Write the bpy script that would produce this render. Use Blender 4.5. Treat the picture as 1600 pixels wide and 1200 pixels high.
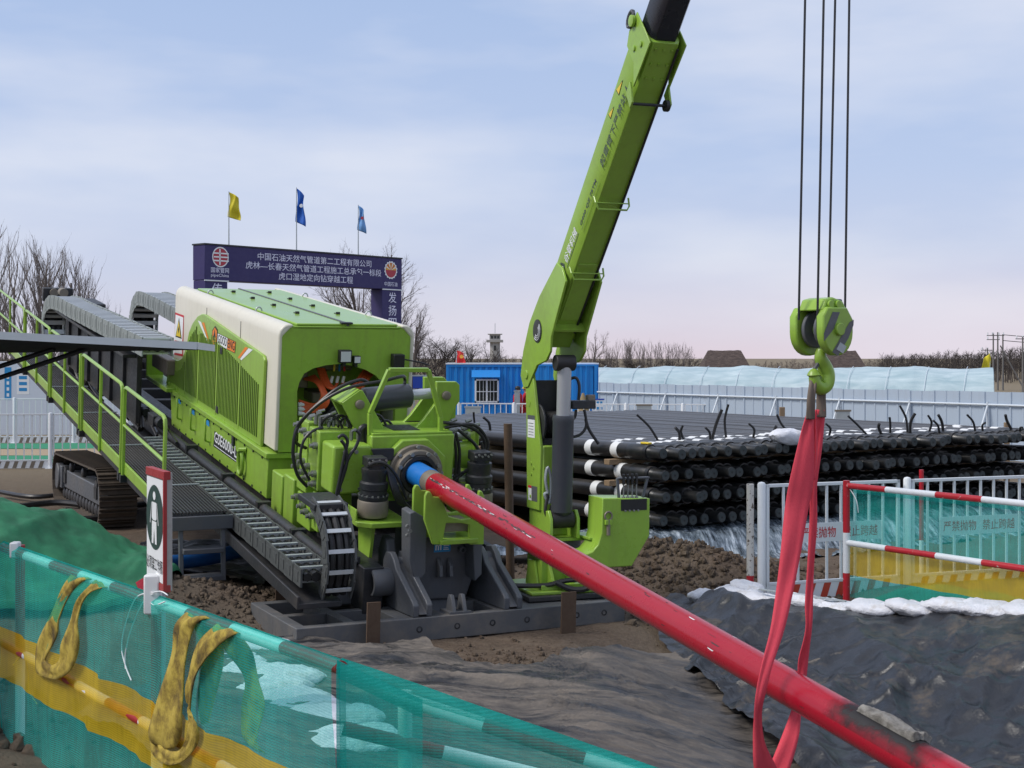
import bpy, bmesh, math, random
from mathutils import Vector, Matrix, noise
R = math.radians
for o in list(bpy.data.objects): bpy.data.objects.remove(o)
sc = bpy.context.scene
COL = sc.collection
# ------------------------------------------------------------------ camera
EYE, FPX, CX, HY = 2.9, 2200.0, 800.0, 557.0
cam = bpy.data.cameras.new('camera'); camo = bpy.data.objects.new('camera', cam); COL.objects.link(camo)
camo.location = (0, 0, EYE); camo.rotation_euler = (R(90), 0, 0)
cam.sensor_width = 36; cam.lens = 36*FPX/1600; cam.shift_y = -(600-HY)/1600
cam.clip_end = 3000; cam.clip_start = .05
sc.camera = camo
# ------------------------------------------------------------------ sky, sun, exposure
w = bpy.data.worlds.new('World'); sc.world = w; w.use_nodes = True
nt = w.node_tree; nt.nodes.clear(); N = nt.nodes.new; K = nt.links.new
out = N('ShaderNodeOutputWorld'); bg = N('ShaderNodeBackground'); K(bg.outputs[0], out.inputs[0])
sky = N('ShaderNodeTexSky'); sky.sky_type = 'NISHITA'; sky.sun_disc = False
SUN_EL, SUN_AZ = R(48), R(-105)
sky.sun_elevation = SUN_EL; sky.sun_rotation = SUN_AZ; sky.air_density = 1.0; sky.dust_density = 2.0
tc = N('ShaderNodeTexCoord'); sep = N('ShaderNodeSeparateXYZ'); K(tc.outputs['Generated'], sep.inputs[0])
def wramp(stops):
    r = N('ShaderNodeValToRGB'); e = r.color_ramp.elements
    while len(e) < len(stops): e.new(.5)
    for i, (p, c) in enumerate(stops): e[i].position = p; e[i].color = (*c, 1)
    return r
# thin high overcast: blue-grey above, a mauve to pink dusk band round the horizon
rz = wramp([(0, (.44, .41, .465)), (.022, (.41, .41, .49)), (.06, (.36, .39, .505)), (.13, (.30, .36, .505)), (.25, (.25, .325, .485)), (1, (.33, .38, .49))])
K(sep.outputs[2], rz.inputs[0])
mp = N('ShaderNodeMapping'); mp.inputs['Scale'].default_value = (1.7, 1.7, 6.5); mp.inputs['Location'].default_value = (.35, .1, .2); K(tc.outputs['Generated'], mp.inputs[0])
nz = N('ShaderNodeTexNoise'); nz.inputs['Scale'].default_value = 1.5; nz.inputs['Detail'].default_value = 5; nz.inputs['Roughness'].default_value = .5
K(mp.outputs[0], nz.inputs[0])
cr = wramp([(.40, (0, 0, 0)), (.62, (1, 1, 1))]); K(nz.outputs[0], cr.inputs[0])
mx = N('ShaderNodeMix'); mx.data_type = 'RGBA'; K(cr.outputs[0], mx.inputs[0]); K(rz.outputs[0], mx.inputs[6]); mx.inputs[7].default_value = (.475, .49, .555, 1)
cf = N('ShaderNodeMath'); cf.operation = 'MULTIPLY'; cf.inputs[1].default_value = .78; K(cr.outputs[0], cf.inputs[0]); K(cf.outputs[0], mx.inputs[0])
sm = N('ShaderNodeVectorMath'); sm.operation = 'SCALE'; sm.inputs['Scale'].default_value = .10; K(sky.outputs[0], sm.inputs[0])
# the afterglow: pink low in the sky towards the right of the view
dt = N('ShaderNodeVectorMath'); dt.operation = 'DOT_PRODUCT'; dt.inputs[1].default_value = (.42, .907, 0); K(tc.outputs['Generated'], dt.inputs[0])
d1 = wramp([(.80, (0, 0, 0)), (1.0, (1, 1, 1))]); K(dt.outputs['Value'], d1.inputs[0]); d2 = wramp([(.0, (1, 1, 1)), (.075, (0, 0, 0))]); K(sep.outputs[2], d2.inputs[0])
pm = N('ShaderNodeMath'); pm.operation = 'MULTIPLY'; K(d1.outputs[0], pm.inputs[0]); K(d2.outputs[0], pm.inputs[1]); pm2 = N('ShaderNodeMath'); pm2.operation = 'MULTIPLY'; pm2.inputs[1].default_value = .24; K(pm.outputs[0], pm2.inputs[0])
mx3 = N('ShaderNodeMix'); mx3.data_type = 'RGBA'; K(pm2.outputs[0], mx3.inputs[0]); K(mx.outputs[2], mx3.inputs[6]); mx3.inputs[7].default_value = (.68, .46, .50, 1); mx = mx3
mx2 = N('ShaderNodeMix'); mx2.data_type = 'RGBA'; mx2.inputs[0].default_value = .88; K(sm.outputs[0], mx2.inputs[6]); K(mx.outputs[2], mx2.inputs[7])
K(mx2.outputs[2], bg.inputs[0]); bg.inputs[1].default_value = 1.0
sl = bpy.data.lights.new('sun', 'SUN'); slo = bpy.data.objects.new('sun', sl); COL.objects.link(slo)
sl.energy = 1.5; sl.angle = R(22); sl.color = (1, .95, .88)
sd = Vector((math.sin(SUN_AZ)*math.cos(SUN_EL), math.cos(SUN_AZ)*math.cos(SUN_EL), math.sin(SUN_EL)))
slo.rotation_euler = sd.to_track_quat('Z', 'Y').to_euler(); slo.location = (0, 0, 50)
vs = sc.view_settings; vs.view_transform = 'Standard'; vs.look = 'None'; vs.exposure = 0.74; vs.gamma = 1; vs.use_curve_mapping = False
sc.cycles.use_denoising = True
sc.cycles.transparent_max_bounces = 24
sc.cycles.max_bounces = 6
# ------------------------------------------------------------------ places: a photo position at a chosen real distance
def P(x, y, Y): return Vector(((x-CX)/FPX*Y, Y, EYE-(y-HY)/FPX*Y))
def G(x, y, z=0.0):
    Y = (EYE-z)*FPX/(y-HY); return Vector(((x-CX)/FPX*Y, Y, z))
# ------------------------------------------------------------------ materials
MAT = {}
def _base(name):
    m = bpy.data.materials.new(name); m.use_nodes = True
    t = m.node_tree; b = t.nodes['Principled BSDF']; MAT[name] = m
    return m, t, b
def ramp(t, stops):
    r = t.nodes.new('ShaderNodeValToRGB'); e = r.color_ramp.elements
    while len(e) < len(stops): e.new(.5)
    for i, (p, c) in enumerate(stops): e[i].position = p; e[i].color = (*c, 1) if len(c) == 3 else c
    return r
def noise_n(t, scale, detail=4, rough=.55, vec=None, dist=0):
    n = t.nodes.new('ShaderNodeTexNoise'); n.inputs['Scale'].default_value = scale; n.inputs['Detail'].default_value = detail
    n.inputs['Roughness'].default_value = rough; n.inputs['Distortion'].default_value = dist
    if vec is not None: t.links.new(vec, n.inputs[0])
    return n
def mixc(t, fac, a, b, mode='MIX'):
    m = t.nodes.new('ShaderNodeMix'); m.data_type = 'RGBA'; m.blend_type = mode
    for s, v in ((0, fac), (6, a), (7, b)):
        if hasattr(v, 'is_output'): t.links.new(v, m.inputs[s])
        elif s == 0: m.inputs[0].default_value = v
        else: m.inputs[s].default_value = (*v, 1)
    return m.outputs[2]
def coords(t, kind='Object', scale=None):
    c = t.nodes.new('ShaderNodeTexCoord'); v = c.outputs[kind]
    if scale:
        m = t.nodes.new('ShaderNodeMapping'); m.inputs['Scale'].default_value = scale; t.links.new(v, m.inputs[0]); v = m.outputs[0]
    return v
def bump(t, b, h, strength=.3, dist=.02):
    n = t.nodes.new('ShaderNodeBump'); n.inputs['Strength'].default_value = strength; n.inputs['Distance'].default_value = dist
    t.links.new(h, n.inputs['Height']); t.links.new(n.outputs[0], b.inputs['Normal'])
def mat(name, col, rough=.5, metal=0, rv=None, dirt=.25, dcol=(.16, .12, .085), dscale=2.2, var=.12, bmp=0, bscale=40, spec=.5, streak=0, chips=0, chipcol=(.2, .18, .16), coat=0):
    """painted / plain surface with uneven tone, grime with its own shape and roughness changes"""
    m, t, b = _base(name); L = t.links.new
    v = coords(t)
    n1 = noise_n(t, dscale, 6, .62, v); n2 = noise_n(t, dscale*9, 4, .6, v)
    dk = tuple(c*(1-var) for c in col); lt = tuple(min(1, c*(1+var)) for c in col)
    c = mixc(t, n1.outputs[0], dk, lt)
    if dirt:
        r = ramp(t, [(.48, (0, 0, 0)), (.80, (dirt, dirt, dirt))]); 
        ad = t.nodes.new('ShaderNodeMath'); ad.operation = 'MULTIPLY_ADD'; ad.inputs[1].default_value = .28; 
        L(n2.outputs[0], ad.inputs[0]); hm = t.nodes.new('ShaderNodeMath'); hm.operation = 'MULTIPLY'; hm.inputs[1].default_value = .77; L(n1.outputs[0], hm.inputs[0]); L(hm.outputs[0], ad.inputs[2])
        L(ad.outputs[0], r.inputs[0]); c = mixc(t, r.outputs[0], c, dcol)
    if streak:
        n3 = noise_n(t, 9, 4, .6, coords(t, 'Object', (1, 1, .08))); r3 = ramp(t, [(.52, (0, 0, 0)), (.75, (streak,)*3)]); L(n3.outputs[0], r3.inputs[0])
        c = mixc(t, r3.outputs[0], c, dcol)
    if chips:
        n4 = noise_n(t, 22, 5, .7, v); r4 = ramp(t, [(.66-.06*chips, (0, 0, 0)), (.70-.06*chips, (1, 1, 1))]); L(n4.outputs[0], r4.inputs[0])
        c = mixc(t, r4.outputs[0], c, chipcol)
    L(c, b.inputs['Base Color'])
    rv = (.1 if rough > .4 else .04) if rv is None else rv; rr = ramp(t, [(.3, (max(.03, rough-rv),)*3), (.7, (min(1, rough+rv*1.4),)*3)]); L((n1 if rough < .4 else n2).outputs[0], rr.inputs[0]); L(rr.outputs[0], b.inputs['Roughness'])
    b.inputs['Metallic'].default_value = metal; b.inputs['Specular IOR Level'].default_value = spec
    if coat: b.inputs['Coat Weight'].default_value = coat; b.inputs['Coat Roughness'].default_value = .12
    if bmp:
        n5 = noise_n(t, bscale, 4, .6, v); bump(t, b, n5.outputs[0], bmp, .01)
    return m
GREEN = (.285, .475, .055)
mat('green', GREEN, .30, dirt=.46, dcol=(.14, .12, .055), var=.08, dscale=1.5, streak=.22, spec=.5)
mat('roof_green', GREEN, .30, dirt=.12, var=.05, dscale=1.0, coat=.35)
mat('bay_grey', (.16, .16, .155), .6, dirt=.4)
mat('bar_bright', (.62, .65, .66), .4, metal=.3, dirt=.2)
mat('cream', (.72, .68, .56), .34, dirt=.18, var=.04, dscale=1.2, streak=.08)
mat('steel_grey', (.098, .105, .118), .46, dirt=.35, dcol=(.17, .135, .10), dscale=2.0, bmp=.1)
mat('frame_black', (.022, .024, .028), .5, dirt=.35, dcol=(.13, .10, .08))
mat('plate_grey', (.105, .108, .113), .55, dirt=.75, dcol=(.25, .205, .16), dscale=1.6, bmp=.15)
mat('rubber', (.018, .018, .019), .55, dirt=.15)
mat('hose', (.02, .02, .022), .38, dirt=.10)
mat('cylinder_grey', (.05, .056, .068), .36, dirt=.12)
mat('chrome', (.52, .54, .56), .30, metal=.45, dirt=0, var=.02)
mat('bolt', (.30, .31, .30), .42, metal=.7, dirt=.3)
mat('cast', (.23, .20, .16), .55, metal=.35, dirt=.4)
mat('galv', (.42, .46, .47), .45, metal=.35, dirt=.30, dcol=(.12, .12, .11), dscale=6)
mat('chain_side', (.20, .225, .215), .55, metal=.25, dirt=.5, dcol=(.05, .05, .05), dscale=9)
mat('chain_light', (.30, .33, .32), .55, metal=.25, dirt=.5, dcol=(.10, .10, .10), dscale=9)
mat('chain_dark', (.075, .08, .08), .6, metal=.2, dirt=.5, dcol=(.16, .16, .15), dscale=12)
mat('grating', (.03, .032, .034), .55, dirt=.4)
mat('red_rod', (.37, .003, .018), .27, dirt=.10, dcol=(.2, .08, .06), var=.08, chips=.0, chipcol=(.10, .05, .05), coat=.12)
mat('blue', (.005, .16, .52), .42, dirt=.1)
mat('orange', (.74, .12, .03), .45, dirt=.1)
mat('white_paint', (.76, .79, .82), .4, dirt=.22, dcol=(.4, .36, .3), dscale=3)
mat('white_tape', (.75, .76, .76), .5, dirt=.2)
mat('red_paint', (.48, .012, .025), .4, dirt=.2, chips=.2, chipcol=(.6, .55, .5))
mat('rust', (.11, .068, .042), .85, dirt=.5, dcol=(.05, .035, .03), bmp=.4)
mat('black', (.012, .012, .013), .45, dirt=0)
mat('pipe_black', (.012, .0125, .014), .34, dirt=.3, dcol=(.095, .085, .075), dscale=3)
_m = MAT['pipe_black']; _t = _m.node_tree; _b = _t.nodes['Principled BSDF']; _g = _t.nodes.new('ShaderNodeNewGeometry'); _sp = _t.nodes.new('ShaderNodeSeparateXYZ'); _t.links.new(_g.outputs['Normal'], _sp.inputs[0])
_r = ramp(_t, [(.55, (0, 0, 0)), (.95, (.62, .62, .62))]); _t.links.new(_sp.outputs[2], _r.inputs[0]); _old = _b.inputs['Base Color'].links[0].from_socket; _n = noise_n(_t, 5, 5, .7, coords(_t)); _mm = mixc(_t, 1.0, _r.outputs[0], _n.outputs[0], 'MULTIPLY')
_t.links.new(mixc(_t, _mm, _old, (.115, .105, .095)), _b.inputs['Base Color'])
mat('pipe_end', (.013, .0145, .0155), .32, dirt=.3, dcol=(.12, .1, .08), dscale=7)
mat('cap_face', (.028, .040, .042), .5, dirt=.35, dcol=(.14, .12, .10), dscale=9)
mat('decal_white', (.80, .82, .83), .5, dirt=.05)
mat('decal_orange', (.80, .22, .02), .5, dirt=0)
mat('decal_black', (.02, .02, .02), .5, dirt=0)
mat('decal_yellow', (.75, .55, .04), .5, dirt=0)
mat('decal_blue', (.02, .25, .55), .5, dirt=0)
mat('decal_red', (.55, .02, .03), .5, dirt=0)
mat('glass_lamp', (.6, .62, .62), .15, dirt=0)
mat('boom_green', GREEN, .30, dirt=.34, dcol=(.14, .12, .055), streak=.12, var=.06, dscale=1.0)
mat('boom_inner', (.012, .014, .022), .25, dirt=.1)
mat('text_grey', (.05, .07, .06), .5, dirt=0)
mat('hose_blue', (.012, .10, .33), .5, dirt=.3)
mat('straw', (.30, .22, .11), .9, dirt=.3, bmp=.6)
mat('peeling', (.62, .60, .56), .7, dirt=.3, chips=1.6, chipcol=(.10, .07, .05))
mat('clay', (.26, .16, .11), .9, dirt=.4)
mat('wood', (.25, .17, .10), .8, dirt=.3)
# ------------------------------------------------------------------ mesh building
class MB:
    def __init__(s): s.v = []; s.f = []; s.m = []
    def add(s, vs, fs, mi=0):
        o = len(s.v); s.v += [tuple(v) for v in vs]; s.f += [tuple(i+o for i in f) for f in fs]; s.m += [mi]*len(fs); return s
    def box(s, c, d, rot=None, mi=0):
        c = Vector(c); x, y, z = d[0]/2, d[1]/2, d[2]/2
        vs = [Vector((i*x, j*y, k*z)) for i in (-1, 1) for j in (-1, 1) for k in (-1, 1)]
        if rot is not None: vs = [rot @ v for v in vs]
        return s.add([v+c for v in vs], [(0, 1, 3, 2), (4, 6, 7, 5), (0, 4, 5, 1), (2, 3, 7, 6), (0, 2, 6, 4), (1, 5, 7, 3)], mi)
    def bb(s, a, b, mi=0):
        a = Vector(a); b = Vector(b); return s.box((a+b)/2, [abs(q) for q in (b-a)], None, mi)
    def prism(s, poly, lo, hi, fr, mi=0):
        """poly of (a,b) extruded from c=lo to c=hi; fr(a,b,c)->xyz"""
        n = len(poly); vs = [fr(a, b, lo) for a, b in poly]+[fr(a, b, hi) for a, b in poly]
        ar = sum(poly[i][0]*poly[(i+1) % n][1]-poly[(i+1) % n][0]*poly[i][1] for i in range(n))
        e1 = Vector(fr(1, 0, 0))-Vector(fr(0, 0, 0)); e2 = Vector(fr(0, 1, 0))-Vector(fr(0, 0, 0)); e3 = Vector(fr(0, 0, 1))-Vector(fr(0, 0, 0))
        flip = (ar > 0) == (e1.cross(e2).dot(e3)*(1 if hi > lo else -1) > 0)
        fs = [tuple(range(n))[::-1], tuple(range(n, 2*n))]+[(i, (i+1) % n, n+(i+1) % n, n+i) for i in range(n)]
        if not flip: fs = [f[::-1] for f in fs]
        return s.add(vs, fs, mi)
    def cyl(s, p0, p1, r, n=16, r1=None, mi=0, cap=True):
        p0 = Vector(p0); p1 = Vector(p1); r1 = r if r1 is None else r1
        q = (p1-p0).to_track_quat('Z', 'Y'); vs = []
        for p, rr in ((p0, r), (p1, r1)):
            vs += [p+q @ Vector((math.cos(2*math.pi*i/n)*rr, math.sin(2*math.pi*i/n)*rr, 0)) for i in range(n)]
        fs = [(i, (i+1) % n, n+(i+1) % n, n+i) for i in range(n)]
        if cap: fs += [tuple(range(n))[::-1], tuple(range(n, 2*n))]
        return s.add(vs, fs, mi)
    def lathe(s, p0, ax, prof, n=20, mi=0, mis=None):
        """prof: (distance along ax, radius)"""
        p0 = Vector(p0); ax = Vector(ax).normalized(); q = ax.to_track_quat('Z', 'Y'); o = len(s.v)
        for d, r in prof:
            s.v += [tuple(p0+q @ Vector((math.cos(2*math.pi*i/n)*r, math.sin(2*math.pi*i/n)*r, d))) for i in range(n)]
        for k in range(len(prof)-1):
            for i in range(n):
                s.f.append((o+k*n+i, o+k*n+(i+1) % n, o+(k+1)*n+(i+1) % n, o+(k+1)*n+i)); s.m.append(mis[k] if mis else mi)
        s.f.append(tuple(o+i for i in range(n))[::-1]); s.m.append(mis[0] if mis else mi)
        e = o+(len(prof)-1)*n; s.f.append(tuple(e+i for i in range(n))); s.m.append(mis[-1] if mis else mi)
        return s
    def tube(s, pts, r, n=8, mi=0, closed=False):
        pts = [Vector(p) for p in pts]; k = len(pts); o = len(s.v); up = None
        for i, p in enumerate(pts):
            d = (pts[(i+1) % k]-pts[i-1]) if closed else (pts[min(i+1, k-1)]-pts[max(i-1, 0)])
            d = d.normalized() if d.length > 1e-9 else Vector((0, 0, 1))
            if up is None:
                up = d.orthogonal().normalized()
            up = (up-d*up.dot(d)); up = up.normalized() if up.length > 1e-6 else d.orthogonal().normalized()
            sd = d.cross(up); rr = r[i] if isinstance(r, (list, tuple)) else r
            s.v += [tuple(p+up*math.cos(2*math.pi*j/n)*rr+sd*math.sin(2*math.pi*j/n)*rr) for j in range(n)]
        for i in range(k if closed else k-1):
            a = o+i*n; b = o+((i+1) % k)*n
            for j in range(n): s.f.append((a+j, a+(j+1) % n, b+(j+1) % n, b+j)); s.m.append(mi)
        if not closed:
            s.f.append(tuple(range(o, o+n))[::-1]); s.f.append(tuple(range(o+(k-1)*n, o+k*n))); s.m += [mi, mi]
        return s
    def bar(s, p0, p1, wd, ht, up=(0, 0, 1), mi=0):
        """rectangular bar between two points"""
        p0 = Vector(p0); p1 = Vector(p1); d = (p1-p0).normalized(); u = Vector(up); sd = d.cross(u)
        if sd.length < 1e-4: sd = d.orthogonal()
        sd.normalize(); u = sd.cross(d)
        vs = [p+sd*a*wd/2+u*b*ht/2 for p in (p0, p1) for a, b in ((-1, -1), (1, -1), (1, 1), (-1, 1))]
        return s.add(vs, [(0, 1, 2, 3)[::-1], (4, 5, 6, 7), (0, 1, 5, 4), (1, 2, 6, 5), (2, 3, 7, 6), (3, 0, 4, 7)], mi)
    def ribbon(s, pts, wv, th, mi=0):
        """flat strap: centre points, width vectors (full width), thickness"""
        pts = [Vector(p) for p in pts]; k = len(pts); o = len(s.v)
        for i, p in enumerate(pts):
            d = (pts[min(i+1, k-1)]-pts[max(i-1, 0)]).normalized(); wd = Vector(wv[i] if isinstance(wv, list) else wv)
            nn = d.cross(wd); nn = nn.normalized()*th/2 if nn.length > 1e-9 else Vector((0, th/2, 0))
            s.v += [tuple(q) for q in (p-wd/2-nn, p+wd/2-nn, p+wd/2+nn, p-wd/2+nn)]
        for i in range(k-1):
            a = o+4*i; b = a+4
            for j in range(4): s.f.append((a+j, a+(j+1) % 4, b+(j+1) % 4, b+j)); s.m.append(mi)
        s.f += [(o, o+1, o+2, o+3)[::-1], tuple(o+4*(k-1)+j for j in range(4))]; s.m += [mi, mi]
        return s
    def mesh(s, name, mats, smooth=True, ang=38):
        me = bpy.data.meshes.new(name); me.from_pydata([tuple(v) for v in s.v], [], s.f)
        for m in (mats if isinstance(mats, (list, tuple)) else [mats]): me.materials.append(MAT[m] if isinstance(m, str) else m)
        me.polygons.foreach_set('material_index', s.m)
        if smooth:
            me.polygons.foreach_set('use_smooth', [True]*len(me.polygons)); me.set_sharp_from_angle(angle=R(ang))
        bm = bmesh.new(); bm.from_mesh(me); bmesh.ops.recalc_face_normals(bm, faces=bm.faces); bm.to_mesh(me); bm.free()
        me.update(); return me
    def obj(s, name, mats, parent=None, bevel=0, smooth=True, ang=38, seg=2):
        return link(name, s.mesh(name, mats, smooth, ang), parent, bevel, seg)
def link(name, me, parent=None, bevel=0, seg=2):
    o = bpy.data.objects.new(name, me); COL.objects.link(o); o.parent = parent
    if bevel:
        b = o.modifiers.new('bevel', 'BEVEL'); b.width = bevel; b.segments = seg; b.limit_method = 'ANGLE'; b.angle_limit = R(40)
    return o
def tag(o, label=None, cat=None, group=None, kind=None):
    for k, v in (('label', label), ('category', cat), ('group', group), ('kind', kind)):
        if v: o[k] = v
    return o
def thing(name, label, cat, loc=(0, 0, 0), rz=0, group=None, mtx=None):
    o = bpy.data.objects.new(name, None); COL.objects.link(o); o.empty_display_size = .2
    if mtx is not None: o.matrix_world = mtx
    else: o.location = loc; o.rotation_euler = (0, 0, rz)
    return tag(o, label, cat, group)
def copy_tree(o, parent=None):
    c = o.copy(); COL.objects.link(c); c.parent = parent
    for ch in [q for q in bpy.data.objects if q.parent == o]: copy_tree(ch, c)
    return c
def copies(root, kids):
    """copy a thing and its direct parts (kids: list of (part, [sub-parts]))"""
    c = root.copy(); COL.objects.link(c)
    for k, subs in kids:
        d = k.copy(); COL.objects.link(d); d.parent = c
        for q in subs: e = q.copy(); COL.objects.link(e); e.parent = d
    return c
def kids_of(o): return [(k, list(k.children)) for k in o.children]
def text(name, body, h, m, parent, origin, ex, ey, width=None, bold=.0, align='LEFT', extr=.002):
    """flat lettering: baseline-left origin, ex/ey unit vectors along the writing and up"""
    cu = bpy.data.curves.new(name, 'FONT'); cu.body = body; cu.size = 1; cu.offset = bold; cu.extrude = .0; cu.resolution_u = 2
    to = bpy.data.objects.new(name, cu); COL.objects.link(to)
    dg = bpy.context.evaluated_depsgraph_get(); me = bpy.data.meshes.new_from_object(to.evaluated_get(dg))
    bpy.data.objects.remove(to); bpy.data.curves.remove(cu)
    xs = [v.co.x for v in me.vertices]; ys = [v.co.y for v in me.vertices]
    x0, x1, y0, y1 = min(xs), max(xs), min(ys), max(ys)
    sy = h/(y1-y0); sx = (width/(x1-x0)) if width else sy
    ex = Vector(ex).normalized(); ey = Vector(ey).normalized(); nn = ex.cross(ey); og = Vector(origin)
    off = {'LEFT': 0, 'CENTER': -.5}[align]*(x1-x0)*sx
    for v in me.vertices: v.co = og+ex*((v.co.x-x0)*sx+off)+ey*((v.co.y-y0)*sy)+nn*extr
    me.materials.clear(); me.materials.append(MAT[m]); me.name = name
    return link(name, me, parent)
def plate(name, m, parent, pts, off=.002):
    """flat decal polygon, raised off its surface along the polygon's normal"""
    pts = [Vector(p) for p in pts]; n = (pts[1]-pts[0]).cross(pts[2]-pts[0]).normalized()*off
    mb = MB(); mb.add([p+n for p in pts], [tuple(range(len(pts)))]); return link(name, _pm(mb, name, m), parent)
def _pm(mb, name, m):
    me = bpy.data.meshes.new(name); me.from_pydata(mb.v, [], mb.f); me.materials.append(MAT[m]); return me
def spline(pts, n=8):
    """Catmull-Rom through points"""
    pts = [Vector(p) for p in pts]; o = []
    for i in range(len(pts)-1):
        a = pts[max(i-1, 0)]; b = pts[i]; c = pts[i+1]; d = pts[min(i+2, len(pts)-1)]
        for k in range(n):
            t = k/n; o.append(.5*((2*b)+(c-a)*t+(2*a-5*b+4*c-d)*t*t+(3*b-a-3*c+d)*t**3))
    o.append(pts[-1]); return o
def fold(x, y, ang, fr, st, seed, p=4):
    '''long folds: ridged noise stretched along one direction'''
    c, s = math.cos(R(ang)), math.sin(R(ang)); a = (x*c+y*s)*fr*st; b = (-x*s+y*c)*fr
    w_ = .6*noise.noise(Vector((x*.5, y*.5, seed+5))); return (1-min(1, abs(noise.noise(Vector((a, b+w_, seed))))*1.7))**p
def nth(k):
    o = ['first', 'second', 'third', 'fourth', 'fifth', 'sixth', 'seventh', 'eighth', 'ninth', 'tenth', 'eleventh', 'twelfth', 'thirteenth', 'fourteenth', 'fifteenth', 'sixteenth', 'seventeenth', 'eighteenth', 'nineteenth', 'twentieth']
    if k < 20: return o[k]
    t = (k+1)//10; u = (k+1) % 10; return {2: 'twentieth', 3: 'thirtieth', 4: 'fortieth'}[t] if u == 0 else {2: 'twenty', 3: 'thirty', 4: 'forty'}[t]+'-'+o[u-1]
def nzf(x, y, z=0, oct=4):
    return noise.fractal(Vector((x, y, z)), 1.0, 2.0, oct)
# ------------------------------------------------------------------ ground
def sstep(a, b, x):
    t = max(0, min(1, (x-a)/(b-a))); return t*t*(3-2*t)
def gauss(x, y, cx, cy, sx, sy, rot=0):
    dx, dy = x-cx, y-cy; c, s = math.cos(rot), math.sin(rot); a = dx*c+dy*s; b = -dx*s+dy*c
    return math.exp(-(a/sx)**2-(b/sy)**2)
CR0 = Vector((2.35, 16.9)); CRD = Vector((.761, -.648)); CRN = Vector((-.648, -.761))
def H(x, y, rough=True):
    d = (x+3.1)*.804+(y-8.9)*.594
    near = (.46-d*.18 if d < 0 else .46*(1-sstep(0, 5.0, d))) * (1-sstep(-.6, 1.4, x)) * (1-sstep(10, 16, y)*.6)
    z = near
    z -= .20*sstep(9.5, 12, y)*(1-sstep(17.2, 19, y))*sstep(-4, -2.5, x)*(1-sstep(3.5, 5, x))
    z -= .30*gauss(x, y, 2.0, 9.6, 2.4, 3.4)
    q = Vector((x, y))-CR0; s = q.dot(CRD); e = q.dot(CRN)
    a = sstep(-.5, .4, s)*(1-sstep(14, 18, s))
    z += a*(.16*math.exp(-((e)/.75)**2))
    if e > 0: z -= a*.36*sstep(.15, 2.8, e)*(1-sstep(4, 9, e))*sstep(.6, 2.3, x)
    z += .30*gauss(x, y, 2.35, 18.7, 1.3, .8, -.3) + .18*gauss(x, y, 1.5, 19.3, .8, .7)
    z += .22*gauss(x, y, -3.4, 16.7, 1.1, .45, .2) + .12*gauss(x, y, -2.3, 17.4, .8, .5)
    z += 0.94*gauss(x, y, -6.1, 16.4, 1.25, 1.6) + .32*gauss(x, y, -5.0, 17.4, .7, .9)
    if rough and -9 < x < 12 and 3 < y < 24:
        k = .6+2.6*(gauss(x, y, 2.2, 18.4, 1.8, 1.2)+gauss(x, y, -3.1, 17, 1.6, .9))+.9*gauss(x, y, -.1, 14.2, .9, .5)
        z += .030*k*nzf(x*1.3, y*1.3, 1, 5)+.026*k*abs(nzf(x*5, y*5, 7, 3))
    return z
def axis(lo, hi, st, far0, far1, g=1.28):
    v = []; x = lo
    while x <= hi+1e-6: v.append(x); x += st
    a = []; d = st; x = lo
    while x > far0: d *= g; x -= d; a.append(x)
    b = []; d = st; x = v[-1]
    while x < far1: d *= g; x += d; b.append(x)
    return a[::-1]+v+b
def grid_mesh(name, xs, ys, zf, mats, mi=None, keep=None):
    vs = []; nx, ny = len(xs), len(ys)
    for y in ys:
        for x in xs: vs.append(zf(x, y))
    fs = [(j*nx+i, j*nx+i+1, (j+1)*nx+i+1, (j+1)*nx+i) for j in range(ny-1) for i in range(nx-1) if keep is None or keep(i, j)]
    me = bpy.data.meshes.new(name); me.from_pydata([tuple(v) for v in vs], [], fs)
    for m in mats: me.materials.append(MAT[m])
    if mi: me.polygons.foreach_set('material_index', mi)
    me.polygons.foreach_set('use_smooth', [True]*len(me.polygons)); return me
def soil(name):
    m, t, b = _base(name); L = t.links.new; v = coords(t)
    n1 = noise_n(t, .35, 5, .6, v); n2 = noise_n(t, 3.2, 8, .66, v); n3 = noise_n(t, 26, 6, .7, v)
    c = ramp(t, [(.28, (.050, .036, .028)), (.5, (.120, .085, .060)), (.72, (.20, .155, .115))]); L(n2.outputs[0], c.inputs[0])
    c2 = ramp(t, [(.32, (.045, .034, .028)), (.55, (.15, .112, .083)), (.8, (.27, .22, .175))]); L(n3.outputs[0], c2.inputs[0])
    k = mixc(t, .5, c.outputs[0], c2.outputs[0])
    r = ramp(t, [(.42, (0, 0, 0)), (.62, (.65, .65, .65))]); L(n1.outputs[0], r.inputs[0])
    k = mixc(t, r.outputs[0], k, (.13, .105, .078)); 
    # dry straw-coloured fields in the distance
    sp = t.nodes.new('ShaderNodeSeparateXYZ'); L(v, sp.inputs[0]); fr = ramp(t, [(.0, (0, 0, 0)), (1, (1, 1, 1))])
    mr = t.nodes.new('ShaderNodeMapRange'); mr.inputs[1].default_value = 26; mr.inputs[2].default_value = 40; L(sp.outputs[1], mr.inputs[0])
    k = mixc(t, mr.outputs[0], k, (.21, .17, .115)); L(k, b.inputs['Base Color'])
    b.inputs['Roughness'].default_value = .95; b.inputs['Specular IOR Level'].default_value = .2
    ad = t.nodes.new('ShaderNodeMath'); ad.operation = 'MULTIPLY_ADD'; ad.inputs[1].default_value = .5; L(n3.outputs[0], ad.inputs[0]); L(n2.outputs[0], ad.inputs[2])
    bump(t, b, ad.outputs[0], .9, .05); return m
soil('soil')
XS = axis(-8, 9.5, .07, -700, 700); YS = axis(4.4, 21, .07, -30, 1500)
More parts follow.
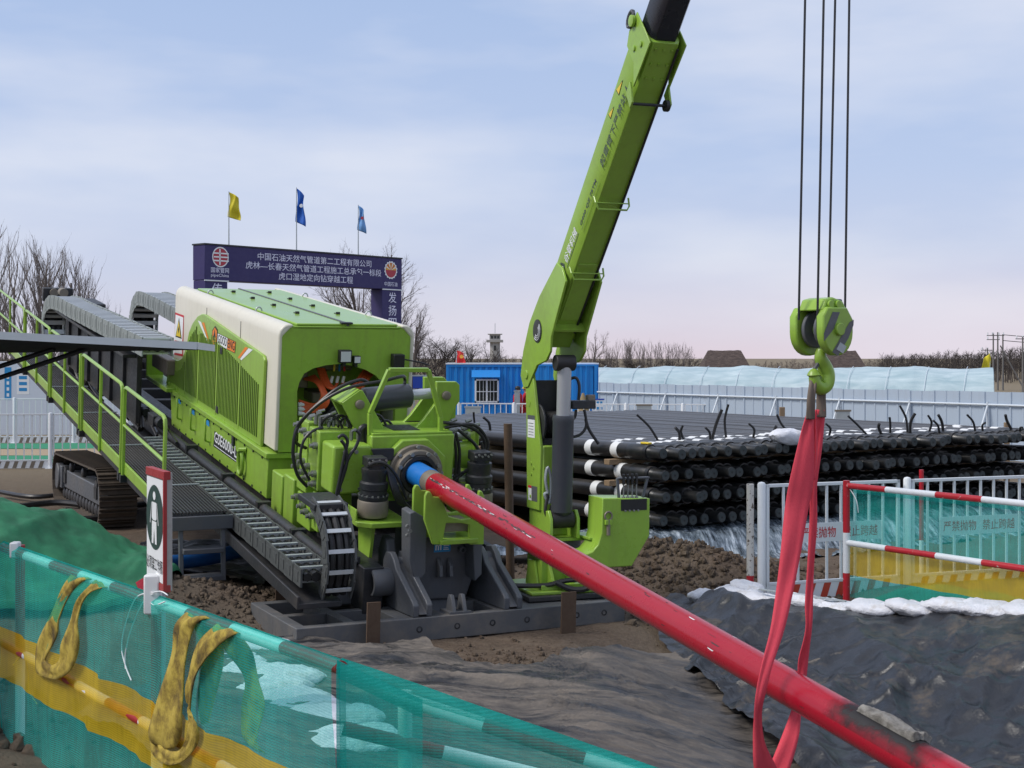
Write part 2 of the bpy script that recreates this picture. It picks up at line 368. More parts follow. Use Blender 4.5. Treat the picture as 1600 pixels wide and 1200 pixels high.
tag(link('ground', grid_mesh('ground', XS, YS, lambda x, y: (x, y, H(x, y)), ['soil'])), 'bare churned brown soil of the work site', kind='structure')
# ------------------------------------------------------------------ plastic sheets
def plastic(name, dust, dcol, base=(.012, .0135, .017), stretch=(1, 1, 1), rough=.24, frot=.6, fsc=(.8, 3.4, 1), fdist=.11):
    m, t, b = _base(name); L = t.links.new; v = coords(t, 'Object', stretch)
    n1 = noise_n(t, 1.1, 8, .68, v, .4); n2 = noise_n(t, 9, 6, .7, v)
    ad = t.nodes.new('ShaderNodeMath'); ad.operation = 'MULTIPLY_ADD'; ad.inputs[1].default_value = .45; L(n2.outputs[0], ad.inputs[0]); L(n1.outputs[0], ad.inputs[2])
    r = ramp(t, [(.80-dust*.45, (0, 0, 0)), (1.02-dust*.42, (.9, .9, .9))]); L(ad.outputs[0], r.inputs[0])
    n3 = noise_n(t, 40, 4, .7, coords(t)); dc = mixc(t, n3.outputs[0], tuple(c*.6 for c in dcol), tuple(c*1.35 for c in dcol))
    L(mixc(t, r.outputs[0], base, dc), b.inputs['Base Color'])
    rr = ramp(t, [(0, (rough,)*3), (1, (.92,)*3)]); L(r.outputs[0], rr.inputs[0]); L(rr.outputs[0], b.inputs['Roughness'])
    rot = t.nodes.new('ShaderNodeMapping'); rot.inputs['Rotation'].default_value = (0, 0, frot); rot.inputs['Scale'].default_value = fsc; L(coords(t), rot.inputs[0])
    rn_ = noise_n(t, 1.0, 5, .5, rot.outputs[0], .5); rn_.noise_type = 'RIDGED_MULTIFRACTAL'; rn_.normalize = True
    ad2 = t.nodes.new('ShaderNodeMath'); ad2.operation = 'MULTIPLY_ADD'; ad2.inputs[1].default_value = .12; L(n2.outputs[0], ad2.inputs[0]); L(rn_.outputs[0], ad2.inputs[2])
    bump(t, b, ad2.outputs[0], 1.0, fdist); return m
plastic('sheet_dusty', .41, (.19, .162, .135), base=(.019, .020, .023), stretch=(.55, 3.4, 1), rough=.30, frot=.1, fsc=(.7, 5.0, 1), fdist=.06)
plastic('sheet_black', .06, (.13, .105, .08), base=(.018, .020, .025), rough=.28)
plastic('sheet_silver', .06, (.12, .1, .08), base=(.17, .215, .255), rough=.26)
_m = MAT['sheet_silver']; _t = _m.node_tree; _b = _t.nodes['Principled BSDF']; _tc = _t.nodes.new('ShaderNodeTexCoord'); _mp = _t.nodes.new('ShaderNodeMapping'); _mp.inputs['Rotation'].default_value = (0, 0, -math.atan2(.542, .84)-.35); _mp.inputs['Scale'].default_value = (9, .9, .9); _t.links.new(_tc.outputs['Object'], _mp.inputs[0])
_n = noise_n(_t, 1.6, 6, .7, _mp.outputs[0]); _r = ramp(_t, [(.38, (.03, .04, .05)), (.52, (.16, .20, .24)), (.66, (.5, .56, .62))]); _t.links.new(_n.outputs[0], _r.inputs[0]); _t.links.new(_r.outputs[0], _b.inputs['Base Color'])
def ridge(x, y, z, o=3):
    return 1-abs(nzf(x, y, z, o))*1.6
def crease(x, y, seed, fr, w):
    """sharp straight folds: distance to nearest of warped diagonal lines"""
    q = x*fr+.55*nzf(x*.6, y*.6, seed, 2); f = q-math.floor(q); f = abs(f-.5)*2
    return max(0, 1-f/w)
def voro(x, y, fr, seed):
    '''crumple height: facets that meet in sharp folds'''
    q = Vector((x*fr+.5*noise.noise(Vector((x*.8, y*.8, seed))), y*fr+.5*noise.noise(Vector((x*.8+9, y*.8, seed))), seed*3.7)); d = noise.voronoi(q)[0]; return min(1, d[1]-d[0])
# pit sheet, dust covered
def sheetA(x, y):
    s3 = .06*gauss(x, y, 1.2, 14.2, 1.3, .35, -.1)*max(0, ridge(x*.8-y*.5, y*2.6+x*.8, 9, 3)-.2)*1.6
    s4 = .05*gauss(x, y, -1.35, 14.0, .9, .6, .2)*max(0, ridge(x*1.2+y*.8, y*1.6-x, 13, 3)-.3)*1.5
    return (x, y, H(x, y)+.045+s3+s4+.05*fold(x, y, 8, 1.5, .22, 2, 3)+.04*fold(x, y, -14, 2.4, .22, 5, 3)+.035*fold(x, y, 3, 4.2, .2, 9, 3)+.02*nzf(x, y, 2, 3))
def patch(name, m, label, nu, nv, f):
    """sheet laid over a free-form outline: f(u, v) for u, v in 0..1"""
    us = [i/nu for i in range(nu+1)]; vs_ = [j/nv for j in range(nv+1)]
    return tag(link(name, grid_mesh(name, us, vs_, f, [m])), label, 'net' if 'net' in name else 'plastic sheet')
def fA(u, v):
    x = -2.9+6.4*u; hi = 14.7+.18*nzf(x*1.6, 3, 0, 4)+.35*sstep(.3, 1.4, x)+.25*(1-sstep(-1.8, -1.1, x))-.75*math.exp(-((x+.05)/.65)**4)*(1+.25*nzf(x*4, 1, 5, 3)); lo = max(6.4, 8.9+(.5-(x+3.1)*.804)/.594+.1*nzf(x*3, 8, 1, 2))
    return sheetA(x, lo+(hi-lo)*v)
patch('plastic_sheet', 'sheet_dusty', 'dusty grey plastic sheet spread over the pit floor in front of the anchor frame', 150, 170, fA)
# bank sheet
def fB(u, v):
    e = -.28+5.9*v; s0_ = -.68+.12*e+.08*nzf(e*2.5, 5, 0, 3); s1_ = 1.268*e-1.5+.14*nzf(e*2.2, 9, 0, 4); s0_ = max(s0_, s1_) if abs(s0_-s1_) > .3 else max(s0_, s1_)+.03
    s = s0_+(8.2-s0_)*u; c = CR0+CRD*s+CRN*e; x, y = c.x, c.y
    wv = .12*fold(s, e, 38, .85, .30, 3, 3)+.10*fold(s, e, 62, 1.3, .28, 8, 3)+.07*fold(s, e, 15, 1.9, .30, 12, 3)+.05*fold(s, e, 78, 3.2, .30, 15, 2)+.02*voro(s+e*.6, e*1.7-s, 2.6, 11)
    wv *= .35+.65*sstep(-.1, .5, e)
    return (x, y, H(x, y)+.04+wv+.012*nzf(s*4, e*4, 3, 3)-.03*(1-min(1, u*40)))
patch('plastic_sheet', 'sheet_black', 'wrinkled black plastic sheet covering the earth bank below the row of sandbags', 220, 170, fB)
# dark sheet beside the rig
cx_ = [-5.6+.05*i for i in range(84)]; cy_ = [17.3+.05*i for i in range(90)]
def sheetC(x, y): return (x, y, H(x, y)+.04+.09*voro(x*.7, y*1.5, 1.2, 13)+.05*voro(x+y*.6, y*1.6, 2.4, 17))
tag(link('plastic_sheet', grid_mesh('plastic_sheet', cx_, cy_, sheetC, ['sheet_black'], keep=lambda i, j: cy_[j] > 17.9+.35*nzf(cx_[i]*1.2, 7, 1, 3))), 'crumpled black plastic sheet on the ground under the walkway ladder', 'plastic sheet')
# pale ice-blue film scrap between rig and crane
ix = [-.75+.04*i for i in range(40)]; iy = [19.2+.05*i for i in range(26)]
tag(link('plastic_sheet', grid_mesh('plastic_sheet', ix, iy, lambda x, y: (x+.1*nzf(y, 2), y, H(x, y)+.10+.14*voro(x, y, 2.2, 3)+.08*fold(x, y, 20, 2.5, .3, 4)), ['sheet_silver'], keep=lambda i, j: gauss(ix[i], iy[j], .05, 19.8, .75, .55)+.15*nzf(ix[i]*3, iy[j]*3, 4, 2) > .5)), 'pale blue crumpled plastic on the soil between the rig and the crane', 'plastic sheet')
# loose clods of turned soil
rnd = random.Random(17); cm = MB()
def clod(x, y, s):
    z = H(x, y); n = 6; vs = []
    for i in range(3):
        for k in range(n): a = 2*math.pi*k/n+i*.5; r_ = s*(.7, 1.0, .6)[i]*rnd.uniform(.6, 1.3); vs.append((x+r_*math.cos(a), y+r_*math.sin(a), z+s*(-.5, .2, .95)[i]*rnd.uniform(.6, 1.3)))
    fs = [(i*n+k, i*n+(k+1) % n, (i+1)*n+(k+1) % n, (i+1)*n+k) for i in range(2) for k in range(n)]+[tuple(2*n+k for k in range(n))]; cm.add(vs, fs)
for (cx0, cy0, sx0, sy0, n0, s0) in ((2.3, 18.5, 1.0, .7, 2600, .034), (-3.1, 16.9, 1.1, .5, 2200, .030), (-.1, 14.3, .7, .4, 600, .022), (1.6, 17.6, .9, .8, 300, .04), (-2.6, 15.6, .8, .5, 260, .03), (-3.3, 9.6, .5, .6, 120, .05), (1.5, 12.5, 2.2, 1.6, 350, .012)):
    for k in range(n0): clod(rnd.gauss(cx0, sx0), rnd.gauss(cy0, sy0), s0*(.30+1.5*rnd.random()**4))
tag(cm.obj('soil_clods', 'soil', ang=75), 'loose clods of dark brown turned soil', 'soil', kind='stuff')
# ------------------------------------------------------------------ sandbags
m, t, b = _base('bag_white'); v = coords(t); n1 = noise_n(t, 4, 5, .6, v); r = ramp(t, [(.35, (.60, .61, .66)), (.55, (.72, .73, .78)), (.75, (.50, .46, .42))]); t.links.new(n1.outputs[0], r.inputs[0]); t.links.new(r.outputs[0], b.inputs['Base Color'])
b.inputs['Roughness'].default_value = .7; n2 = noise_n(t, 14, 5, .65, v); bump(t, b, n2.outputs[0], .9, .03)
def bag_mesh(seed, lx=.36, ly=.21, lz=.085):
    bm = bmesh.new(); bmesh.ops.create_icosphere(bm, subdivisions=4, radius=1)
    for q in bm.verts:
        x, y, z = q.co
        fx = math.copysign(abs(x)**.6, x); fy = math.copysign(abs(y)**.65, y)
        k = 1-.75*abs(fx)**5
        p = Vector((fx*lx, fy*ly*(1-.18*abs(fx)**4), z*lz*max(.12, k)))
        p += Vector((0, 0, 1))*(.030*nzf(p.x*5, p.y*7, seed, 3)+.016*nzf(p.x*16, p.y*20, seed+3, 2)) + Vector((1, 0, 0))*.03*nzf(p.y*6, seed, 1, 2)
        if abs(fx) > .88: p.y *= .9; p.z += .02*nzf(p.y*20, seed, 3, 2)
        q.co = p
    bmesh.ops.recalc_face_normals(bm, faces=bm.faces)
    me = bpy.data.meshes.new('sandbag'); bm.to_mesh(me); bm.free(); me.materials.append(MAT['bag_white'])
    me.polygons.foreach_set('use_smooth', [True]*len(me.polygons)); return me
BAGS = [bag_mesh(k*7.3) for k in range(4)]
def bag(x, y, z, rz, label, group=None, k=0, s=1, rx=0, ry=0):
    o = link('sandbag', BAGS[k % 4]); o.location = (x, y, z); o.rotation_euler = (rx, ry, rz); o.scale = (s, s, s)
    return tag(o, label, 'sandbag', group)
rnd = random.Random(3)
ca = math.atan2(CRD.y, CRD.x)
sp = -.28
for i in range(14):
    c = CR0+CRD*(sp+.29)+CRN*(-.05+rnd.uniform(-.05, .05)); z = H(c.x, c.y)+.09+(.03 if i % 2 else 0)
    bag(c.x, c.y, z, ca+rnd.uniform(-.2, .2), 'white sandbag at the left end of the row on the black sheeted bank' if i == 0 else f'{nth(i)} white sandbag from the left in the row on the black sheeted bank', 'sandbags lining the bank crest', i, rnd.uniform(.85, 1.0), rnd.uniform(-.1, .1), rnd.uniform(-.08, .08)); sp += rnd.uniform(.38, .46)
c = CR0+CRD*.42+CRN*(-.22); bag(c.x, c.y, H(c.x, c.y)+.2, ca+.5, 'crumpled small white sandbag on top of the row beside the red lifting sling', None, 2, .6, .2, .2)
q = G(408, 985, .08); bag(q.x, q.y, H(q.x, q.y)+.07, .05, 'single white sandbag lying at the left front corner of the anchor frame', None, 1, .98)
for i, (x, y) in enumerate([(372, 1012), (402, 1030), (430, 1058), (455, 1092), (478, 1126), (520, 1163), (548, 1208), (445, 1040)]):
    q = G(x, y, .12); bag(q.x, q.y, H(q.x, q.y)+.07+.02*(i % 2), .25+rnd.uniform(-.35, .35), f'{nth(i)} white sandbag from the far end of the heap seen through the near netting', 'sandbags behind the near netting', i, rnd.uniform(.95, 1.15), rnd.uniform(-.1, .1))
# ------------------------------------------------------------------ green dust net over the left heap
m, t, b = _base('green_net'); v = coords(t); n1 = noise_n(t, 2.5, 6, .6, v); r = ramp(t, [(.3, (.006, .09, .04)), (.7, (.02, .19, .085))]); t.links.new(n1.outputs[0], r.inputs[0]); t.links.new(r.outputs[0], b.inputs['Base Color']); b.inputs['Roughness'].default_value = .8
n2 = noise_n(t, 60, 3, .6, v); bump(t, b, n2.outputs[0], .4, .01)
def netz(x, y): return (x, y, H(x, y)+.045+.07*max(0, ridge(x*.8+y*.2, y*.8, 41, 3)-.3)+.12*voro(x*.5+y*.35, y*.6-x*.5, 1.1, 3)+.05*voro(x+y*.7, y*.5-x*.4, 2.6, 6)+.06*fold(x, y, 65, 1.4, .25, 4, 3))
def fN(u, v):
    a = 2*math.pi*u; rx, ry = 1.95+.12*nzf(math.cos(a)*1.5, math.sin(a)*1.5, 2, 3), 2.5; r_ = v**.8; x, y, z = netz(-5.95+r_*rx*math.cos(a), 16.4+r_*ry*math.sin(a))
    return (x, y, z-.06*(1 if v > .99 else 0))
patch('dust_net', 'green_net', 'dark green dust net draped over the earth heap by the crawler track', 120, 60, fN)
# ------------------------------------------------------------------ drilling rig (local axes: x = towards the entry point, y = right, z = up off the mast)
RA, RT = R(26), R(7.3)
RU = Vector((math.sin(RA)*math.cos(RT), -math.cos(RA)*math.cos(RT), -math.sin(RT))); RV = Vector((math.cos(RA), math.sin(RA), 0)); RW = RU.cross(RV)
RO = P(655, 742, 16.5); CAMP = Vector((0, 0, EYE))
RM = Matrix(((RU.x, RV.x, RW.x, RO.x), (RU.y, RV.y, RW.y, RO.y), (RU.z, RV.z, RW.z, RO.z), (0, 0, 0, 1))); RMI = RM.inverted()
def _hit(x, y, nrm, d):
    r = Vector(((x-CX)/FPX, 1, -(y-HY)/FPX)); t = (d-(CAMP-RO).dot(nrm))/r.dot(nrm); q = CAMP+r*t-RO
    return Vector((q.dot(RU), q.dot(RV), q.dot(RW)))
def LU(x, y, u): return _hit(x, y, RU, u)
def LV(x, y, v): return _hit(x, y, RV, v)
def LW(x, y, w_): return _hit(x, y, RW, w_)
rig = thing('drilling_rig', 'large lime green and cream horizontal drilling rig on crawler tracks with railed walkway', 'drilling rig', mtx=RM)
def fU(a, b, c): return Vector((c, a, b))     # polygon in (v,w), extruded along u
def fV(a, b, c): return Vector((a, c, b))     # polygon in (u,w), extruded along v
def fW(a, b, c): return Vector((a, b, c))     # polygon in (u,v), extruded along w
def polyU(pts, u): return [(LU(x, y, u).y, LU(x, y, u).z) for x, y in pts]
def polyV(pts, v): return [(LV(x, y, v).x, LV(x, y, v).z) for x, y in pts]
U0, U1, HV, WB, WT = -8.75, -2.68, .95, -.22, 1.46
# hood ---------------------------------------------------------------
def rr(y0, y1, z0, z1, r, n=6):     # profile with rounded top corners
    p = [(y0, z0), (y1, z0)]
    p += [(y1-r+r*math.cos(k/n*math.pi/2), z1-r+r*math.sin(k/n*math.pi/2)) for k in range(n+1)]
    p += [(y0+r-r*math.sin(k/n*math.pi/2), z1-r+r*math.cos(k/n*math.pi/2)) for k in range(n+1)]
    return p
hood = MB(); hood.bb((U0+.04, -HV+.1, WB), (U1-.9, HV-.1, WT-.06)); hood = hood.obj('engine_hood', 'green', rig, .02)
for s in (-1, 1):     # cream side shells, rounded over the roof edge and round the front corner
    n = 8; pr = [(s*HV, WB+.02), (s*HV, WT-.14)]+[(s*(HV-.14+.14*math.cos(k/n*math.pi/2)), WT-.14+.16*math.sin(k/n*math.pi/2)) for k in range(1, n+1)]+[(s*(HV-.19), WT+.02), (s*(HV-.19), WT-.02), (s*(HV-.16), WT-.03)]
    pr += [(s*(HV-.05), WT-.14), (s*(HV-.05), WB+.02)]
    mb = MB(); mb.prism(pr, U0, U1, fU); sh = mb.obj('side_shell', 'cream', hood, .02)
    for uu in (-4.55, -6.55): 
        MB().bb((uu-.006, s*(HV+.001)-.004, .35 if s < 0 else WB), (uu+.006, s*(HV+.001)+.004, WT-.14)).obj('panel_seam', 'black', hood)
mb = MB(); mb.bb((U0+.3, -HV+.19, WT-.05), (U1-.02, HV-.19, WT-.005)); mb.obj('roof_panel', 'roof_green', hood, .01)
for s in (-1, 1):
    mb = MB(); mb.bb((U0+.55, s*.015 if s > 0 else -HV+.24, WT-.004), (U1-.03, HV-.24 if s > 0 else -.015, WT+.03)); h_ = mb.obj('roof_hatch', 'roof_green', hood, .012)
    for k in range(4):
        u = -4.0-1.15*k; q = MB(); q.bb((u-.16, s*.30-.012, WT+.03), (u+.02, s*.30+.012, WT+.04)); q.bb((u-.02, s*.3-.03, WT+.03), (u+.01, s*.3+.03, WT+.065)); q.obj('hatch_hinge', 'frame_black', h_, .006)
MB().bb((U0+.5, -.018, WT+.0), (U1-.03, .018, WT+.04)).obj('roof_seam_strip', 'steel_grey', hood)
MB().bb((U1-.09, -.10, WT+.028), (U1-.0, .06, WT+.05)).obj('hatch_latch', 'frame_black', hood, .004)
for (u, v) in ((-4.4, -.74), (-7.2, -.74), (-4.0, .76), (-7.0, .76)):
    MB().tube([Vector((u, v+.045*math.cos(a/10*math.pi), WT+.02+.06*math.sin(a/10*math.pi))) for a in range(11)], .011, 6).obj('lifting_eye', 'galv', hood)
# front panel with arched opening
op = [(-.66, WB)]+[(LU(x, y, U1).y, LU(x, y, U1).z) for x, y in ((465, 655), (465, 612), (468, 599), (476, 584), (490, 576), (510, 571), (531, 569), (552, 572), (572, 578), (588, 587), (596, 596))]+[(.72, .55), (.74, WB)]
op[0] = (op[1][0], WB)
for a, b in ((0, 1),):
    n = len(op); mb = MB()
    outer = [(-HV+.05, WB)]+[(-HV+.05, op[i][1]) for i in range(1, 5)]
    # strips between arch and outer frame
    for uo in (0,):
        vs = []; fs = []
        top = WT-.02
        for (v_, w_) in op: vs.append((U1-.02, v_, w_))
        for (v_, w_) in op: vs.append((U1-.10, v_, w_))
        fs += [(i, i+1, n+i+1, n+i) for i in range(n-1)]
        o = len(vs); oc = [(-HV+.05, WB), (-HV+.05, op[1][1]), (-HV+.05, op[2][1]), (-HV+.05, op[3][1]), (-HV+.05, op[4][1]), (-HV+.05, top-.1), (-HV+.13, top)]
        ring = [(-HV+.05, WB)]
        for i in range(1, n-1):
            f = i/(n-1)
            if i <= 3: ring.append((-HV+.05, op[i][1]))
            elif i >= n-2: ring.append((HV-.05, op[i][1]))
            else: ring.append((-HV+.05+(2*HV-.1)*(op[i][0]-op[3][0])/(op[n-3][0]-op[3][0]), top))
        ring.append((HV-.05, WB)); vs += [(U1-.02, a_, b_) for a_, b_ in ring]
        fs += [(i, i+1, o+i+1, o+i) for i in range(n-1)]
        cn = len(vs); vs += [(U1-.02, -HV+.05, top), (U1-.02, HV-.05, top)]; fs += [(o+3, o+4, cn), (o+n-3, o+n-2, cn+1)]
        mb.add(vs, fs)
    fp = mb.obj('front_panel', 'green', hood, 0, ang=25)
# dark engine bay behind the opening
MB().bb((U1-.95, -.84, WB), (U1-.92, .84, WT-.06)).obj('bay_wall', 'bay_grey', hood)
mb = MB(); mb.bb((U1-.9, -.62, .55), (U1-.55, -.35, 1.02)); mb.bb((U1-.9, -.3, .35), (U1-.5, .55, .5)); mb.bb((U1-.88, -.2, .78), (U1-.62, .3, 1.05)); mb.obj('junction_box', 'cast', hood, .02)
mb = MB(); mb.cyl((U1-.85, .15, .05), (U1-.25, .15, .05), .38, 24); mb.cyl((U1-.25, .15, .05), (U1-.2, .15, .05), .30, 24); mb.obj('drive_motor', 'rubber', hood, .02)
rnd = random.Random(5)
for k in range(6):
    a = LU(468+k*3, 640+k*4, U1-.35); o_ = -.02*k
    pts = [LU(476+3*k, 592-k, U1-.5), LU(494+2*k, 598+k, U1-.25), LU(503+2*k, 618+2*k, U1-.12), LU(492+k, 632+2*k, U1-.2), LU(467, 626+3.5*k, U1-.3)]
    MB().tube(spline(pts, 8), .019, 8).obj('power_cable', 'orange', hood)
for k in range(4):
    pts = [LU(497+k*3, 576, U1-.5), LU(506+4*k, 600+k, U1-.3), LU(520+8*k, 607+k, U1-.2), LU(528+9*k, 597, U1-.4)]
    MB().tube(spline(pts, 6), .02, 8).obj('power_cable', 'orange', hood)
for k in range(4):
    pts = [LU(570+k*5, 578+k, U1-.45), LU(560+5*k, 592, U1-.3), LU(551+4*k, 610, U1-.3)]
    MB().tube(spline(pts, 6), .024, 8).obj('power_cable', 'orange', hood)
for k, c in enumerate(('decal_yellow', 'blue', 'decal_red')):
    q = LU(522+8*k, 580, U1-.35); MB().cyl(q, q+Vector((0, 0, .16)), .014, 8).obj('terminal', c, hood)
for k in range(3):
    q = LU(468, 632+7*k, U1-.28); MB().cyl(q+Vector((0, -.02, 0)), q+Vector((0, .07, 0)), .03, 10).obj('cable_gland', 'decal_white', hood)
    q = LU(517+9*k, 598, U1-.36); MB().cyl(q, q+Vector((0, .02, .09)), .022, 8).obj('cable_gland', 'decal_white', hood)
# work lights
for (x, y, s) in ((537, 556, .085), (555, 561, .05)):
    q = LU(x, y, U1+.03); mb = MB(); mb.bb(q+Vector((0, -s, -s)), q+Vector((.09, s, s))); l_ = mb.obj('work_light', 'black', hood, .008)
    MB().bb(q+Vector((.09, -s*.8, -s*.8)), q+Vector((.096, s*.8, s*.8))).obj('lens', 'glass_lamp', l_)
    MB().bb(q+Vector((-.05, -.02, -s-.05)), q+Vector((.05, .02, -s))).obj('bracket', 'black', l_)
q = LU(621, 563, U1+.03); MB().bb(q+Vector((-.03, -.09, -.09)), q+Vector((.1, .07, .09))).obj('camera_box', 'black', hood, .01)
MB().tube(spline([q+Vector((.05, .07, .02)), q+Vector((.05, .3, -.02)), q+Vector((.05, .45, -.06))]), .01, 6).obj('lamp_cable', 'black', hood)
# louvred side panel with swept outline
SV = -HV-.045
outl = [(259, 601), (264.6, 561), (267, 559), (277, 563.4), (283.7, 560), (288, 551), (291.6, 537.5), (295, 519), (300.6, 505), (308.5, 494), (315, 490.5), (320, 491.5), (326.5, 496), (405, 551), (411, 555.5), (413, 563), (407, 698)]
pl = polyV(outl, SV); sp_ = MB().prism(pl, SV, -HV-.002, fV).obj('side_panel', 'green', hood, .012)
def span_at(u):      # top of outline at u
    ws = []
    for i in range(len(pl)):
        a, b = pl[i], pl[(i+1) % len(pl)]
        if (a[0]-u)*(b[0]-u) <= 0 and abs(a[0]-b[0]) > 1e-6: ws.append(a[1]+(b[1]-a[1])*(u-a[0])/(b[0]-a[0]))
    return min(ws), max(ws)
lm = MB(); lm.bb((-.030, -.012, 0), (-.006, 0, 1)); lm.bb((-.006, -.003, 0), (.010, .0, 1), 1); lme = lm.mesh('louvre', ['green', 'black'])
groups = ((264.5, 287), (289.5, 307), (310, 336), (339, 372), (375, 404))
for (xa, xb) in groups:
    ua = LV(xa, 600, SV).x; ub = LV(xb, 640, SV).x; n = int((ub-ua)/.082)
    for k in range(n):
        u = ua+(ub-ua)*(k+.5)/n; lo, hi = span_at(u); lo += .10; hi -= .16
        if u < -7.0: hi -= .02
        if u > -6.55: hi = min(hi, -.02*0+ (1.02 if u < -5.6 else .97-(u+5.6)*.145))
        if u > -6.9: hi -= .14 if u < -6 else .06
        if hi-lo < .1: continue
        o = link('louvre', lme, sp_); o.location = (u, SV-.001, lo); o.scale = (1, 1, hi-lo)
for x in (288.3, 308.5, 337.5, 373.5): 
    u = LV(x, 620, SV).x; lo, hi = span_at(u); MB().bb((u-.02, SV-.006, lo+.04), (u+.02, SV, hi-.25)).obj('stiffener', 'green', sp_, .004)
for (x, y) in ((347, 548), (340, 640)):
    q = LV(x, y, SV); MB().bb(q+Vector((-.06, -.02, -.05)), q+Vector((.06, 0, .05))).obj('panel_latch', 'frame_black', sp_, .005)
def dV(pts, m, nm, off=-.004, par=None, v=SV): 
    ps = [LV(x, y, v)+Vector((0, off, 0)) for x, y in pts]; mb = MB(); mb.add(ps, [tuple(range(len(ps)))]); return link(nm, _pm(mb, nm, m), par or sp_)
dV([(309.5, 500.5), (314.5, 503), (326, 535), (324.5, 534)], 'decal_white', 'stripe_decal'); dV([(316, 504), (319.5, 504), (327.5, 534), (326.5, 535)], 'decal_orange', 'stripe_decal')
dV([(383.5, 542), (388, 543.5), (374.5, 560.5), (372, 559)], 'decal_orange', 'stripe_decal'); dV([(388.5, 544), (395.5, 546.5), (377.5, 563), (375, 561)], 'decal_white', 'stripe_decal')
dV([(336.5, 509), (340.5, 515), (339.5, 535.5), (334.5, 542), (331, 536), (332, 516)], 'decal_black', 'logo_hexagon', -.004); dV([(336.3, 511.5), (339.5, 517), (338.7, 534), (334.7, 539), (332, 534.5), (332.9, 517)], 'decal_orange', 'logo_hexagon', -.006)
dV([(336.2, 514.5), (337.9, 529), (336.9, 527), (335, 529.5), (337.9, 530.5), (337.5, 532.5), (333, 531.5)], 'decal_black', 'logo_letter', -.008)
dV([(334, 534), (337.6, 534.3), (335, 537.6)], 'decal_black', 'logo_letter', -.008)
dV([(340.5, 520), (368.8, 534), (367.6, 552), (339.6, 538.5)], 'decal_black', 'logo_plate', -.004); dV([(341, 521), (356, 528.3), (355, 545), (340.2, 537.5)], 'decal_white', 'logo_plate', -.006); dV([(356.3, 528.6), (368.3, 534.5), (367.2, 551), (355.4, 545.2)], 'decal_orange', 'logo_plate', -.006)
def tV(body, p0, p1, h, m, v=SV, par=None, off=.008, bold=.012):
    a = LV(*p0, v); b = LV(*p1, v); ex = (b-a); ey = Vector((0, 0, 1)); ey = (ey-ex.normalized()*ey.dot(ex.normalized()))
    return text('lettering', body, h, m, par or sp_, a+Vector((0, 0, 0)), ex, ey, width=ex.length, bold=bold, extr=off)
tV('GOOD', (341.3, 535.5), (354.6, 542), .13, 'decal_black'); tV('ENG', (356.3, 543), (366.8, 548.3), .13, 'decal_black')
# hazard notice on the cream shell
HVs = -HV-.002
dV([(274, 488), (287.5, 493), (285.8, 557), (272.4, 554)], 'decal_red', 'hazard_notice', -.002, hood, HVs); dV([(274.8, 491.5), (286.7, 496), (285.2, 534), (273, 531.5)], 'decal_white', 'hazard_notice', -.004, hood, HVs)
dV([(280.3, 496), (284.3, 529.5), (274.7, 526)], 'decal_black', 'hazard_notice', -.006, hood, HVs); dV([(280.2, 501), (283, 527), (275.8, 524.3)], 'decal_yellow', 'hazard_notice', -.008, hood, HVs); dV([(280.4, 509), (280.8, 514.5), (279.5, 521.5), (279, 514.5)], 'decal_black', 'hazard_notice', -.010, hood, HVs)
dV([(272.8, 535), (285, 537.5), (284.8, 553), (272.5, 551)], 'decal_white', 'hazard_notice', -.004, hood, HVs)
# skirt under the hood -------------------------------------------------
mb = MB(); mb.prism([(-8.65, -.30), (-2.78, -.30), (-2.78, -.86), (-8.5, -.86)], -HV-.06, HV+.06, fV); skirt = mb.obj('skirt', 'green', rig, .015)
MB().bb((-8.8, -HV-.10, -.31), (-2.72, HV+.10, -.235)).obj('ledge', 'green', skirt, .01)
KV = -HV-.062
for k, x in enumerate((283, 304, 327)):
    y = 640+11.5*k+ (x-283)*.25
    q = LV(x, y, KV); MB().tube(spline([q+Vector((-.05, 0, .17)), q+Vector((.03, -.07, .19)), q+Vector((.08, -.08, .05)), q+Vector((.05, -.07, -.12)), q+Vector((0, 0, -.16))], 5), .016, 6).obj('pull_handle', 'green', skirt)
    q2 = LV(x-2, y-14, KV); mb = MB(); mb.add([q2+Vector((a, -.003, b)) for a, b in ((-.09, -.05), (.09, -.05), (.09, .05), (-.09, .05))], [(0, 1, 2, 3)]); link('blue_label', _pm(mb, 'blue_label', 'decal_blue'), skirt)
dV([(335.5, 673), (371.5, 706), (370.5, 723.5), (333.5, 697)], 'decal_black', 'model_plate', -.003, skirt, KV)
tV('GSE6000-L', (335.4, 690), (370.2, 716.5), .165, 'decal_white', KV, skirt, .006, .012)
dV([(335, 694.6), (370.2, 720.2), (370.1, 721.4), (334.9, 695.8)], 'decal_white', 'print_line', -.006, skirt, KV)
q = LV(381, 722, KV); MB().tube([q+Vector((.16*math.cos(a/14*2*math.pi)*.7, -.05, .17*math.sin(a/14*2*math.pi))) for a in range(14)], .028, 8, closed=True).obj('tow_ring', 'green', skirt)
MB().tube([q+Vector((0, 0, .12)), q+Vector((0, -.08, .15)), q+Vector((.06, -.08, .19)), q+Vector((.12, 0, .2))], .03, 8).obj('ring_eye', 'green', skirt)
q = LV(366, 687, KV); MB().bb(q+Vector((-.05, -.03, -.09)), q+Vector((.05, 0, .09))).obj('skirt_lock', 'frame_black', skirt, .004)
rb = MB(); rb.cyl((0, 0, 0), (0, -.014, 0), .016, 6); rb = rb.mesh('bolt', 'frame_black')
for k in range(13):
    for w_ in (-.345, -.82):
        o = link('bolt', rb, skirt); o.location = (-8.3+.44*k, KV, w_)
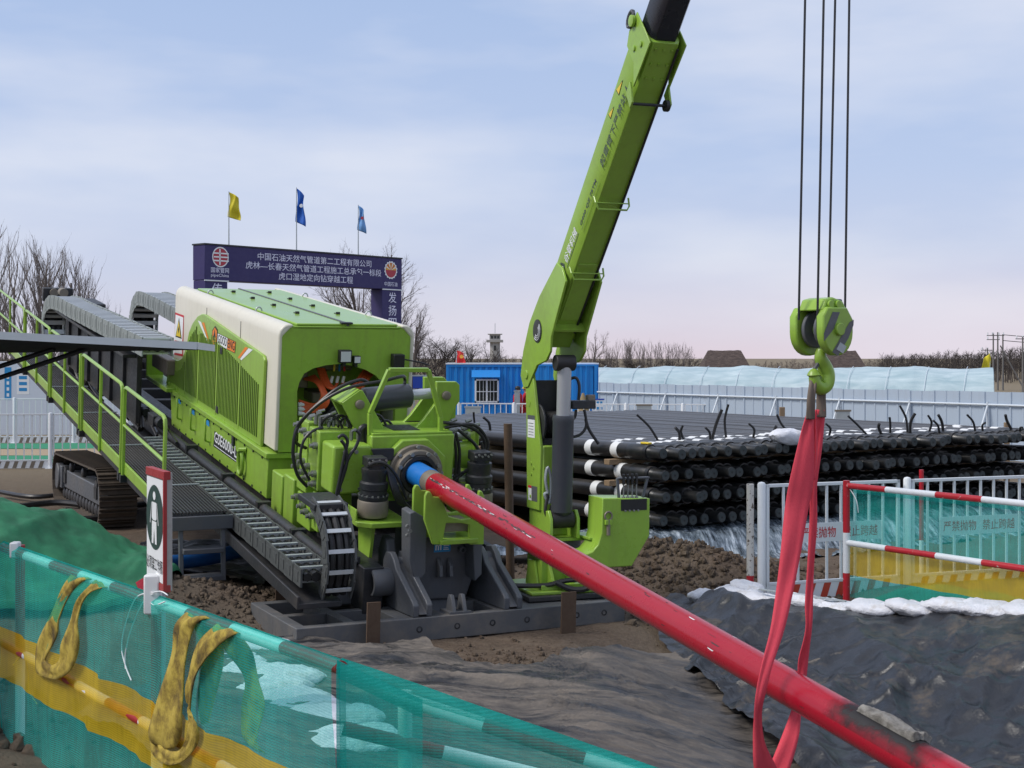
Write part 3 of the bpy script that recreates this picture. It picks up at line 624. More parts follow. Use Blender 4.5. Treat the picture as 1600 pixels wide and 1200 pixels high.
# mast --------------------------------------------------------------
mast = MB()
for s in (-1, 1): mast.bb((-21.0, s*.72-.12, -1.45), (.55, s*.72+.12, -.92)); mast.bb((-21.0, s*.86-.05, -.92), (.35, s*.86+.05, -.84))
for k in range(15): mast.bb((-20.5+1.45*k, -.6, -1.4), (-20.3+1.45*k, .6, -1.15))
mast = mast.obj('mast', 'frame_black', rig, .012)
hm = MB(); hm.cyl((0, -.006, 0), (0, .004, 0), .085, 14); hm = hm.mesh('weight_hole', 'black')
for k in range(12):
    o = link('weight_hole', hm, mast); o.location = (-19.5+1.0*k, -.842, -1.17); o.scale = (1, 1, 1.7)
# inner gear box and carriage under the front of the hood
mb = MB(); mb.prism([(-2.75, -.3), (-2.0, -.3), (-1.45, -.55), (-1.45, -1.0), (-2.75, -1.0)], -.62, .62, fV); mb.obj('carriage', 'frame_black', rig, .02)
mb = MB(); mb.bb((-2.6, -1.0, -1.05), (-2.15, -.62, -.42)); mb.bb((-2.0, -1.02, -1.1), (-1.6, -.62, -.35)); mb.obj('slide_block', 'green', rig, .02)
for k in range(3): 
    q = Vector((-1.595, -.82, -.85+.14*k)); MB().cyl(q, q+Vector((.04, 0, 0)), .03, 6).obj('bolt', 'green', rig)
# lubrication tube / black side tube beside the chain
mb = MB(); mb.tube([(-8.5, -1.16, -.93), (.35, -1.16, -.88)], .075, 12); 
for u in (-6.4, -4.2, -2.4, -.9): mb.bb((u-.05, -1.25, -1.02), (u+.05, -1.07, -.80))
mb.obj('side_tube', 'frame_black', rig)
# cable chains -------------------------------------------------------
def chain(name, pts, wd, ht, n, parent, lead=Vector((0, 1, 0)), rung='galv', side='chain_side', bw=.34):
    """drag chain: two side strips of links along a path and a bar across every link"""
    pts = spline(pts, 10); L_ = [0]
    for i in range(len(pts)-1): L_.append(L_[-1]+(pts[i+1]-pts[i]).length)
    def at(d):
        for i in range(len(L_)-1):
            if L_[i+1] >= d: f = (d-L_[i])/max(1e-9, L_[i+1]-L_[i]); return pts[i].lerp(pts[i+1], f)
        return pts[-1]
    root = bpy.data.objects.new(name, None); COL.objects.link(root); root.parent = parent
    pitch = L_[-1]/n; me = MB(); he = MB()
    lk = MB(); lk.box((0, 0, 0), (pitch*1.16, .022, ht)); lk.box((0, 0, 0), (pitch*.55, .034, ht*.55)); lk = lk.mesh('side_link', side)
    bar_ = MB(); bar_.box((0, 0, ht*.38), (pitch*bw, wd, ht*.10)); bar_.box((0, 0, -ht*.38), (pitch*bw, wd, ht*.10)); bar_ = bar_.mesh('cross_bar', rung)
    for i in range(n):
        a = at(i*pitch); b = at((i+1)*pitch); d = (b-a).normalized(); up = d.cross(lead).normalized()*-1
        if up.length < .5: continue
        rm = Matrix((d, lead, up)).transposed().to_4x4()
        c = (a+b)/2
        for s in (-1, 1):
            o = link('side_link', lk, root); o.matrix_local = Matrix.Translation(c+lead*(s*wd/2+(.008 if i % 2 else 0)*s)) @ rm
        o = link('cross_bar', bar_, root); o.matrix_local = Matrix.Translation(c) @ rm
    MB().tube([p_ for p_ in pts], ht*.28, 8).obj('cable_bundle', 'black', root); MB().tube([p_+lead*wd*.28 for p_ in pts], ht*.24, 8).obj('cable_bundle', 'black', root); MB().tube([p_-lead*wd*.28 for p_ in pts], ht*.24, 8).obj('cable_bundle', 'black', root)
    return root
cy = -1.53
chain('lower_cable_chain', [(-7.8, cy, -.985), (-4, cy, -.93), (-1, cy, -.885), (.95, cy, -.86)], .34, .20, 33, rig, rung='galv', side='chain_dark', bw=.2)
mb = MB(); mb.bb((-7.9, cy-.23, -1.16), (1.1, cy+.25, -1.10)); mb.bb((-7.9, cy-.25, -1.16), (1.1, cy-.22, -1.02)); mb.obj('chain_tray', 'frame_black', rig, .006)
chain('chain_loop', [(.50, cy+.22, -.16), (.80, cy+.22, -.26), (1.02, cy+.22, -.50), (1.06, cy+.22, -.80), (.95, cy+.22, -1.06)], .30, .16, 6, rig, rung='bar_bright', side='chain_dark', bw=.22)
MB().bb((.1, cy+.03, -.2), (.70, cy+.42, -.13)).obj('chain_anchor', 'frame_black', rig, .01)
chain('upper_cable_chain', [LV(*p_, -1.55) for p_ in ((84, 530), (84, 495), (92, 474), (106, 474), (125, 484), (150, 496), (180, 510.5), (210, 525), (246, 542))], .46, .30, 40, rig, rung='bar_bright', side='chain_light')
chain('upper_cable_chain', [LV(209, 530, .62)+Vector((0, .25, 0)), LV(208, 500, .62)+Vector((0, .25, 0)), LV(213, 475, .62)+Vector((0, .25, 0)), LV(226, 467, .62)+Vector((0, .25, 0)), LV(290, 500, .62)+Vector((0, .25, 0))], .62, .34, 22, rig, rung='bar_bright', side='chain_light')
q = LV(95, 480, -1.35); mb = MB(); mb.bb(q+Vector((-.8, .1, -2.0)), q+Vector((.7, .9, .15))); hd = mb.obj('mast_head', 'frame_black', rig, .03)
for x in (84, 99):
    q2 = LV(x, 457, -1.3); mb = MB(); mb.cyl(q2+Vector((-.2, 0, 0)), q2+Vector((.1, 0, 0)), .10, 14); mb.obj('guide_roller', 'cast', hd)
q2 = LV(92, 462, -1.2); MB().bb(q2+Vector((-.3, -.35, -.15)), q2+Vector((-.12, .35, .17))).obj('roller_bracket', 'frame_black', hd, .02)
mb = MB()
mb.bb((-17, -1.46, -.95), (-9.0, -1.42, .22))
for k in range(7): mb.bb((-16.6+1.25*k, -1.52, -.9), (-16.45+1.25*k, -1.45, .28))
mb.bb((-17, -1.75, .22), (-9.0, -1.35, .28)); mb.obj('chain_carrier', 'frame_black', rig, .01)
q = LV(237, 575, -1.15); mb = MB(); mb.bb(q+Vector((-.5, 0, -.25)), q+Vector((1.2, .3, -.18))); mb.bb(q+Vector((-.5, 0, -.25)), q+Vector((-.44, .3, .22))); bq = mb.obj('bracket_tray', 'green', rig, .01)
MB().bb(q+Vector((-.1, .02, .02)), q+Vector((1.1, .3, .28))).obj('valve_block', 'cast', bq, .02)
# hydraulic clutter along the mast side
rnd = random.Random(8)
for k in range(10):
    x = 120+k*13+rnd.uniform(-5, 5); y = 570+ (x-120)*.62+rnd.uniform(-6, 10); q = LV(x, y, -1.28)
    MB().tube(spline([q, q+Vector((rnd.uniform(.5, 1.2), rnd.uniform(-.1, .1), rnd.uniform(-.3, .1))), q+Vector((rnd.uniform(1.3, 2.2), 0, rnd.uniform(-.35, .05)))], 6), rnd.uniform(.025, .06), 7).obj('hydraulic_line', 'hose', rig)
for (x, y, s) in ((155, 590, .22), (178, 612, .16), (200, 628, .2), (222, 640, .15), (245, 655, .18)):
    q = LV(x, y, -1.3); mb = MB(); mb.box(q, (s*2.4, s*1.2, s)); mb.cyl(q+Vector((s, 0, 0)), q+Vector((s*2.4, 0, 0)), s*.5, 12); mb.obj('hydraulic_valve', 'frame_black', rig, .01)
# walkway ------------------------------------------------------------
WV0, WV1, WW, WU0, WU1 = -2.5, -1.78, -.74, -21.5, -1.75
way = MB(); way.bb((WU0, WV0, WW-.20), (WU1, WV0+.045, WW-.06)); way.bb((WU0, WV1-.04, WW-.2), (WU1, WV1, WW-.04))
for k in range(14): way.bb((WU0+.3+1.45*k, WV0, WW-.16), (WU0+.36+1.45*k, WV1, WW-.08))
way = way.obj('walkway', 'frame_black', rig, .008)
MB().bb((WU0, WV0-.03, WW-.09), (WU1-.02, WV0, WW+.07)).obj('toe_board', 'green', way, .006)
gb = MB(); gb.bb((0, -.006, -.03), (1, .006, 0)); gb = gb.mesh('grating_bar', 'grating')
for k in range(16):
    o = link('grating_bar', gb, way); o.location = (WU0, WV0+.05+k*(WV1-WV0-.09)/15, WW); o.scale = (WU1-WU0, 1.6, 1)
for u in (-3.3, -6.2, -9.2, -12.2, -15.2): MB().bb((u-.015, WV0, WW-.002), (u+.015, WV1, WW+.012)).obj('grating_seam', 'galv', way)
MB().bb((WU0, WV0+.04, WW-.075), (WU1, WV1-.03, WW-.06)).obj('grating_pan', 'black', way)
RH = 1.14
secs = [(-1.95, -4.55), (-4.72, -8.1), (-8.3, -11.6), (-11.8, -15.3), (-15.5, -20.5)]
for (ub, ua) in secs:
    y_ = WV0-.045; r_ = .026; z0 = WW-.12; z1 = WW+RH
    loop = [Vector((ua, y_, z0)), Vector((ua, y_, z1-.12)), Vector((ua+.03, y_, z1-.03)), Vector((ua+.12, y_, z1)), Vector((ub-.12, y_, z1)), Vector((ub-.03, y_, z1-.03)), Vector((ub, y_, z1-.12)), Vector((ub, y_, z0 if ub < -3 else z0-.3))]
    hr = MB(); hr.tube(loop, r_, 8); hr = hr.obj('handrail', 'green', way)
    MB().tube([(ua, y_, WW+.6), (ub, y_, WW+.6)], .022, 8).obj('mid_rail', 'green', hr)
    if ub-ua > 3.2: MB().tube([((ua+ub)/2, y_, z0), ((ua+ub)/2, y_, z1)], .024, 8).obj('post', 'green', hr)
    for u in (ua, ub): MB().bb((u-.05, y_-.04, WW-.2), (u+.05, y_+.05, WW-.1)).obj('post_socket', 'frame_black', hr)
# boarding ladder at the foot of the walkway
LX = WU1-.05
lad = MB()
for v in (WV0+.14, WV1-.06): lad.bar((LX, v, WW-.2), (LX+.12, v+.0, WW-.86), .05, .07, (1, 0, 0))
lad = lad.obj('boarding_ladder', 'steel_grey', rig, .006)
for w_ in (WW-.47, WW-.82): MB().bb((LX-.02, WV0+.15, w_-.03), (LX+.16, WV1-.07, w_+.03)).obj('rung', 'steel_grey', lad, .006)
MB().bb((WU1-.02, WV0, WW-.22), (WU1+.03, WV1+.05, WW-.05)).obj('walkway_end_beam', 'steel_grey', rig, .006)
# crawler track (levels with the ground) ------------------------------
hx = Vector((math.sin(RA), -math.cos(RA), 0)); hv = RV
def crawler(vo, uc, label):
    """built in world axes, then brought into the rig's frame"""
    L_, r_, wd = 5.4, .48, .62
    base = Vector((RO.x, RO.y, 0))+hx*uc+hv*vo; base.z = .02
    Mw = Matrix((hx, hv, (0, 0, 1))).transposed().to_4x4(); Mw.translation = base; Ml = RMI @ Mw
    root = bpy.data.objects.new('crawler_track', None); COL.objects.link(root); root.parent = rig; root.matrix_local = Ml
    f = MB(); f.prism([(-L_+.25, .30), (-.15, .30), (-.05, .40), (-.05, .62), (-L_+.3, .66), (-L_+.15, .5)], -.16, .16, fV); f.obj('track_frame', 'steel_grey', root, .02)
    for u in (-L_+.75, -1.15): 
        q = MB(); q.lathe((u, -.13, .60), (0, -1, 0), [(0, .13), (.05, .13), (.055, .06), (.06, .06)], 18); q.bb((u-.12, -.19, .40), (u+.12, -.13, .6)); q.obj('lifting_lug', 'frame_black', root, .005)
    q = MB(); q.bb((-L_+.12, -.22, .28), (-L_+.6, -.06, .72)); q.cyl((-L_+.2, -.12, .5), (-L_+.2, -.26, .5), .26, 24); q.obj('final_drive', 'steel_grey', root, .02)
    rl = MB(); rl.lathe((0, -.17, 0), (0, 1, 0), [(0, .07), (.02, .11), (.08, .11), (.1, .08), (.24, .08), (.26, .11), (.32, .11), (.34, .07)], 14); rl = rl.mesh('track_roller', 'frame_black')
    for k in range(14): o = link('track_roller', rl, root); o.location = (-L_+.5+.33*k, 0, .19)
    for u in (-L_+1.3, -L_/2, -1.0): o = link('track_roller', rl, root); o.location = (u, 0, .74); o.scale = (.8, 1, .8)
    # shoes round the oval
    per = 2*(L_-2*r_)+2*math.pi*r_; n = 62; sh = MB(); pt = per/n
    sh.bb((-pt*.48, -wd/2, -.02), (pt*.48, wd/2, .012)); sh.bb((-pt*.42, -wd/2, .01), (-pt*.30, wd/2, .05)); sh.bb((-pt*.04, -wd/2, .01), (pt*.06, wd/2, .045)); sh.bb((-pt*.5, -.11, -.08), (pt*.5, -.06, -.02)); sh.bb((-pt*.5, .06, -.08), (pt*.5, .11, -.02)); sh = sh.mesh('track_shoe', 'track_mud')
    for k in range(n):
        d = k*pt; s1 = L_-2*r_
        if d < s1: p = Vector((-r_-d, 0, 2*r_)); a = math.pi
        elif d < s1+math.pi*r_: t = (d-s1)/r_; p = Vector((-L_+r_-r_*math.sin(t), 0, r_+r_*math.cos(t))); a = math.pi+t*-1
        elif d < 2*s1+math.pi*r_: p = Vector((-L_+r_+(d-s1-math.pi*r_), 0, 0)); a = 0
        else: t = (d-2*s1-math.pi*r_)/r_; p = Vector((-r_+r_*math.sin(t), 0, r_-r_*math.cos(t))); a = -t
        c = Vector((0, 0, r_)); core = Vector((max(-L_+r_, min(-r_, p.x)), 0, r_)); nrm = (p-core).normalized(); tx = Vector((0, 1, 0)).cross(nrm)
        o = link('track_shoe', sh, root); o.matrix_local = Matrix.Translation(p) @ Matrix((tx, (0, 1, 0), nrm)).transposed().to_4x4()
    return root
mat('track_mud', (.085, .066, .05), .85, dirt=.6, dcol=(.15, .11, .078), dscale=5, bmp=.6, bscale=18)
crawler(-1.85, -8.75, '')
crawler(1.6, -8.75, '')
mb = MB(); mb.bb((-12.2, -1.6, -1.9), (-9.6, 1.6, -1.5)); mb.obj('undercarriage_beam', 'frame_black', rig, .02)
# ------------------------------------------------------------------ wrench and chuck unit on the front of the mast
UF = -.25
blk = MB(); blk.bb((-1.15, -.52, -.36), (UF, .54, .43)); blk = blk.obj('wrench_block', 'green', rig, .02)
oc = [(.43*math.cos(R(22.5+45*k)), .02+.40*math.sin(R(22.5+45*k))) for k in range(8)]
MB().prism(oc, UF, UF+.10, fU).obj('flange_seat', 'green', blk, .015)
fl = MB(); fl.lathe((UF+.1, 0, 0), (1, 0, 0), [(0, .34), (.05, .34), (.06, .33), (.06, .29), (.13, .29), (.14, .28), (.14, .235), (.02, .225)], 32); fl = fl.obj('bolted_flange', 'cast', blk, .004)
for k in range(8):
    a = R(22.5+45*k); p = Vector((UF+.24, .262*math.cos(a), .262*math.sin(a))); MB().cyl(p, p+Vector((.03, 0, 0)), .026, 6).obj('flange_bolt', 'bolt', fl)
    a = R(45*k); p0 = Vector((UF+.16, .315*math.cos(a), .315*math.sin(a))); MB().cyl(p0, p0+Vector((.035, 0, 0)), .022, 6).obj('flange_bolt', 'bolt', fl)
MB().lathe((UF+.16, 0, 0), (1, 0, 0), [(0, .232), (.10, .232), (.11, .225), (.11, .185), (.05, .18)], 28).obj('wiper_seal', 'rubber', fl)
# top saddle with the tilting cylinder
mb = MB(); mb.bb((-1.1, -.50, .43), (UF-.02, .52, .455)); mb.obj('saddle_plate', 'green', blk, .006)
MB().bb((-.78, -.18, .455), (-.42, .16, .459)).obj('saddle_slot', 'black', blk)
for k, u in enumerate((-.62, -1.02)):
    def pU(pts, uu=u): return [(LU(x, y, -.62).y, LU(x, y, -.62).z) for x, y in pts]
    left = pU([(533, 629), (561, 609), (566, 610), (604, 677), (616, 679), (640, 676), (640, 690), (579, 690), (553, 668)])
    right = pU([(640, 676), (660, 656), (677, 633), (681, 628), (681, 596), (712, 596), (717, 601), (717, 626), (712, 633), (703, 652), (699, 690), (640, 690)])
    MB().prism(left, u-.03, u+.03, fU).obj('clevis_plate', 'green', blk, .008); MB().prism(right, u-.03, u+.03, fU).obj('clevis_plate', 'green', blk, .008)
pl_ = LU(560, 631, -.62); prr = LU(695, 617, -.62)
for q in (pl_, prr): 
    MB().lathe(Vector((-1.08, q.y, q.z)), (1, 0, 0), [(0, .055), (.53, .055), (.535, .05), (.54, .02)], 20).obj('pivot_pin', 'cast', blk)
mb = MB(); a = LU(533, 629, -.62); c_ = LU(561, 609, -.62); mb.prism([(a.y-.015, a.z+.004), (c_.y-.01, c_.z+.012), (c_.y+.01, c_.z-.02), (a.y+.01, a.z-.03)], -1.04, -.60, fU); mb.obj('cap_plate', 'green', blk, .004)
pc = Vector((-.82, pl_.y, pl_.z)); pd = Vector((-.82, prr.y, prr.z)); dd = (pd-pc).normalized()
mb = MB(); mb.lathe(pc-dd*.02, dd, [(0, .10), (.14, .10), (.16, .150), (.70, .150), (.74, .145), (.76, .12)], 28); tc_ = mb.obj('tilt_cylinder', 'cylinder_grey', blk)
MB().cyl(pc+dd*.74, pd, .066, 20).obj('piston_rod', 'chrome', tc_)
q = pc+dd*.66+Vector((0, 0, .15)); MB().tube(spline([LU(478, 700, -1.1), LU(462, 690, -1.0), LU(466, 664, -.9), LU(500, 630, -.8), LU(545, 606, -.7), LU(600, 595, -.6), LU(628, 588, -.7), q+Vector((0, .0, .06)), q], 8), .021, 8).obj('hydraulic_hose', 'hose', blk)
MB().tube(spline([LU(480, 760, -.9), LU(464, 740, -.9), LU(458, 700, -.9), LU(470, 660, -.9), LU(520, 612, -.8), LU(560, 594, -.8), LU(575, 598, -.8)], 8), .022, 8).obj('hydraulic_hose', 'hose', blk)
MB().tube(spline([LU(484, 750, -.8), LU(470, 720, -.8), LU(474, 690, -.8), LU(488, 674, -.8), LU(505, 668, -.8)], 8), .018, 8).obj('hydraulic_hose', 'hose', blk)
MB().tube(spline([LU(590, 662, -1.2), LU(625, 664, -1.0), LU(650, 660, -1.0), LU(720, 664, -1.0)], 8), .026, 8).obj('hydraulic_hose', 'hose', blk)
# green guard frame
mb = MB(); gp = [LU(x, y, -.36) for x, y in ((578, 681), (578, 646), (608, 578), (669, 578), (688, 651), (688, 681))]
for i in range(5): mb.bar(gp[i], gp[i+1], .05, .062, (1, 0, 0))
mb.obj('guard_frame', 'green', blk, .006)
# left clamp body with its tie bolts
cl = MB(); cl.bb((-.62, -1.0, -.24), (-.2, -.53, .33)); cl = cl.obj('clamp_body', 'green', rig, .03)
MB().bb((-1.06, -1.02, -.30), (-.66, -.55, .42)).obj('clamp_plate', 'green', cl, .015)
MB().bb((-1.48, -1.02, -.42), (-1.10, -.55, .46)).obj('clamp_plate', 'green', cl, .015)
MB().bb((-1.48, -1.0, -.86), (-.95, -.58, -.46)).obj('clamp_foot', 'green', cl, .015)
MB().bb((-.9, -1.0, -.80), (-.66, -.58, -.34)).obj('clamp_foot', 'green', cl, .015)
bt = MB(); bt.cyl((0, 0, 0), (0, -.05, 0), .042, 12); bt.cyl((0, -.05, 0), (0, -.09, 0), .026, 10); bt = bt.mesh('tie_bolt', 'bolt')
for (u, w_) in ((-1.40, .38), (-1.19, .34), (-.98, .33), (-.74, .24), (-1.42, -.02), (-1.20, -.04), (-1.0, -.06), (-.74, -.1), (-1.42, -.14), (-1.2, -.17), (-1.0, -.2), (-.74, -.22), (-1.38, -.52), (-1.15, -.58), (-1.0, -.62), (-.78, -.62)):
    o = link('tie_bolt', bt, cl); o.location = (u, -1.02, w_)
bs = MB(); bs.cyl((0, 0, 0), (.02, 0, 0), .025, 6); bs = bs.mesh('face_bolt', 'bolt')
for (v, w_) in ((-.86, .26), (-.72, .26), (-.66, -.18), (-.9, -.18)): o = link('face_bolt', bs, cl); o.location = (-.2, v, w_)
MB().prism([(-.56, .30), (-.28, .30), (-.28, .16), (-.5, .16)], -.16, -.12, fU).obj('lug_plate', 'frame_black', cl, .006)
# brass-coloured fittings and hoses on top of the clamp
rnd = random.Random(4)
for k in range(26):
    u = rnd.uniform(-1.3, -.45); v = rnd.uniform(-.98, -.5); q = Vector((u, v, .34+(.1 if u < -.65 else 0))); l_ = rnd.uniform(.05, .12)
    mb = MB(); mb.cyl(q, q+Vector((0, 0, l_)), .022, 6); mb.cyl(q+Vector((0, 0, l_)), q+Vector((rnd.uniform(-.03, .03), rnd.uniform(.04, .14), l_+.02)), .018, 6); mb.obj('hose_fitting', 'bolt', cl)
for k in range(7):
    a = LU(500+14*k, 671+rnd.uniform(-6, 4), -.9); MB().tube(spline([a, a+Vector((.05, .05, .12)), a+Vector((.05, .17, .13)), a+Vector((.1, .25, .0))], 5), .017, 7).obj('hydraulic_hose', 'hose', cl)
for pts in ([(522, 790), (530, 752), (538, 712), (543, 690), (536, 680), (528, 684)], [(522, 800), (534, 748), (545, 715), (556, 698), (562, 680), (556, 672)], [(527, 770), (541, 728), (540, 700), (533, 688)]):
    MB().tube(spline([LU(x, y, -.12) for x, y in pts], 8), .020, 8).obj('hydraulic_hose', 'hose', cl)
MB().tube(spline([LU(x, y, -.45) for x, y in ((566, 690), (564, 672), (572, 668), (572, 690))], 6), .04, 8).obj('hydraulic_hose', 'hose', cl)
# right hand side cylinders
for (w_, r_, m_) in ((.30, .05, 'chrome'), (.06, .17, 'green'), (-.24, .045, 'chrome')):
    MB().cyl((-.8, .52, w_), (-.8, 1.05 if m_ == 'green' else 1.12, w_), r_, 20).obj('clamp_cylinder', m_, blk)
MB().bb((-1.0, .98, -.34), (-.62, 1.04, .40)).obj('cylinder_end_plate', 'green', blk, .01)
q = LU(722, 633, -.9); mb = MB(); mb.prism([(q.y-.16, q.z-.25), (q.y+.10, q.z-.25), (q.y+.10, q.z+.02), (q.y+.04, q.z+.10), (q.y-.1, q.z+.05)], -1.5, -1.3, fU); mb.obj('rear_clamp_ear', 'green', blk, .01)
for pts in ([(693, 660), (730, 666), (752, 680), (758, 700), (745, 722), (720, 742), (708, 752)], [(695, 668), (740, 664), (762, 690), (756, 715), (728, 745)], [(706, 676), (712, 700), (712, 735), (708, 760)], [(712, 676), (718, 705), (716, 740), (712, 762)], [(708, 745), (725, 738), (745, 734), (760, 738)], [(752, 690), (758, 720), (762, 750), (758, 778)], [(716, 672), (738, 690), (750, 706)]):
    MB().tube(spline([LU(x, y, -.45) for x, y in pts], 8), .021, 8).obj('hydraulic_hose', 'hose', blk)
for k in range(16):
    q = LU(rnd.uniform(694, 745), 662+rnd.uniform(-4, 14), -.6); mb = MB(); mb.cyl(q, q+Vector((0, .07, rnd.uniform(-.03, .03))), .024, 6); mb.obj('hose_fitting', 'bolt', blk)
# hydraulic rotation motors on their shelf
def motor(u, v, w_, name='hydraulic_motor'):
    q = Vector((u, v, w_)); mb = MB(); mb.lathe(q, (0, 0, 1), [(0, .175), (.02, .18), (.17, .18), (.19, .17)], 24); b_ = mb.obj('motor_base', 'cast', None); b_.parent = rig
    mb = MB(); mb.lathe(q+Vector((0, 0, .19)), (0, 0, 1), [(0, .17), (.03, .175), (.05, .175), (.06, .155), (.12, .155), (.13, .165), (.20, .165), (.22, .14), (.30, .145), (.32, .15), (.36, .15), (.37, .12), (.40, .12)], 24); m_ = mb.obj(name, 'motor_black', b_)
    mb = MB(); mb.bb(q+Vector((-.10, -.12, .58)), q+Vector((.10, .12, .69))); mb.obj('port_block', 'motor_black', b_, .012)
    for k in range(6):
        p = q+Vector((.1, -.1+.04*k, .64+.02*(k % 2))); MB().cyl(p, p+Vector((.02, 0, 0)), .014, 6).obj('port_bolt', 'bolt', b_)
    for k in range(16):
        a = 2*math.pi*k/16; p = q+Vector((.166*math.cos(a), .166*math.sin(a), .24)); MB().cyl(p, p+Vector((0, 0, .02)), .012, 5).obj('rim_bolt', 'bolt', b_)
    return b_
mat('motor_black', (.02, .022, .026), .42, dirt=.2)
q = LU(585, 810, .12); motor(.05, q.y, q.z+.02)
q2 = LU(748, 800, -.1); motor(-.15, q2.y, q2.z+.05)
sh = MB(); z = q.z-.02; sh.prism([(-.42, q.y-.24), (.2, q.y-.24), (.32, q.y-.1), (.32, q.y+.36), (-.42, q.y+.36)], z-.05, z+.01, fW); sh.bb((-.4, q.y-.24, z), (.15, q.y-.22, z+.14)); sh.obj('motor_shelf', 'green', rig, .008)
MB().prism([(-.3, z-.05), (.2, z-.05), (.1, z-.6), (-.2, z-.6)], q.y-.05, q.y-.01, fV).obj('shelf_gusset', 'green', rig, .006)
sh = MB(); sh.bb((-.4, q2.y-.3, q2.z-.02), (.15, q2.y+.2, q2.z+.04)); sh.obj('motor_shelf', 'green', rig, .008)
for k in range(5):
    MB().tube(spline([LU(604+2*k, 730+2*k, .1), LU(612+3*k, 760+3*k, .2), LU(622+4*k, 784+2*k, .2), LU(640+2*k, 792+k*2, .1)], 7), .02, 7).obj('hydraulic_hose', 'hose', rig)
MB().tube(spline([LU(577, 727, .2), LU(590, 722, .25), LU(604, 726, .25), LU(620, 745, .2), LU(636, 780, .2)], 7), .018, 7).obj('hydraulic_hose', 'hose', rig)
# rod cradle (green fork in front of the chuck)
cu = .62
cp = [(647, 757), (652, 757), (656, 765), (668, 766), (672, 774), (680, 795), (700, 800), (718, 797), (724, 772), (727, 756), (731, 756), (735, 764), (734, 838), (712, 838), (712, 808), (700, 805), (676, 805), (670, 838), (656, 838), (643, 800), (644, 764)]
for u in (cu, cu+.34):
    MB().prism(polyU(cp, cu), u, u+.05, fU).obj('cradle_plate', 'green', rig, .008)
q = LU(690, 815, cu); MB().bb((cu+.05, q.y-.15, q.z-.05), (cu+.3, q.y+.2, q.z+.08)).obj('cradle_pad', 'cast', rig, .01)
MB().bb((cu-.1, q.y-.18, q.z-.16), (cu+.42, q.y+.28, q.z-.11)).obj('cradle_shelf', 'green', rig, .006)
# front yoke
yk = MB(); yk.bb((.15, -.18, -1.42), (.66, .66, -.52)); 
yk = MB(); yu = .55
f_ = polyU([(655, 836), (735, 836), (738, 905), (728, 935), (645, 938), (650, 905)], yu); yk.prism(f_, -.2, yu, fU); yk = yk.obj('front_yoke', 'steel_grey', rig, .02)
for pts in ([(632, 797), (640, 794), (653, 802), (659, 815), (657, 890), (641, 908), (632, 870)], [(735, 814), (742, 812), (745, 835), (744, 892), (733, 903), (730, 850)]):
    MB().prism(polyU(pts, yu+.1), yu+.0, yu+.26, fU).obj('cheek_plate', 'steel_grey', yk, .012)
q = LU(690, 855, yu); mb = MB(); mb.add([q+Vector((.004, a, b)) for a, b in ((-.095, -.055), (.11, -.055), (.11, .055), (-.095, .055))], [(0, 1, 2, 3)]); link('blue_label', _pm(mb, 'blue_label', 'decal_blue'), yk)
for (a0, a1, b0_, b1_) in ((-.08, -.065, -.03, .03), (-.05, -.035, -.03, .03), (-.02, -.005, -.03, .03), (-.065, -.02, .018, .03), (.02, .09, .012, .022), (.02, .08, -.012, -.004), (.02, .09, -.03, -.022)): mb = MB(); mb.add([q+Vector((.008, a_, b_)) for a_, b_ in ((a0, b0_), (a1, b0_), (a1, b1_), (a0, b1_))], [(0, 1, 2, 3)]); link('label_print', _pm(mb, 'label_print', 'decal_white'), yk)
q = LU(720, 857, yu); MB().lathe(q, (1, 0, 0), [(0, .04), (.07, .04), (.075, .035), (.075, .024), (.03, .022)], 16).obj('nipple', 'steel_grey', yk)
for x in (684, 700):
    q = LU(x, 884, yu); mb = MB(); mb.prism([(q.x, q.z+.1), (q.x+.10, q.z+.02), (q.x+.12, q.z-.10), (q.x+.02, q.z-.13), (q.x, q.z-.12)], q.y-.022, q.y+.022, fV); mb.obj('lug', 'steel_grey', yk, .006)
mb = MB(); 
for k in range(3): q = LU(636+4*(k % 2), 822+7*k, yu+.3); mb.cyl(q, q+Vector((.03, 0, 0)), .022, 8)
mb.obj('cheek_bolts', 'bolt', yk)
# rear part of the mast foot
mb = MB(); mb.prism([(-1.4, -1.05), (-.1, -1.05), (.1, -1.5), (-1.2, -1.65)], -.75, .75, fV); mb.obj('mast_foot', 'frame_black', rig, .02)
# ------------------------------------------------------------------ anchor frame under the front of the rig
A0 = G(646, 1003, -.2); AM = Matrix((hx, hv, (0, 0, 1))).transposed().to_4x4(); AM.translation = A0; AMI = AM.inverted()
def AL(x, y, z): return AMI @ G(x, y, z)
anc = thing('anchor_frame', 'dark grey steel anchor frame with pockets and gusset brackets set in the soil', 'anchor frame', mtx=AM)
T0, T1, D, TH = -1.32, 2.66, 1.75, .255
sl_ = MB()
for (x0, x1) in ((-.13, 0), (-.86, -.74), (-D, -D+.14)): sl_.bb((x0, T0, 0), (x1, T1, TH))
sl_.obj('cross_beam', 'plate_grey', anc, .01)
for (t0, t1) in ((T0, T0+.13), (-.74, -.62), (-.16, .02), (.24, .42), (1.05, 1.2)):
    for (x0, x1) in ((-.74, -.13), (-D+.14, -.86)): MB().bb((x0-.002, t0, .002), (x1+.002, t1, TH-.003)).obj('rib', 'plate_grey', anc, .008)
MB().bb((-D, 1.2, .003), (-.13, T1-.004, TH-.006)).obj('deck_plate', 'plate_grey', anc, .01)
MB().bb((-D+.1, T0+.05, .003), (-.1, 1.25, .04)).obj('floor_plate', 'plate_grey', anc)
for t_ in (.07, .52, .95, 1.38, 2.02, 2.38): MB().lathe((.0, t_, .13), (1, 0, 0), [(-.02, .036), (.004, .036), (.006, .03), (.006, .022), (-.012, .02)], 14).obj('bolt_hole', 'frame_black', anc)
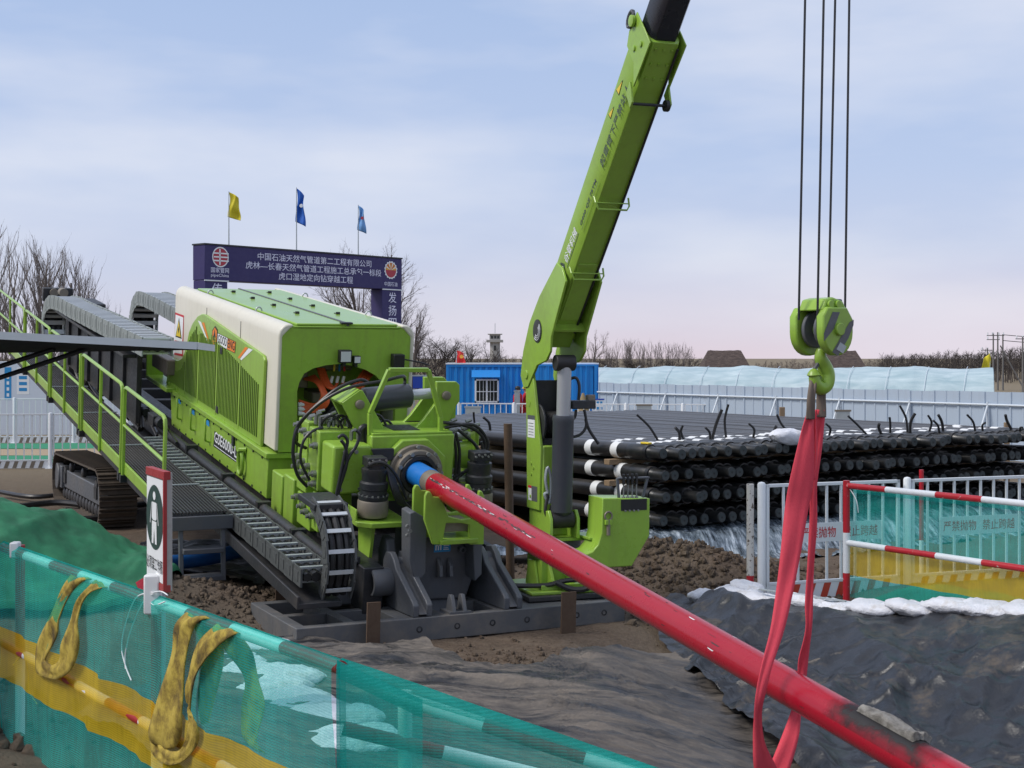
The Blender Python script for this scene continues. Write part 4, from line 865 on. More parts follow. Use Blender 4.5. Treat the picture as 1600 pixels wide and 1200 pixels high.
prof = [(-.03, TH), (-.02, TH+.13), (-.06, TH+.17), (-.55, TH+.46), (-.62, TH+.56), (-.72, TH+.63), (-.86, TH+.62), (-.95, TH+.52), (-1.0, TH)]
for (x, y) in ((664, 966), (810, 955)):
    t_ = AL(x, y, A0.z+TH).y
    for d in (-.11, .05): 
        MB().prism(prof, t_+d, t_+d+.07, fV).obj('gusset_bracket', 'steel_grey', anc, .012)
    MB().prism([(a, b-.1) for a, b in prof[1:-1]]+[(-1.0, TH), (-.1, TH)], t_-.04, t_+.05, fV).obj('gusset_web', 'plate_grey', anc)
    MB().cyl((-.76, t_-.06, TH+.48), (-.76, t_+.06, TH+.48), .085, 20).obj('gusset_pin', 'steel_grey', anc)
    MB().prism([(-.95, TH), (-1.25, TH), (-1.28, TH+.6), (-1.15, TH+.78), (-1.0, TH+.74), (-.9, TH+.4)], t_-.05, t_+.06, fV).obj('rear_lug', 'steel_grey', anc, .02)
t_ = AL(664, 966, A0.z+TH).y
MB().lathe((-.72, t_-.11, TH+.30), (0, -1, 0), [(0, .15), (.02, .16), (.22, .16), (.24, .15), (.245, .125), (.21, .12)], 26).obj('hinge_pin', 'steel_grey', anc)
MB().bb((-1.4, t_-.75, TH), (-1.1, t_-.3, TH+.2)).obj('side_block', 'steel_grey', anc, .02)
t2 = AL(717, 958, A0.z+TH).y
MB().bb((-.3, t2-.13, TH), (-.02, t2+.13, TH+.025)).obj('lug_base', 'steel_grey', anc)
for d in (-.065, .065): MB().prism([(-.24, TH+.02), (-.04, TH+.02), (-.08, TH+.15), (-.11, TH+.2), (-.17, TH+.2), (-.2, TH+.15)], t2+d-.022, t2+d+.022, fV).obj('clevis_lug', 'steel_grey', anc, .006)
MB().prism([(-.55, TH-.2), (-1.6, TH-.2), (-1.6, TH+.4), (-1.1, TH+.35), (-.7, TH-.02)], AL(690, 955, A0.z+TH).y-.42, AL(690, 955, A0.z+TH).y+.42, fV).obj('pivot_trough', 'steel_grey', anc, .02)
# steel stakes driven in round it
def stake(x, y0, y1, Y, w_, label, rz=.1):
    b_ = P(x, y1, Y); t_ = P(x, y0, Y); zb = min(b_.z, H(b_.x, b_.y))-.15; o = MB(); o.box((0, 0, (t_.z-zb)/2), (w_, .02, t_.z-zb)); o.box((0, .02, (t_.z-zb)/2-.02), (.02, .05, t_.z-zb-.04))
    o = o.obj('steel_stake', 'rust', None, .003); o.location = (b_.x, Y, zb); o.rotation_euler = (0, R(1.5), rz); return tag(o, label, 'stake', 'rusty steel stakes')
stake(582, 941, 1004, 14.93, .155, 'rusty flat steel stake at the front left of the anchor frame', .5); stake(887, 925, 990, 15.78, .19, 'rusty flat steel stake in front of the crane base', .5); stake(440, 907, 945, 16.6, .17, 'rusty flat steel stake in the soil behind the left corner of the anchor frame', .5)
o = MB(); o.cyl((0, 0, 0), (0, 0, 2.15), .055, 14); o = o.obj('steel_post', 'rust'); q = P(798, 880, 18.3); o.location = (q.x, q.y, H(q.x, q.y)-.1); o.rotation_euler = (0, R(-1), 0); o.scale = (1, 1, (P(798, 662, 18.3).z-H(q.x, q.y)+.1)/2.15); tag(o, 'round rusty steel post standing between the rig and the crane column', 'post')
# ------------------------------------------------------------------ drill rod
ra = P(648, 738, 16.55); rb_ = P(1520, 1239, 8.3); rd = (rb_-ra).normalized(); RR = .127
rm_ = Matrix.Identity(4); yy = Vector((0, 0, 1)).cross(rd).normalized(); rm_ = Matrix((rd, yy, rd.cross(yy))).transposed().to_4x4(); rm_.translation = ra
rod = thing('drill_rod', 'long glossy red drill rod running from the chuck down across the pit', 'drill rod', mtx=rm_)
MB().lathe((-.5, 0, 0), (1, 0, 0), [(0, RR*1.12), (.98, RR*1.12), (1.0, RR*1.08)], 32).obj('sleeve', 'blue', rod)
MB().lathe((.47, 0, 0), (1, 0, 0), [(0, RR*1.02), (.03, RR*1.06), (.20, RR*1.06), (.24, RR*1.0)], 32).obj('tool_joint', 'cast', rod)
end = 13.5
MB().lathe((.68, 0, 0), (1, 0, 0), [(0, RR*1.04), (.02, RR*1.06), (.9, RR*1.06), (.94, RR)]+[(.94+.6*k, RR) for k in range(1, 20)]+[(end, RR)], 40).obj('red_body', 'red_rod', rod)
# scuffed line and chips
rnd = random.Random(11); mb = MB()
for k in range(210):
    x = .72+rnd.random()**1.5*2.6 if k < 160 else .6+rnd.random()*8.5; a = R(140)+rnd.gauss(0, .05) if k < 160 else R(rnd.uniform(60, 190)); l_ = rnd.uniform(.015, .14); da = rnd.uniform(.006, .05); r_ = RR*1.064 if x < 1.6 else RR*1.006
    f = lambda xx, aa: (xx, math.cos(aa)*r_, math.sin(aa)*r_)
    mb.add([f(x, a-da), f(x+l_, a-da*rnd.uniform(.2, 1)), f(x+l_*.8, a+da), f(x+l_*.2, a+da*rnd.uniform(.3, 1))], [(0, 1, 2, 3)], 0 if rnd.random() < .84 else 1)
sc_ = mb.obj('scuff_mark', ['decal_black', 'decal_white'], rod, smooth=False); sc_['kind'] = 'stuff'
# refractory pad over a weld
px_ = 9.0
for k_ in range(1):
    lo = ((P(1340, 1110, 9.2)-ra).dot(rd)); hi = ((P(1444, 1165, 8.75)-ra).dot(rd))
m, t, b = _base('crust'); v = coords(t); n1 = noise_n(t, 14, 8, .75, v); r = ramp(t, [(.3, (.10, .09, .075)), (.55, (.32, .30, .27)), (.75, (.50, .48, .44))]); t.links.new(n1.outputs[0], r.inputs[0]); t.links.new(r.outputs[0], b.inputs['Base Color']); b.inputs['Roughness'].default_value = .95; bump(t, b, n1.outputs[0], 1, .04)
mb = MB(); nu, na = 40, 16; vs = []; fs = []
for i in range(nu+1):
    for j in range(na+1):
        a = R(38)+R(72)*j/na; x = lo+(hi-lo)*i/nu; th = .055+.018*nzf(x*6, a*4, 2, 4)-.02*abs(math.sin(x*9.0)); 
        if j in (0, na) or i in (0, nu): th = .006
        if j in (1, na-1): th *= .8
        vs.append((x+(.02*nzf(a*8, 1, 1) if i in (0, 1, nu-1, nu) else 0), math.cos(a)*(RR+th), math.sin(a)*(RR+th)))
fs = [(i*(na+1)+j, i*(na+1)+j+1, (i+1)*(na+1)+j+1, (i+1)*(na+1)+j) for i in range(nu) for j in range(na)]
mb.add(vs, fs); mb.obj('crust_pad', 'crust', rod)
m, t, b = _base('soot'); v = coords(t); n1 = noise_n(t, 7, 6, .7, v); sp_x = t.nodes.new('ShaderNodeSeparateXYZ'); t.links.new(v, sp_x.inputs[0])
def absdist(o_, c, w_):
    s = t.nodes.new('ShaderNodeMath'); s.operation = 'SUBTRACT'; s.inputs[1].default_value = c; t.links.new(o_, s.inputs[0]); a = t.nodes.new('ShaderNodeMath'); a.operation = 'ABSOLUTE'; t.links.new(s.outputs[0], a.inputs[0])
    d = t.nodes.new('ShaderNodeMath'); d.operation = 'DIVIDE'; d.inputs[1].default_value = w_; t.links.new(a.outputs[0], d.inputs[0]); return d.outputs[0]
dx_ = absdist(sp_x.outputs[0], (lo+hi)/2, (hi-lo)*.5+.32); dy_ = absdist(sp_x.outputs[1], .03, .22)
mxm = t.nodes.new('ShaderNodeMath'); mxm.operation = 'MAXIMUM'; t.links.new(dx_, mxm.inputs[0]); t.links.new(dy_, mxm.inputs[1])
ad = t.nodes.new('ShaderNodeMath'); ad.operation = 'MULTIPLY_ADD'; ad.inputs[1].default_value = .7; t.links.new(n1.outputs[0], ad.inputs[0]); t.links.new(mxm.outputs[0], ad.inputs[2])
r = ramp(t, [(.80, (1, 1, 1)), (1.0, (.35, .35, .35)), (1.25, (0, 0, 0))]); 
hf = t.nodes.new('ShaderNodeMath'); hf.operation = 'MULTIPLY'; hf.inputs[1].default_value = .8; t.links.new(ad.outputs[0], hf.inputs[0]); r.color_ramp.elements[0].position = .66; r.color_ramp.elements[1].position = .82; r.color_ramp.elements[2].position = 1.0; t.links.new(hf.outputs[0], r.inputs[0])
b.inputs['Base Color'].default_value = (.012, .011, .012, 1); b.inputs['Roughness'].default_value = .6; t.links.new(r.outputs[0], b.inputs['Alpha'])
mb = MB(); vs = []; 
for i in range(31):
    for j in range(25): a = R(-30)+R(200)*j/24; x = lo-.6+(hi-lo+1.2)*i/30; vs.append((x, math.cos(a)*(RR+.002), math.sin(a)*(RR+.002)))
mb.add(vs, [(i*25+j, i*25+j+1, (i+1)*25+j+1, (i+1)*25+j) for i in range(30) for j in range(24)]); mb.obj('soot_mark', 'soot', rod)
# ------------------------------------------------------------------ crane
CPH = R(20); ch = Vector((math.sin(CPH), -math.cos(CPH), 0)); cs = Vector((math.cos(CPH), math.sin(CPH), 0))
CM = Matrix((ch, cs, (0, 0, 1))).transposed().to_4x4(); CM.translation = Vector((.47, 17.0, .06)); CMI = CM.inverted()
crane = thing('loader_crane', 'lime green pedestal crane with raised telescopic boom beside the drilling rig', 'crane', mtx=CM)
def fX(a, b, c): return Vector((a, c, b))      # polygon in (forward, up), extruded sideways
MB().bb((-.55, -.52, 0), (.62, .55, .06)).obj('base_slab', 'frame_black', crane, .01)
MB().bb((-.48, -.46, .06), (.55, .48, .10)).obj('base_plate', 'green', crane, .01)
ft = MB(); ft.bb((-.24, -.22, .10), (.24, .22, .62)); ft = ft.obj('pedestal', 'green', crane, .015)
for s in (-1, 1): 
    MB().prism([(.22, .10), (.44, .10), (.24, .42)], s*.12-.02, s*.12+.02, fX).obj('gusset', 'green', ft, .004)
    MB().prism([(-.2, .1), (.2, .1), (.1, .4), (-.1, .4)], s*.24-.015, s*.24+.015, fX).obj('gusset', 'green', ft, .004)
MB().bb((.3, -.3, .10), (.47, .3, .16)).obj('foot_bar', 'green', ft, .006)
MB().cyl((0, 0, .50), (0, 0, .66), .36, 32).obj('slew_ring', 'steel_grey', crane, .008)
MB().bb((-.32, -.3, .66), (.42, .3, .70)).obj('turntable', 'green', crane, .008)
colm = MB(); colm.bb((-.26, -.185, .70), (.20, .185, 1.78)); colm = colm.obj('column', 'green', crane, .02)
for s in (-1, 1):
    MB().prism([(-.26, 1.0), (.16, 1.0), (.20, 1.75), (.12, 2.0), (.02, 2.35), (-.06, 2.62), (-.14, 2.72), (-.26, 2.72), (-.31, 2.62), (-.29, 2.3), (-.27, 1.9)], s*.195-.02, s*.195+.02, fX).obj('column_cheek', 'green', colm, .01)
    MB().cyl((-.22, s*.21, 2.62), (-.22, s*.245, 2.62), .055, 16).obj('pivot_boss', 'green', colm, .006)
    MB().cyl((-.18, s*.21, 2.28), (-.18, s*.22, 2.28), .05, 14).obj('inspection_plug', 'green', colm)
for (u, z) in ((-.1, 1.55), (-.1, 1.42), (-.12, 1.15), (-.02, 1.5)): MB().cyl((u, -.215, z), (u, -.225, z), .02, 8).obj('column_bolt', 'green', colm)
# notices on the column side
def dC(u0, u1, z0, z1, m, off=.217, nm='notice'):
    mb = MB(); mb.add([(u0, -off, z0), (u1, -off, z0), (u1, -off, z1), (u0, -off, z1)], [(0, 1, 2, 3)]); return link(nm, _pm(mb, nm, m), colm)
dC(-.22, .02, 1.86, 2.12, 'decal_white'); dC(-.22, .02, 2.08, 2.13, 'steel_grey', .219)
for k in range(5): dC(-.19, -.02, 1.89+.035*k, 1.897+.035*k, 'steel_grey', .219)
dC(-.2, -.09, 1.10, 1.28, 'decal_white'); dC(-.09, .1, 1.10, 1.28, 'steel_grey'); dC(-.2, -.09, 1.25, 1.28, 'decal_red', .219)
MB().bb((-.27, -.172, 1.785), (-.20, .172, 2.55)).obj('rear_web', 'frame_black', colm); MB().bb((-.2, -.172, 1.785), (.14, .172, 1.86)).obj('winch_floor', 'frame_black', colm)
# winch drum between the cheeks
wd_ = MB(); wd_.cyl((-.02, -.17, 2.02), (-.02, .17, 2.02), .15, 24); wd_ = wd_.obj('winch_drum', 'rubber', crane)
for s in (-1, 1): MB().cyl((-.02, s*.17, 2.02), (-.02, s*.145, 2.02), .25, 28).obj('drum_flange', 'frame_black', wd_, .006)
for k in range(14): MB().lathe((-.02, -.14+.02*k, 2.02), (0, 1, 0), [(-.009, .15), (0, .163), (.009, .15)], 20).obj('rope_wrap', 'frame_black', wd_)
# hoses and solenoid block by the winch
q = P(908, 632, 16.7); ql = CMI @ q; MB().box(ql, (.2, .30, .10)).obj('swivel_block', 'frame_black', crane, .01); MB().box(ql+Vector((0, .12, .08)), (.08, .1, .07)).obj('solenoid', 'cast', crane, .008)
for pts in ([(878, 600), (898, 590), (905, 602), (904, 625)], [(913, 640), (916, 665), (905, 680), (884, 684)], [(900, 640), (898, 652), (890, 658)]):
    MB().tube(spline([CMI @ P(x, y, 16.65) for x, y in pts], 8), .018, 8).obj('crane_hose', 'hose', crane)
# lift cylinder
l0 = Vector((.40, .02, .86)); l1 = Vector((.16, .02, 2.83)); l0 = CMI @ P(877, 812, 16.62); l1 = CMI @ P(882, 567, 16.5); ld = (l1-l0).normalized(); ll = (l1-l0).length
MB().lathe(l0+ld*.06, ld, [(0, .09), (.04, .125), (1.10, .125), (1.14, .13), (1.18, .12)], 28).obj('lift_cylinder', 'cylinder_grey', crane)
MB().cyl(l0+ld*1.2, l1, .083, 24).obj('lift_rod', 'chrome', crane)
MB().cyl(l1+Vector((0, -.12, 0)), l1+Vector((0, .12, 0)), .095, 22).obj('rod_eye', 'rubber', crane, .008)
MB().cyl(l0+Vector((0, -.14, .0)), l0+Vector((0, .14, 0)), .10, 20).obj('foot_eye', 'rubber', crane, .008)
for s in (-1, 1): MB().prism([(l0.x-.3, .70), (l0.x+.12, .70), (l0.x+.12, l0.z+.02), (l0.x+.05, l0.z+.12), (l0.x-.08, l0.z+.1)], s*.17-.02+l0.y, s*.17+.02+l0.y, fX).obj('foot_clevis', 'green', crane, .008)
MB().bb((.2, .2, .70), (.72, .42, .73)).obj('step_plate', 'green', crane, .006)
# shackle and strap hanging on the column
q = CMI @ P(858, 640, 16.7); q = CMI @ P(856, 770, 16.62); MB().tube(spline([q, q+Vector((0, -.03, .16)), q+Vector((0, .0, .3)), q+Vector((0, .04, .14)), q+Vector((0, .02, -.12)), q+Vector((0, -.04, -.02)), q], 6), .018, 7).obj('shackle', 'galv', crane)
MB().tube(spline([q+Vector((0, 0, -.02)), q+Vector((.02, -.04, -.2)), q+Vector((.02, 0, -.3)), q+Vector((.02, .04, -.15))], 6), .02, 7).obj('strap', 'rubber', crane)
# control box on its curved arm
cb0 = CMI @ P(975, 800, 16.5); cq = Vector((cb0.x, cb0.y, 0))
def fb(a, b, c): return Vector((cq.x+c, a, b))
B_ = lambda x, y: (CMI @ P(x, y, 16.4))
cpts = [(B_(x, y).y, B_(x, y).z) for x, y in ((932, 776), (1018, 779), (1017, 838), (985, 884), (900, 884), (900, 862), (914, 858), (924, 848), (930, 830))]
ctr = MB(); ctr.prism(cpts, cq.x-.26, cq.x+.16, lambda a, b, c: Vector((c, a, b))); ctr = ctr.obj('control_box', 'green', crane, .012)
xf = cq.x+.162
wy0, wy1 = B_(965, 781).y, B_(1012, 781).y; wz0, wz1 = B_(965, 797).z, B_(965, 780).z
MB().bb((xf-.16, wy0, wz0), (xf+.003, wy1, wz1+.004)).obj('lever_well', 'black', ctr)
for k in range(4):
    y_ = wy0+.05+k*.055; mb = MB(); mb.cyl((xf-.04, y_, wz0+.02), (xf-.04, y_, wz0+.16), .022, 10); mb.cyl((xf-.02, y_, wz0), (xf+.02, y_, wz0+.0), .012, 6); mb.cyl((xf-.04, y_, wz0+.1), (xf-.04, y_, wz0+.36), .009, 8); lv_ = mb.obj('lever', 'bolt', ctr); MB().cyl((xf-.04, y_, wz0+.3), (xf-.04, y_, wz0+.42), .018, 8).obj('lever_grip', 'black', lv_)
gy0, gy1 = B_(962, 745).y, B_(1020, 745).y; gz = B_(962, 747).z
mb = MB(); mb.bar((xf-.06, gy0, gz), (xf-.06, gy1, gz), .05, .02); mb.bar((xf-.06, gy0, gz), (xf-.06, gy0+.02, B_(962, 778).z), .03, .03); mb.bar((xf-.06, gy1-.02, gz), (xf-.06, gy1-.08, B_(1008, 778).z), .03, .03); mb.obj('lever_guard', 'steel_grey', ctr, .004)
q = B_(941, 812); mb = MB(); mb.cyl(Vector((xf+.02, q.y, q.z-.16)), Vector((xf+.02, q.y, q.z+.02)), .022, 10); mb.tube([Vector((xf+.02, q.y+.045*math.cos(a), q.z+.06+.05*math.sin(a))) for a in [R(30*k) for k in range(12)]], .012, 6, closed=True); mb.obj('hitch_pin', 'cast', ctr); MB().bb((xf, q.y-.04, q.z-.04), (xf+.04, q.y+.04, q.z+.02)).obj('pin_socket', 'green', ctr, .004)
MB().tube(spline([CMI @ P(x, y, 16.5) for x, y in ((795, 915), (850, 915), (880, 908), (905, 905))], 6), .03, 8).obj('supply_hose', 'hose', crane)
MB().tube(spline([CMI @ P(x, y, 16.45) for x, y in ((868, 910), (890, 920), (910, 921), (925, 915))], 6), .035, 8).obj('supply_hose', 'hose', crane)
# boom
EPS = R(46.5); b0 = Vector((-.26, 0, 2.68)); BX = Vector((math.cos(EPS), 0, math.sin(EPS))); BZ = Vector((-math.sin(EPS), 0, math.cos(EPS)))
BMl = Matrix((BX, (0, 1, 0), BZ)).transposed().to_4x4(); BMl.translation = b0
boom = bpy.data.objects.new('boom', None); COL.objects.link(boom); boom.parent = crane; boom.matrix_local = BMl
BH, BW, BL = .195, .185, 4.72
sec = [(-BW, BH), (BW, BH), (BW, -BH+.09), (BW-.045, -BH), (-BW+.045, -BH), (-BW, -BH+.09)]
MB().prism(sec, .55, BL, lambda a, b, c: Vector((c, a, b))).obj('outer_section', 'boom_green', boom, .008)
sec2 = [(-.15, .16), (.15, .16), (.15, -.1), (.11, -.16), (-.11, -.16), (-.15, -.1)]
MB().prism(sec2, BL-.05, 8.2, lambda a, b, c: Vector((c, a, b))).obj('inner_section', 'boom_inner', boom, .006)
for s in (-1, 1):      # fork plates at the foot
    MB().prism([(-.22, -.10), (-.10, -.2), (.30, -.24), (.55, -.42), (.72, -.44), (.86, -.34), (1.25, -.29), (1.62, -.24), (1.66, -.05), (1.6, .12), (.95, .27), (.5, .30), (.1, .22), (-.18, .08)], s*.215-.015, s*.215+.015, lambda a, b, c: Vector((a, c, b))).obj('foot_plate', 'green', boom, .008)
    MB().prism([(BL-.52, -BH-.02), (BL+.02, -BH-.05), (BL+.05, -BH+.16), (BL+.08, BH+.04), (BL-.16, BH+.07), (BL-.3, BH+.01), (BL-.34, -BH+.14)], s*(BW+.012)-.008, s*(BW+.012)+.008, lambda a, b, c: Vector((a, c, b))).obj('collar_plate', 'green', boom, .005)
MB().bb((.3, -.21, .20), (1.2, .21, .24)).obj('foot_top', 'green', boom, .006); MB().bb((.62, -.2, -.12), (.68, .2, .2)).obj('foot_web', 'green', boom); MB().bb((.9, -.2, -.30), (.93, .2, -.18)).obj('foot_web', 'green', boom)
q = BMl.inverted() @ (CMI @ P(847, 512, 16.9)); 
mb = MB()
MB().lathe((.62, -.232, .02), (0, -1, 0), [(0, .14), (.006, .14), (.008, .12), (.008, .02)], 24).obj('angle_gauge', 'frame_black', boom)
for r_ in (.06, .085, .11): MB().tube([(.62+r_*math.cos(R(180+18*k)), -.244, .02+r_*math.sin(R(180+18*k))) for k in range(11)], .004, 4).obj('gauge_mark', 'decal_white', boom)
MB().tube(spline([(.8, .125, -BH-.01), (2.2, .135, -BH-.02), (BL-.05, .138, -BH-.02)], 4), .014, 8).obj('boom_hose', 'hose', boom)
for x in (1.75, 2.75):
    y0, y1 = -BW-.01, BW+.01; z = -BH
    MB().tube([(x+.02, y0, z+.03), (x, y0, z-.05), (x-.05, y0+.03, z-.10), (x-.05, y1-.02, z-.10), (x-.01, y1, z-.08), (x+.04, y1, z+.0)], .011, 6).obj('hose_guide', 'green', boom); MB().tube([(x, y0, z-.05), (x, y1, z-.05)], .007, 6).obj('hose_guide', 'green', boom)
mb = MB(); x = BL-.62
for s in (-1, 1): MB().prism([(x+.12, -BH+.05), (x-.0, -BH-.14), (x-.08, -BH-.14), (x-.02, -BH+.05)], s*(BW+.03)-.012, s*(BW+.03)+.012, lambda a, b, c: Vector((a, c, b))).obj('roller_bracket', 'green', boom, .005)
MB().cyl((x-.04, -BW-.02, -BH-.11), (x-.04, BW+.04, -BH-.11), .016, 10).obj('roller_shaft', 'frame_black', boom); MB().cyl((x-.04, BW-.02, -BH-.11), (x-.04, BW+.02, -BH-.11), .06, 18).obj('guide_roller', 'rubber', boom)
q = Vector((BL-.02, -BW-.03, BH+.03)); MB().lathe(q, (0, -1, 0), [(0, .06), (.03, .06), (.035, .04)], 16).obj('lug_boss', 'green', boom); MB().tube([q+Vector((.09*math.cos(a)-.02, 0, .07+.055*math.sin(a))) for a in [R(30*k) for k in range(12)]], .02, 7, closed=True).obj('lifting_lug', 'steel_grey', boom)
for k in range(9): MB().cyl((BL-.08-.14*(k % 3)*1.2, -.09+.09*(k//3), -BH-.002), (BL-.08-.14*(k % 3)*1.2, -.09+.09*(k//3), -BH-.014), .014, 8).obj('pad_bolt', 'green', boom)
for k in range(2): MB().lathe((BL-.10-.12*k, -BW-.022, -.02+.11*k-.06), (0, -1, 0), [(0, .03), (.012, .03), (.014, .02)], 12).obj('pad_bolt', 'green', boom)
MB().bar((1.05, -.1, -BH-.004), (1.78, -.1, -BH-.004), .012, .012); MB().bb((1.0, -.12, -BH-.012), (1.85, .12, -BH+.0)).obj('reinforcing_plate', 'green', boom, .004)
# lettering on the boom side (reads upwards along the boom)
sy_ = -BW-.001
def tB(body, x, z, h, wdt, m, bold=.02): return text('lettering', body, h, m, boom, (x, sy_, z), (1, 0, 0), (0, 0, 1), width=wdt, bold=bold, extr=.004)
tB('起重臂下严禁站人', 3.12, -.13, .12, 1.02, 'text_grey', .004)
tB('G400 QZ 75TM', 2.30, -.10, .06, .62, 'text_grey'); tB('谷登机械', 1.72, -.06, .13, .46, 'decal_white', .01)
def pB(pts, m, nm, off): 
    mb = MB(); mb.add([(x, sy_-off, z) for x, z in pts], [tuple(range(len(pts)))]); return link(nm, _pm(mb, nm, m), boom)
pB([(1.42+.0, -.0), (1.5, .1), (1.62, .1), (1.68, -.0), (1.6, -.1), (1.48, -.1)], 'text_grey', 'logo_hexagon', .003); pB([(1.46, 0), (1.51, .07), (1.6, .07), (1.64, 0), (1.59, -.07), (1.5, -.07)], 'decal_white', 'logo_hexagon', .005); pB([(1.48, -.04), (1.60, .03), (1.52, .05)], 'text_grey', 'logo_hexagon', .007)
pB([(1.70, -.085), (2.2, -.085), (2.2, -.095), (1.7, -.095)], 'text_grey', 'rule_line', .003); pB([(2.28, -.125), (2.95, -.125), (2.95, -.132), (2.28, -.132)], 'text_grey', 'rule_line', .003)
for (x, s) in ((3.62, .10), (3.92, .12)): pB([(x, .06-s*.4+.04), (x+s*1.5, .06-.02+.04), (x, .06+s*.45+.04)], 'decal_black', 'hazard_triangle', .003); pB([(x+.012, .06-s*.32+.04), (x+s*1.3, .04+.04), (x+.012, .06+s*.36+.04)], 'decal_yellow', 'hazard_triangle', .005)
# ------------------------------------------------------------------ hook block on four ropes
HB = 9.95; hk = thing('hook_block', 'lime green hook block with grey stripes hanging on steel ropes', 'hook block', loc=P(1283, 515, HB), rz=R(36))
hmi = hk.matrix_basis.inverted()
def HP(x, y, d=0): return hmi @ P(x, y, HB+d)
def fH(a, b, c): return Vector((a, c, b))
for s, nm in ((-1, ''), (1, '')):
    # sheave cheek: rounded plate with flat top
    pts = [(.155*math.cos(R(a)), .165*math.sin(R(a))-.02) for a in range(180, 361, 15)]+[(.155, .07), (.09, .155), (-.11, .155), (-.155, .09)]
    MB().prism(pts, s*.125-.035, s*.125+.035, fH).obj('cheek', 'green', hk, .012)
for s in (-1, 1): MB().cyl((0, s*.04, 0), (0, s*.07, 0), .13, 26).obj('sheave', 'steel_grey', hk, .006)
MB().cyl((0, -.185, 0), (0, .185, 0), .045, 16).obj('axle', 'green', hk, .006)
MB().prism([(-.13, .13), (-.09, .21), (-.02, .225), (.08, .2), (.13, .13)], -.13, .10, fH).obj('crown_bracket', 'green', hk, .012)
MB().bb((-.02, -.11, .19), (.10, .05, .215)).obj('crown_plate', 'steel_grey', hk, .01)
for s, pts in ((0, [(-.154, -.03), (-.154, -.085), (-.055, .0), (.01, .12), (-.065, .12)]), (0, [(-.07, -.16), (-.01, -.185), (.1, -.06), (.152, .03), (.155, .07), (.11, .05)])):
    mb = MB(); mb.add([(x, -.163, z) for x, z in pts], [tuple(range(len(pts)))]); link('stripe', _pm(mb, 'stripe', 'steel_grey'), hk)
mb = MB(); mb.add([(x, -.166, z) for x, z in ((-.03, -.14), (.04, -.17), (.075, -.12), (.01, -.09))], [(0, 1, 2, 3)]); link('rating_plate', _pm(mb, 'rating_plate', 'galv'), hk)
for x in (-.06, .02): MB().cyl((x, -.13, .175), (x, -.15, .175), .028, 12).obj('crown_bolt', 'green', hk, .004)
hp = [Vector((0, 0, -.14)), Vector((-.005, 0, -.20)), Vector((.035, 0, -.26)), Vector((.06, 0, -.32)), Vector((.045, 0, -.385)), Vector((-.005, 0, -.41)), Vector((-.055, 0, -.38)), Vector((-.075, 0, -.32)), Vector((-.065, 0, -.28))]
sp2 = spline(hp, 6); n_ = len(sp2); MB().tube(sp2, [.034+.024*math.sin(math.pi*min(1, i/n_*1.15)) if i < n_*.85 else .04*(1-(i/n_-.85)/.15)+.012 for i in range(n_)], 12).obj('hook', 'green', hk)
MB().bar((-.01, 0, -.22), (-.07, 0, -.28), .02, .02).obj('safety_latch', 'steel_grey', hk)
for i, (x0, x1, y1, d) in enumerate(((1258, 1248, 470, -.06), (1287, 1277, 480, -.16), (1305, 1294, 470, .16), (1327, 1320, 482, .06))):
    a = HP(x1, y1+30, d); t_ = HP(x0, 0, d); MB().cyl(a, a+(t_-a)*1.5, .0085, 8).obj('wire_rope', 'hose', hk)
# ------------------------------------------------------------------ red lifting sling
mat('sling_red', (.74, .065, .10), .75, dirt=.22, dcol=(.25, .03, .05), dscale=6, bmp=.3, bscale=120)
mat('sling_wear', (.17, .135, .11), .85, dirt=.3)
slg = thing('lifting_sling', 'red webbing sling hung on the hook and looped under the drill rod', 'sling', loc=P(1272, 600, HB))
smi = slg.matrix_basis.inverted()
def edge_ribbon(name, rows, m, th=.008, n=7, parent=None, inv=None):
    """rows of (left edge, right edge) world points down a strap"""
    l = spline([r[0] for r in rows], n); r_ = spline([r[1] for r in rows], n); vs = []; fs = []; k = 5
    for i in range(len(l)):
        wv = (r_[i]-l[i]); dn = (l[min(i+1, len(l)-1)]-l[max(0, i-1)]); nn = dn.cross(wv); nn = nn.normalized() if nn.length > 1e-9 else Vector((0, 1, 0))
        for j in range(k+1): 
            f = j/k; vs.append(l[i].lerp(r_[i], f)+nn*(.006*math.sin(f*9+i*.15)+.004*math.sin(i*.4+f*3)))
    fs = [(i*(k+1)+j, i*(k+1)+j+1, (i+1)*(k+1)+j+1, (i+1)*(k+1)+j) for i in range(len(l)-1) for j in range(k)]
    mb = MB(); mb.add([inv @ q for q in vs] if inv is not None else vs, fs); o = mb.obj(name, m, parent, ang=80)
    s = o.modifiers.new('thick', 'SOLIDIFY'); s.thickness = th; s.offset = 0; return o
def row(x0, x1, y, Y, y2=None, dY=0): return (P(x0, y, Y), P(x1, y2 if y2 else y, Y+dY))
Yr = 9.95
edge_ribbon('strap', [row(1261, 1272, 640, Yr-.04), row(1256, 1271, 660, Yr-.04), row(1248, 1272, 690, Yr-.03), row(1234, 1272, 750, Yr-.02), row(1226, 1262, 800, Yr), row(1220, 1252, 860, Yr-.02), row(1213, 1240, 920, Yr-.05), row(1203, 1225, 985, Yr-.12), row(1190, 1207, 1040, Yr-.20), row(1181, 1196, 1085, Yr-.20), row(1178, 1190, 1120, Yr-.16), row(1177, 1195, 1160, Yr-.1), row(1178, 1214, 1200, Yr-.05), row(1190, 1222, 1228, Yr)], 'sling_red', parent=slg, inv=smi)
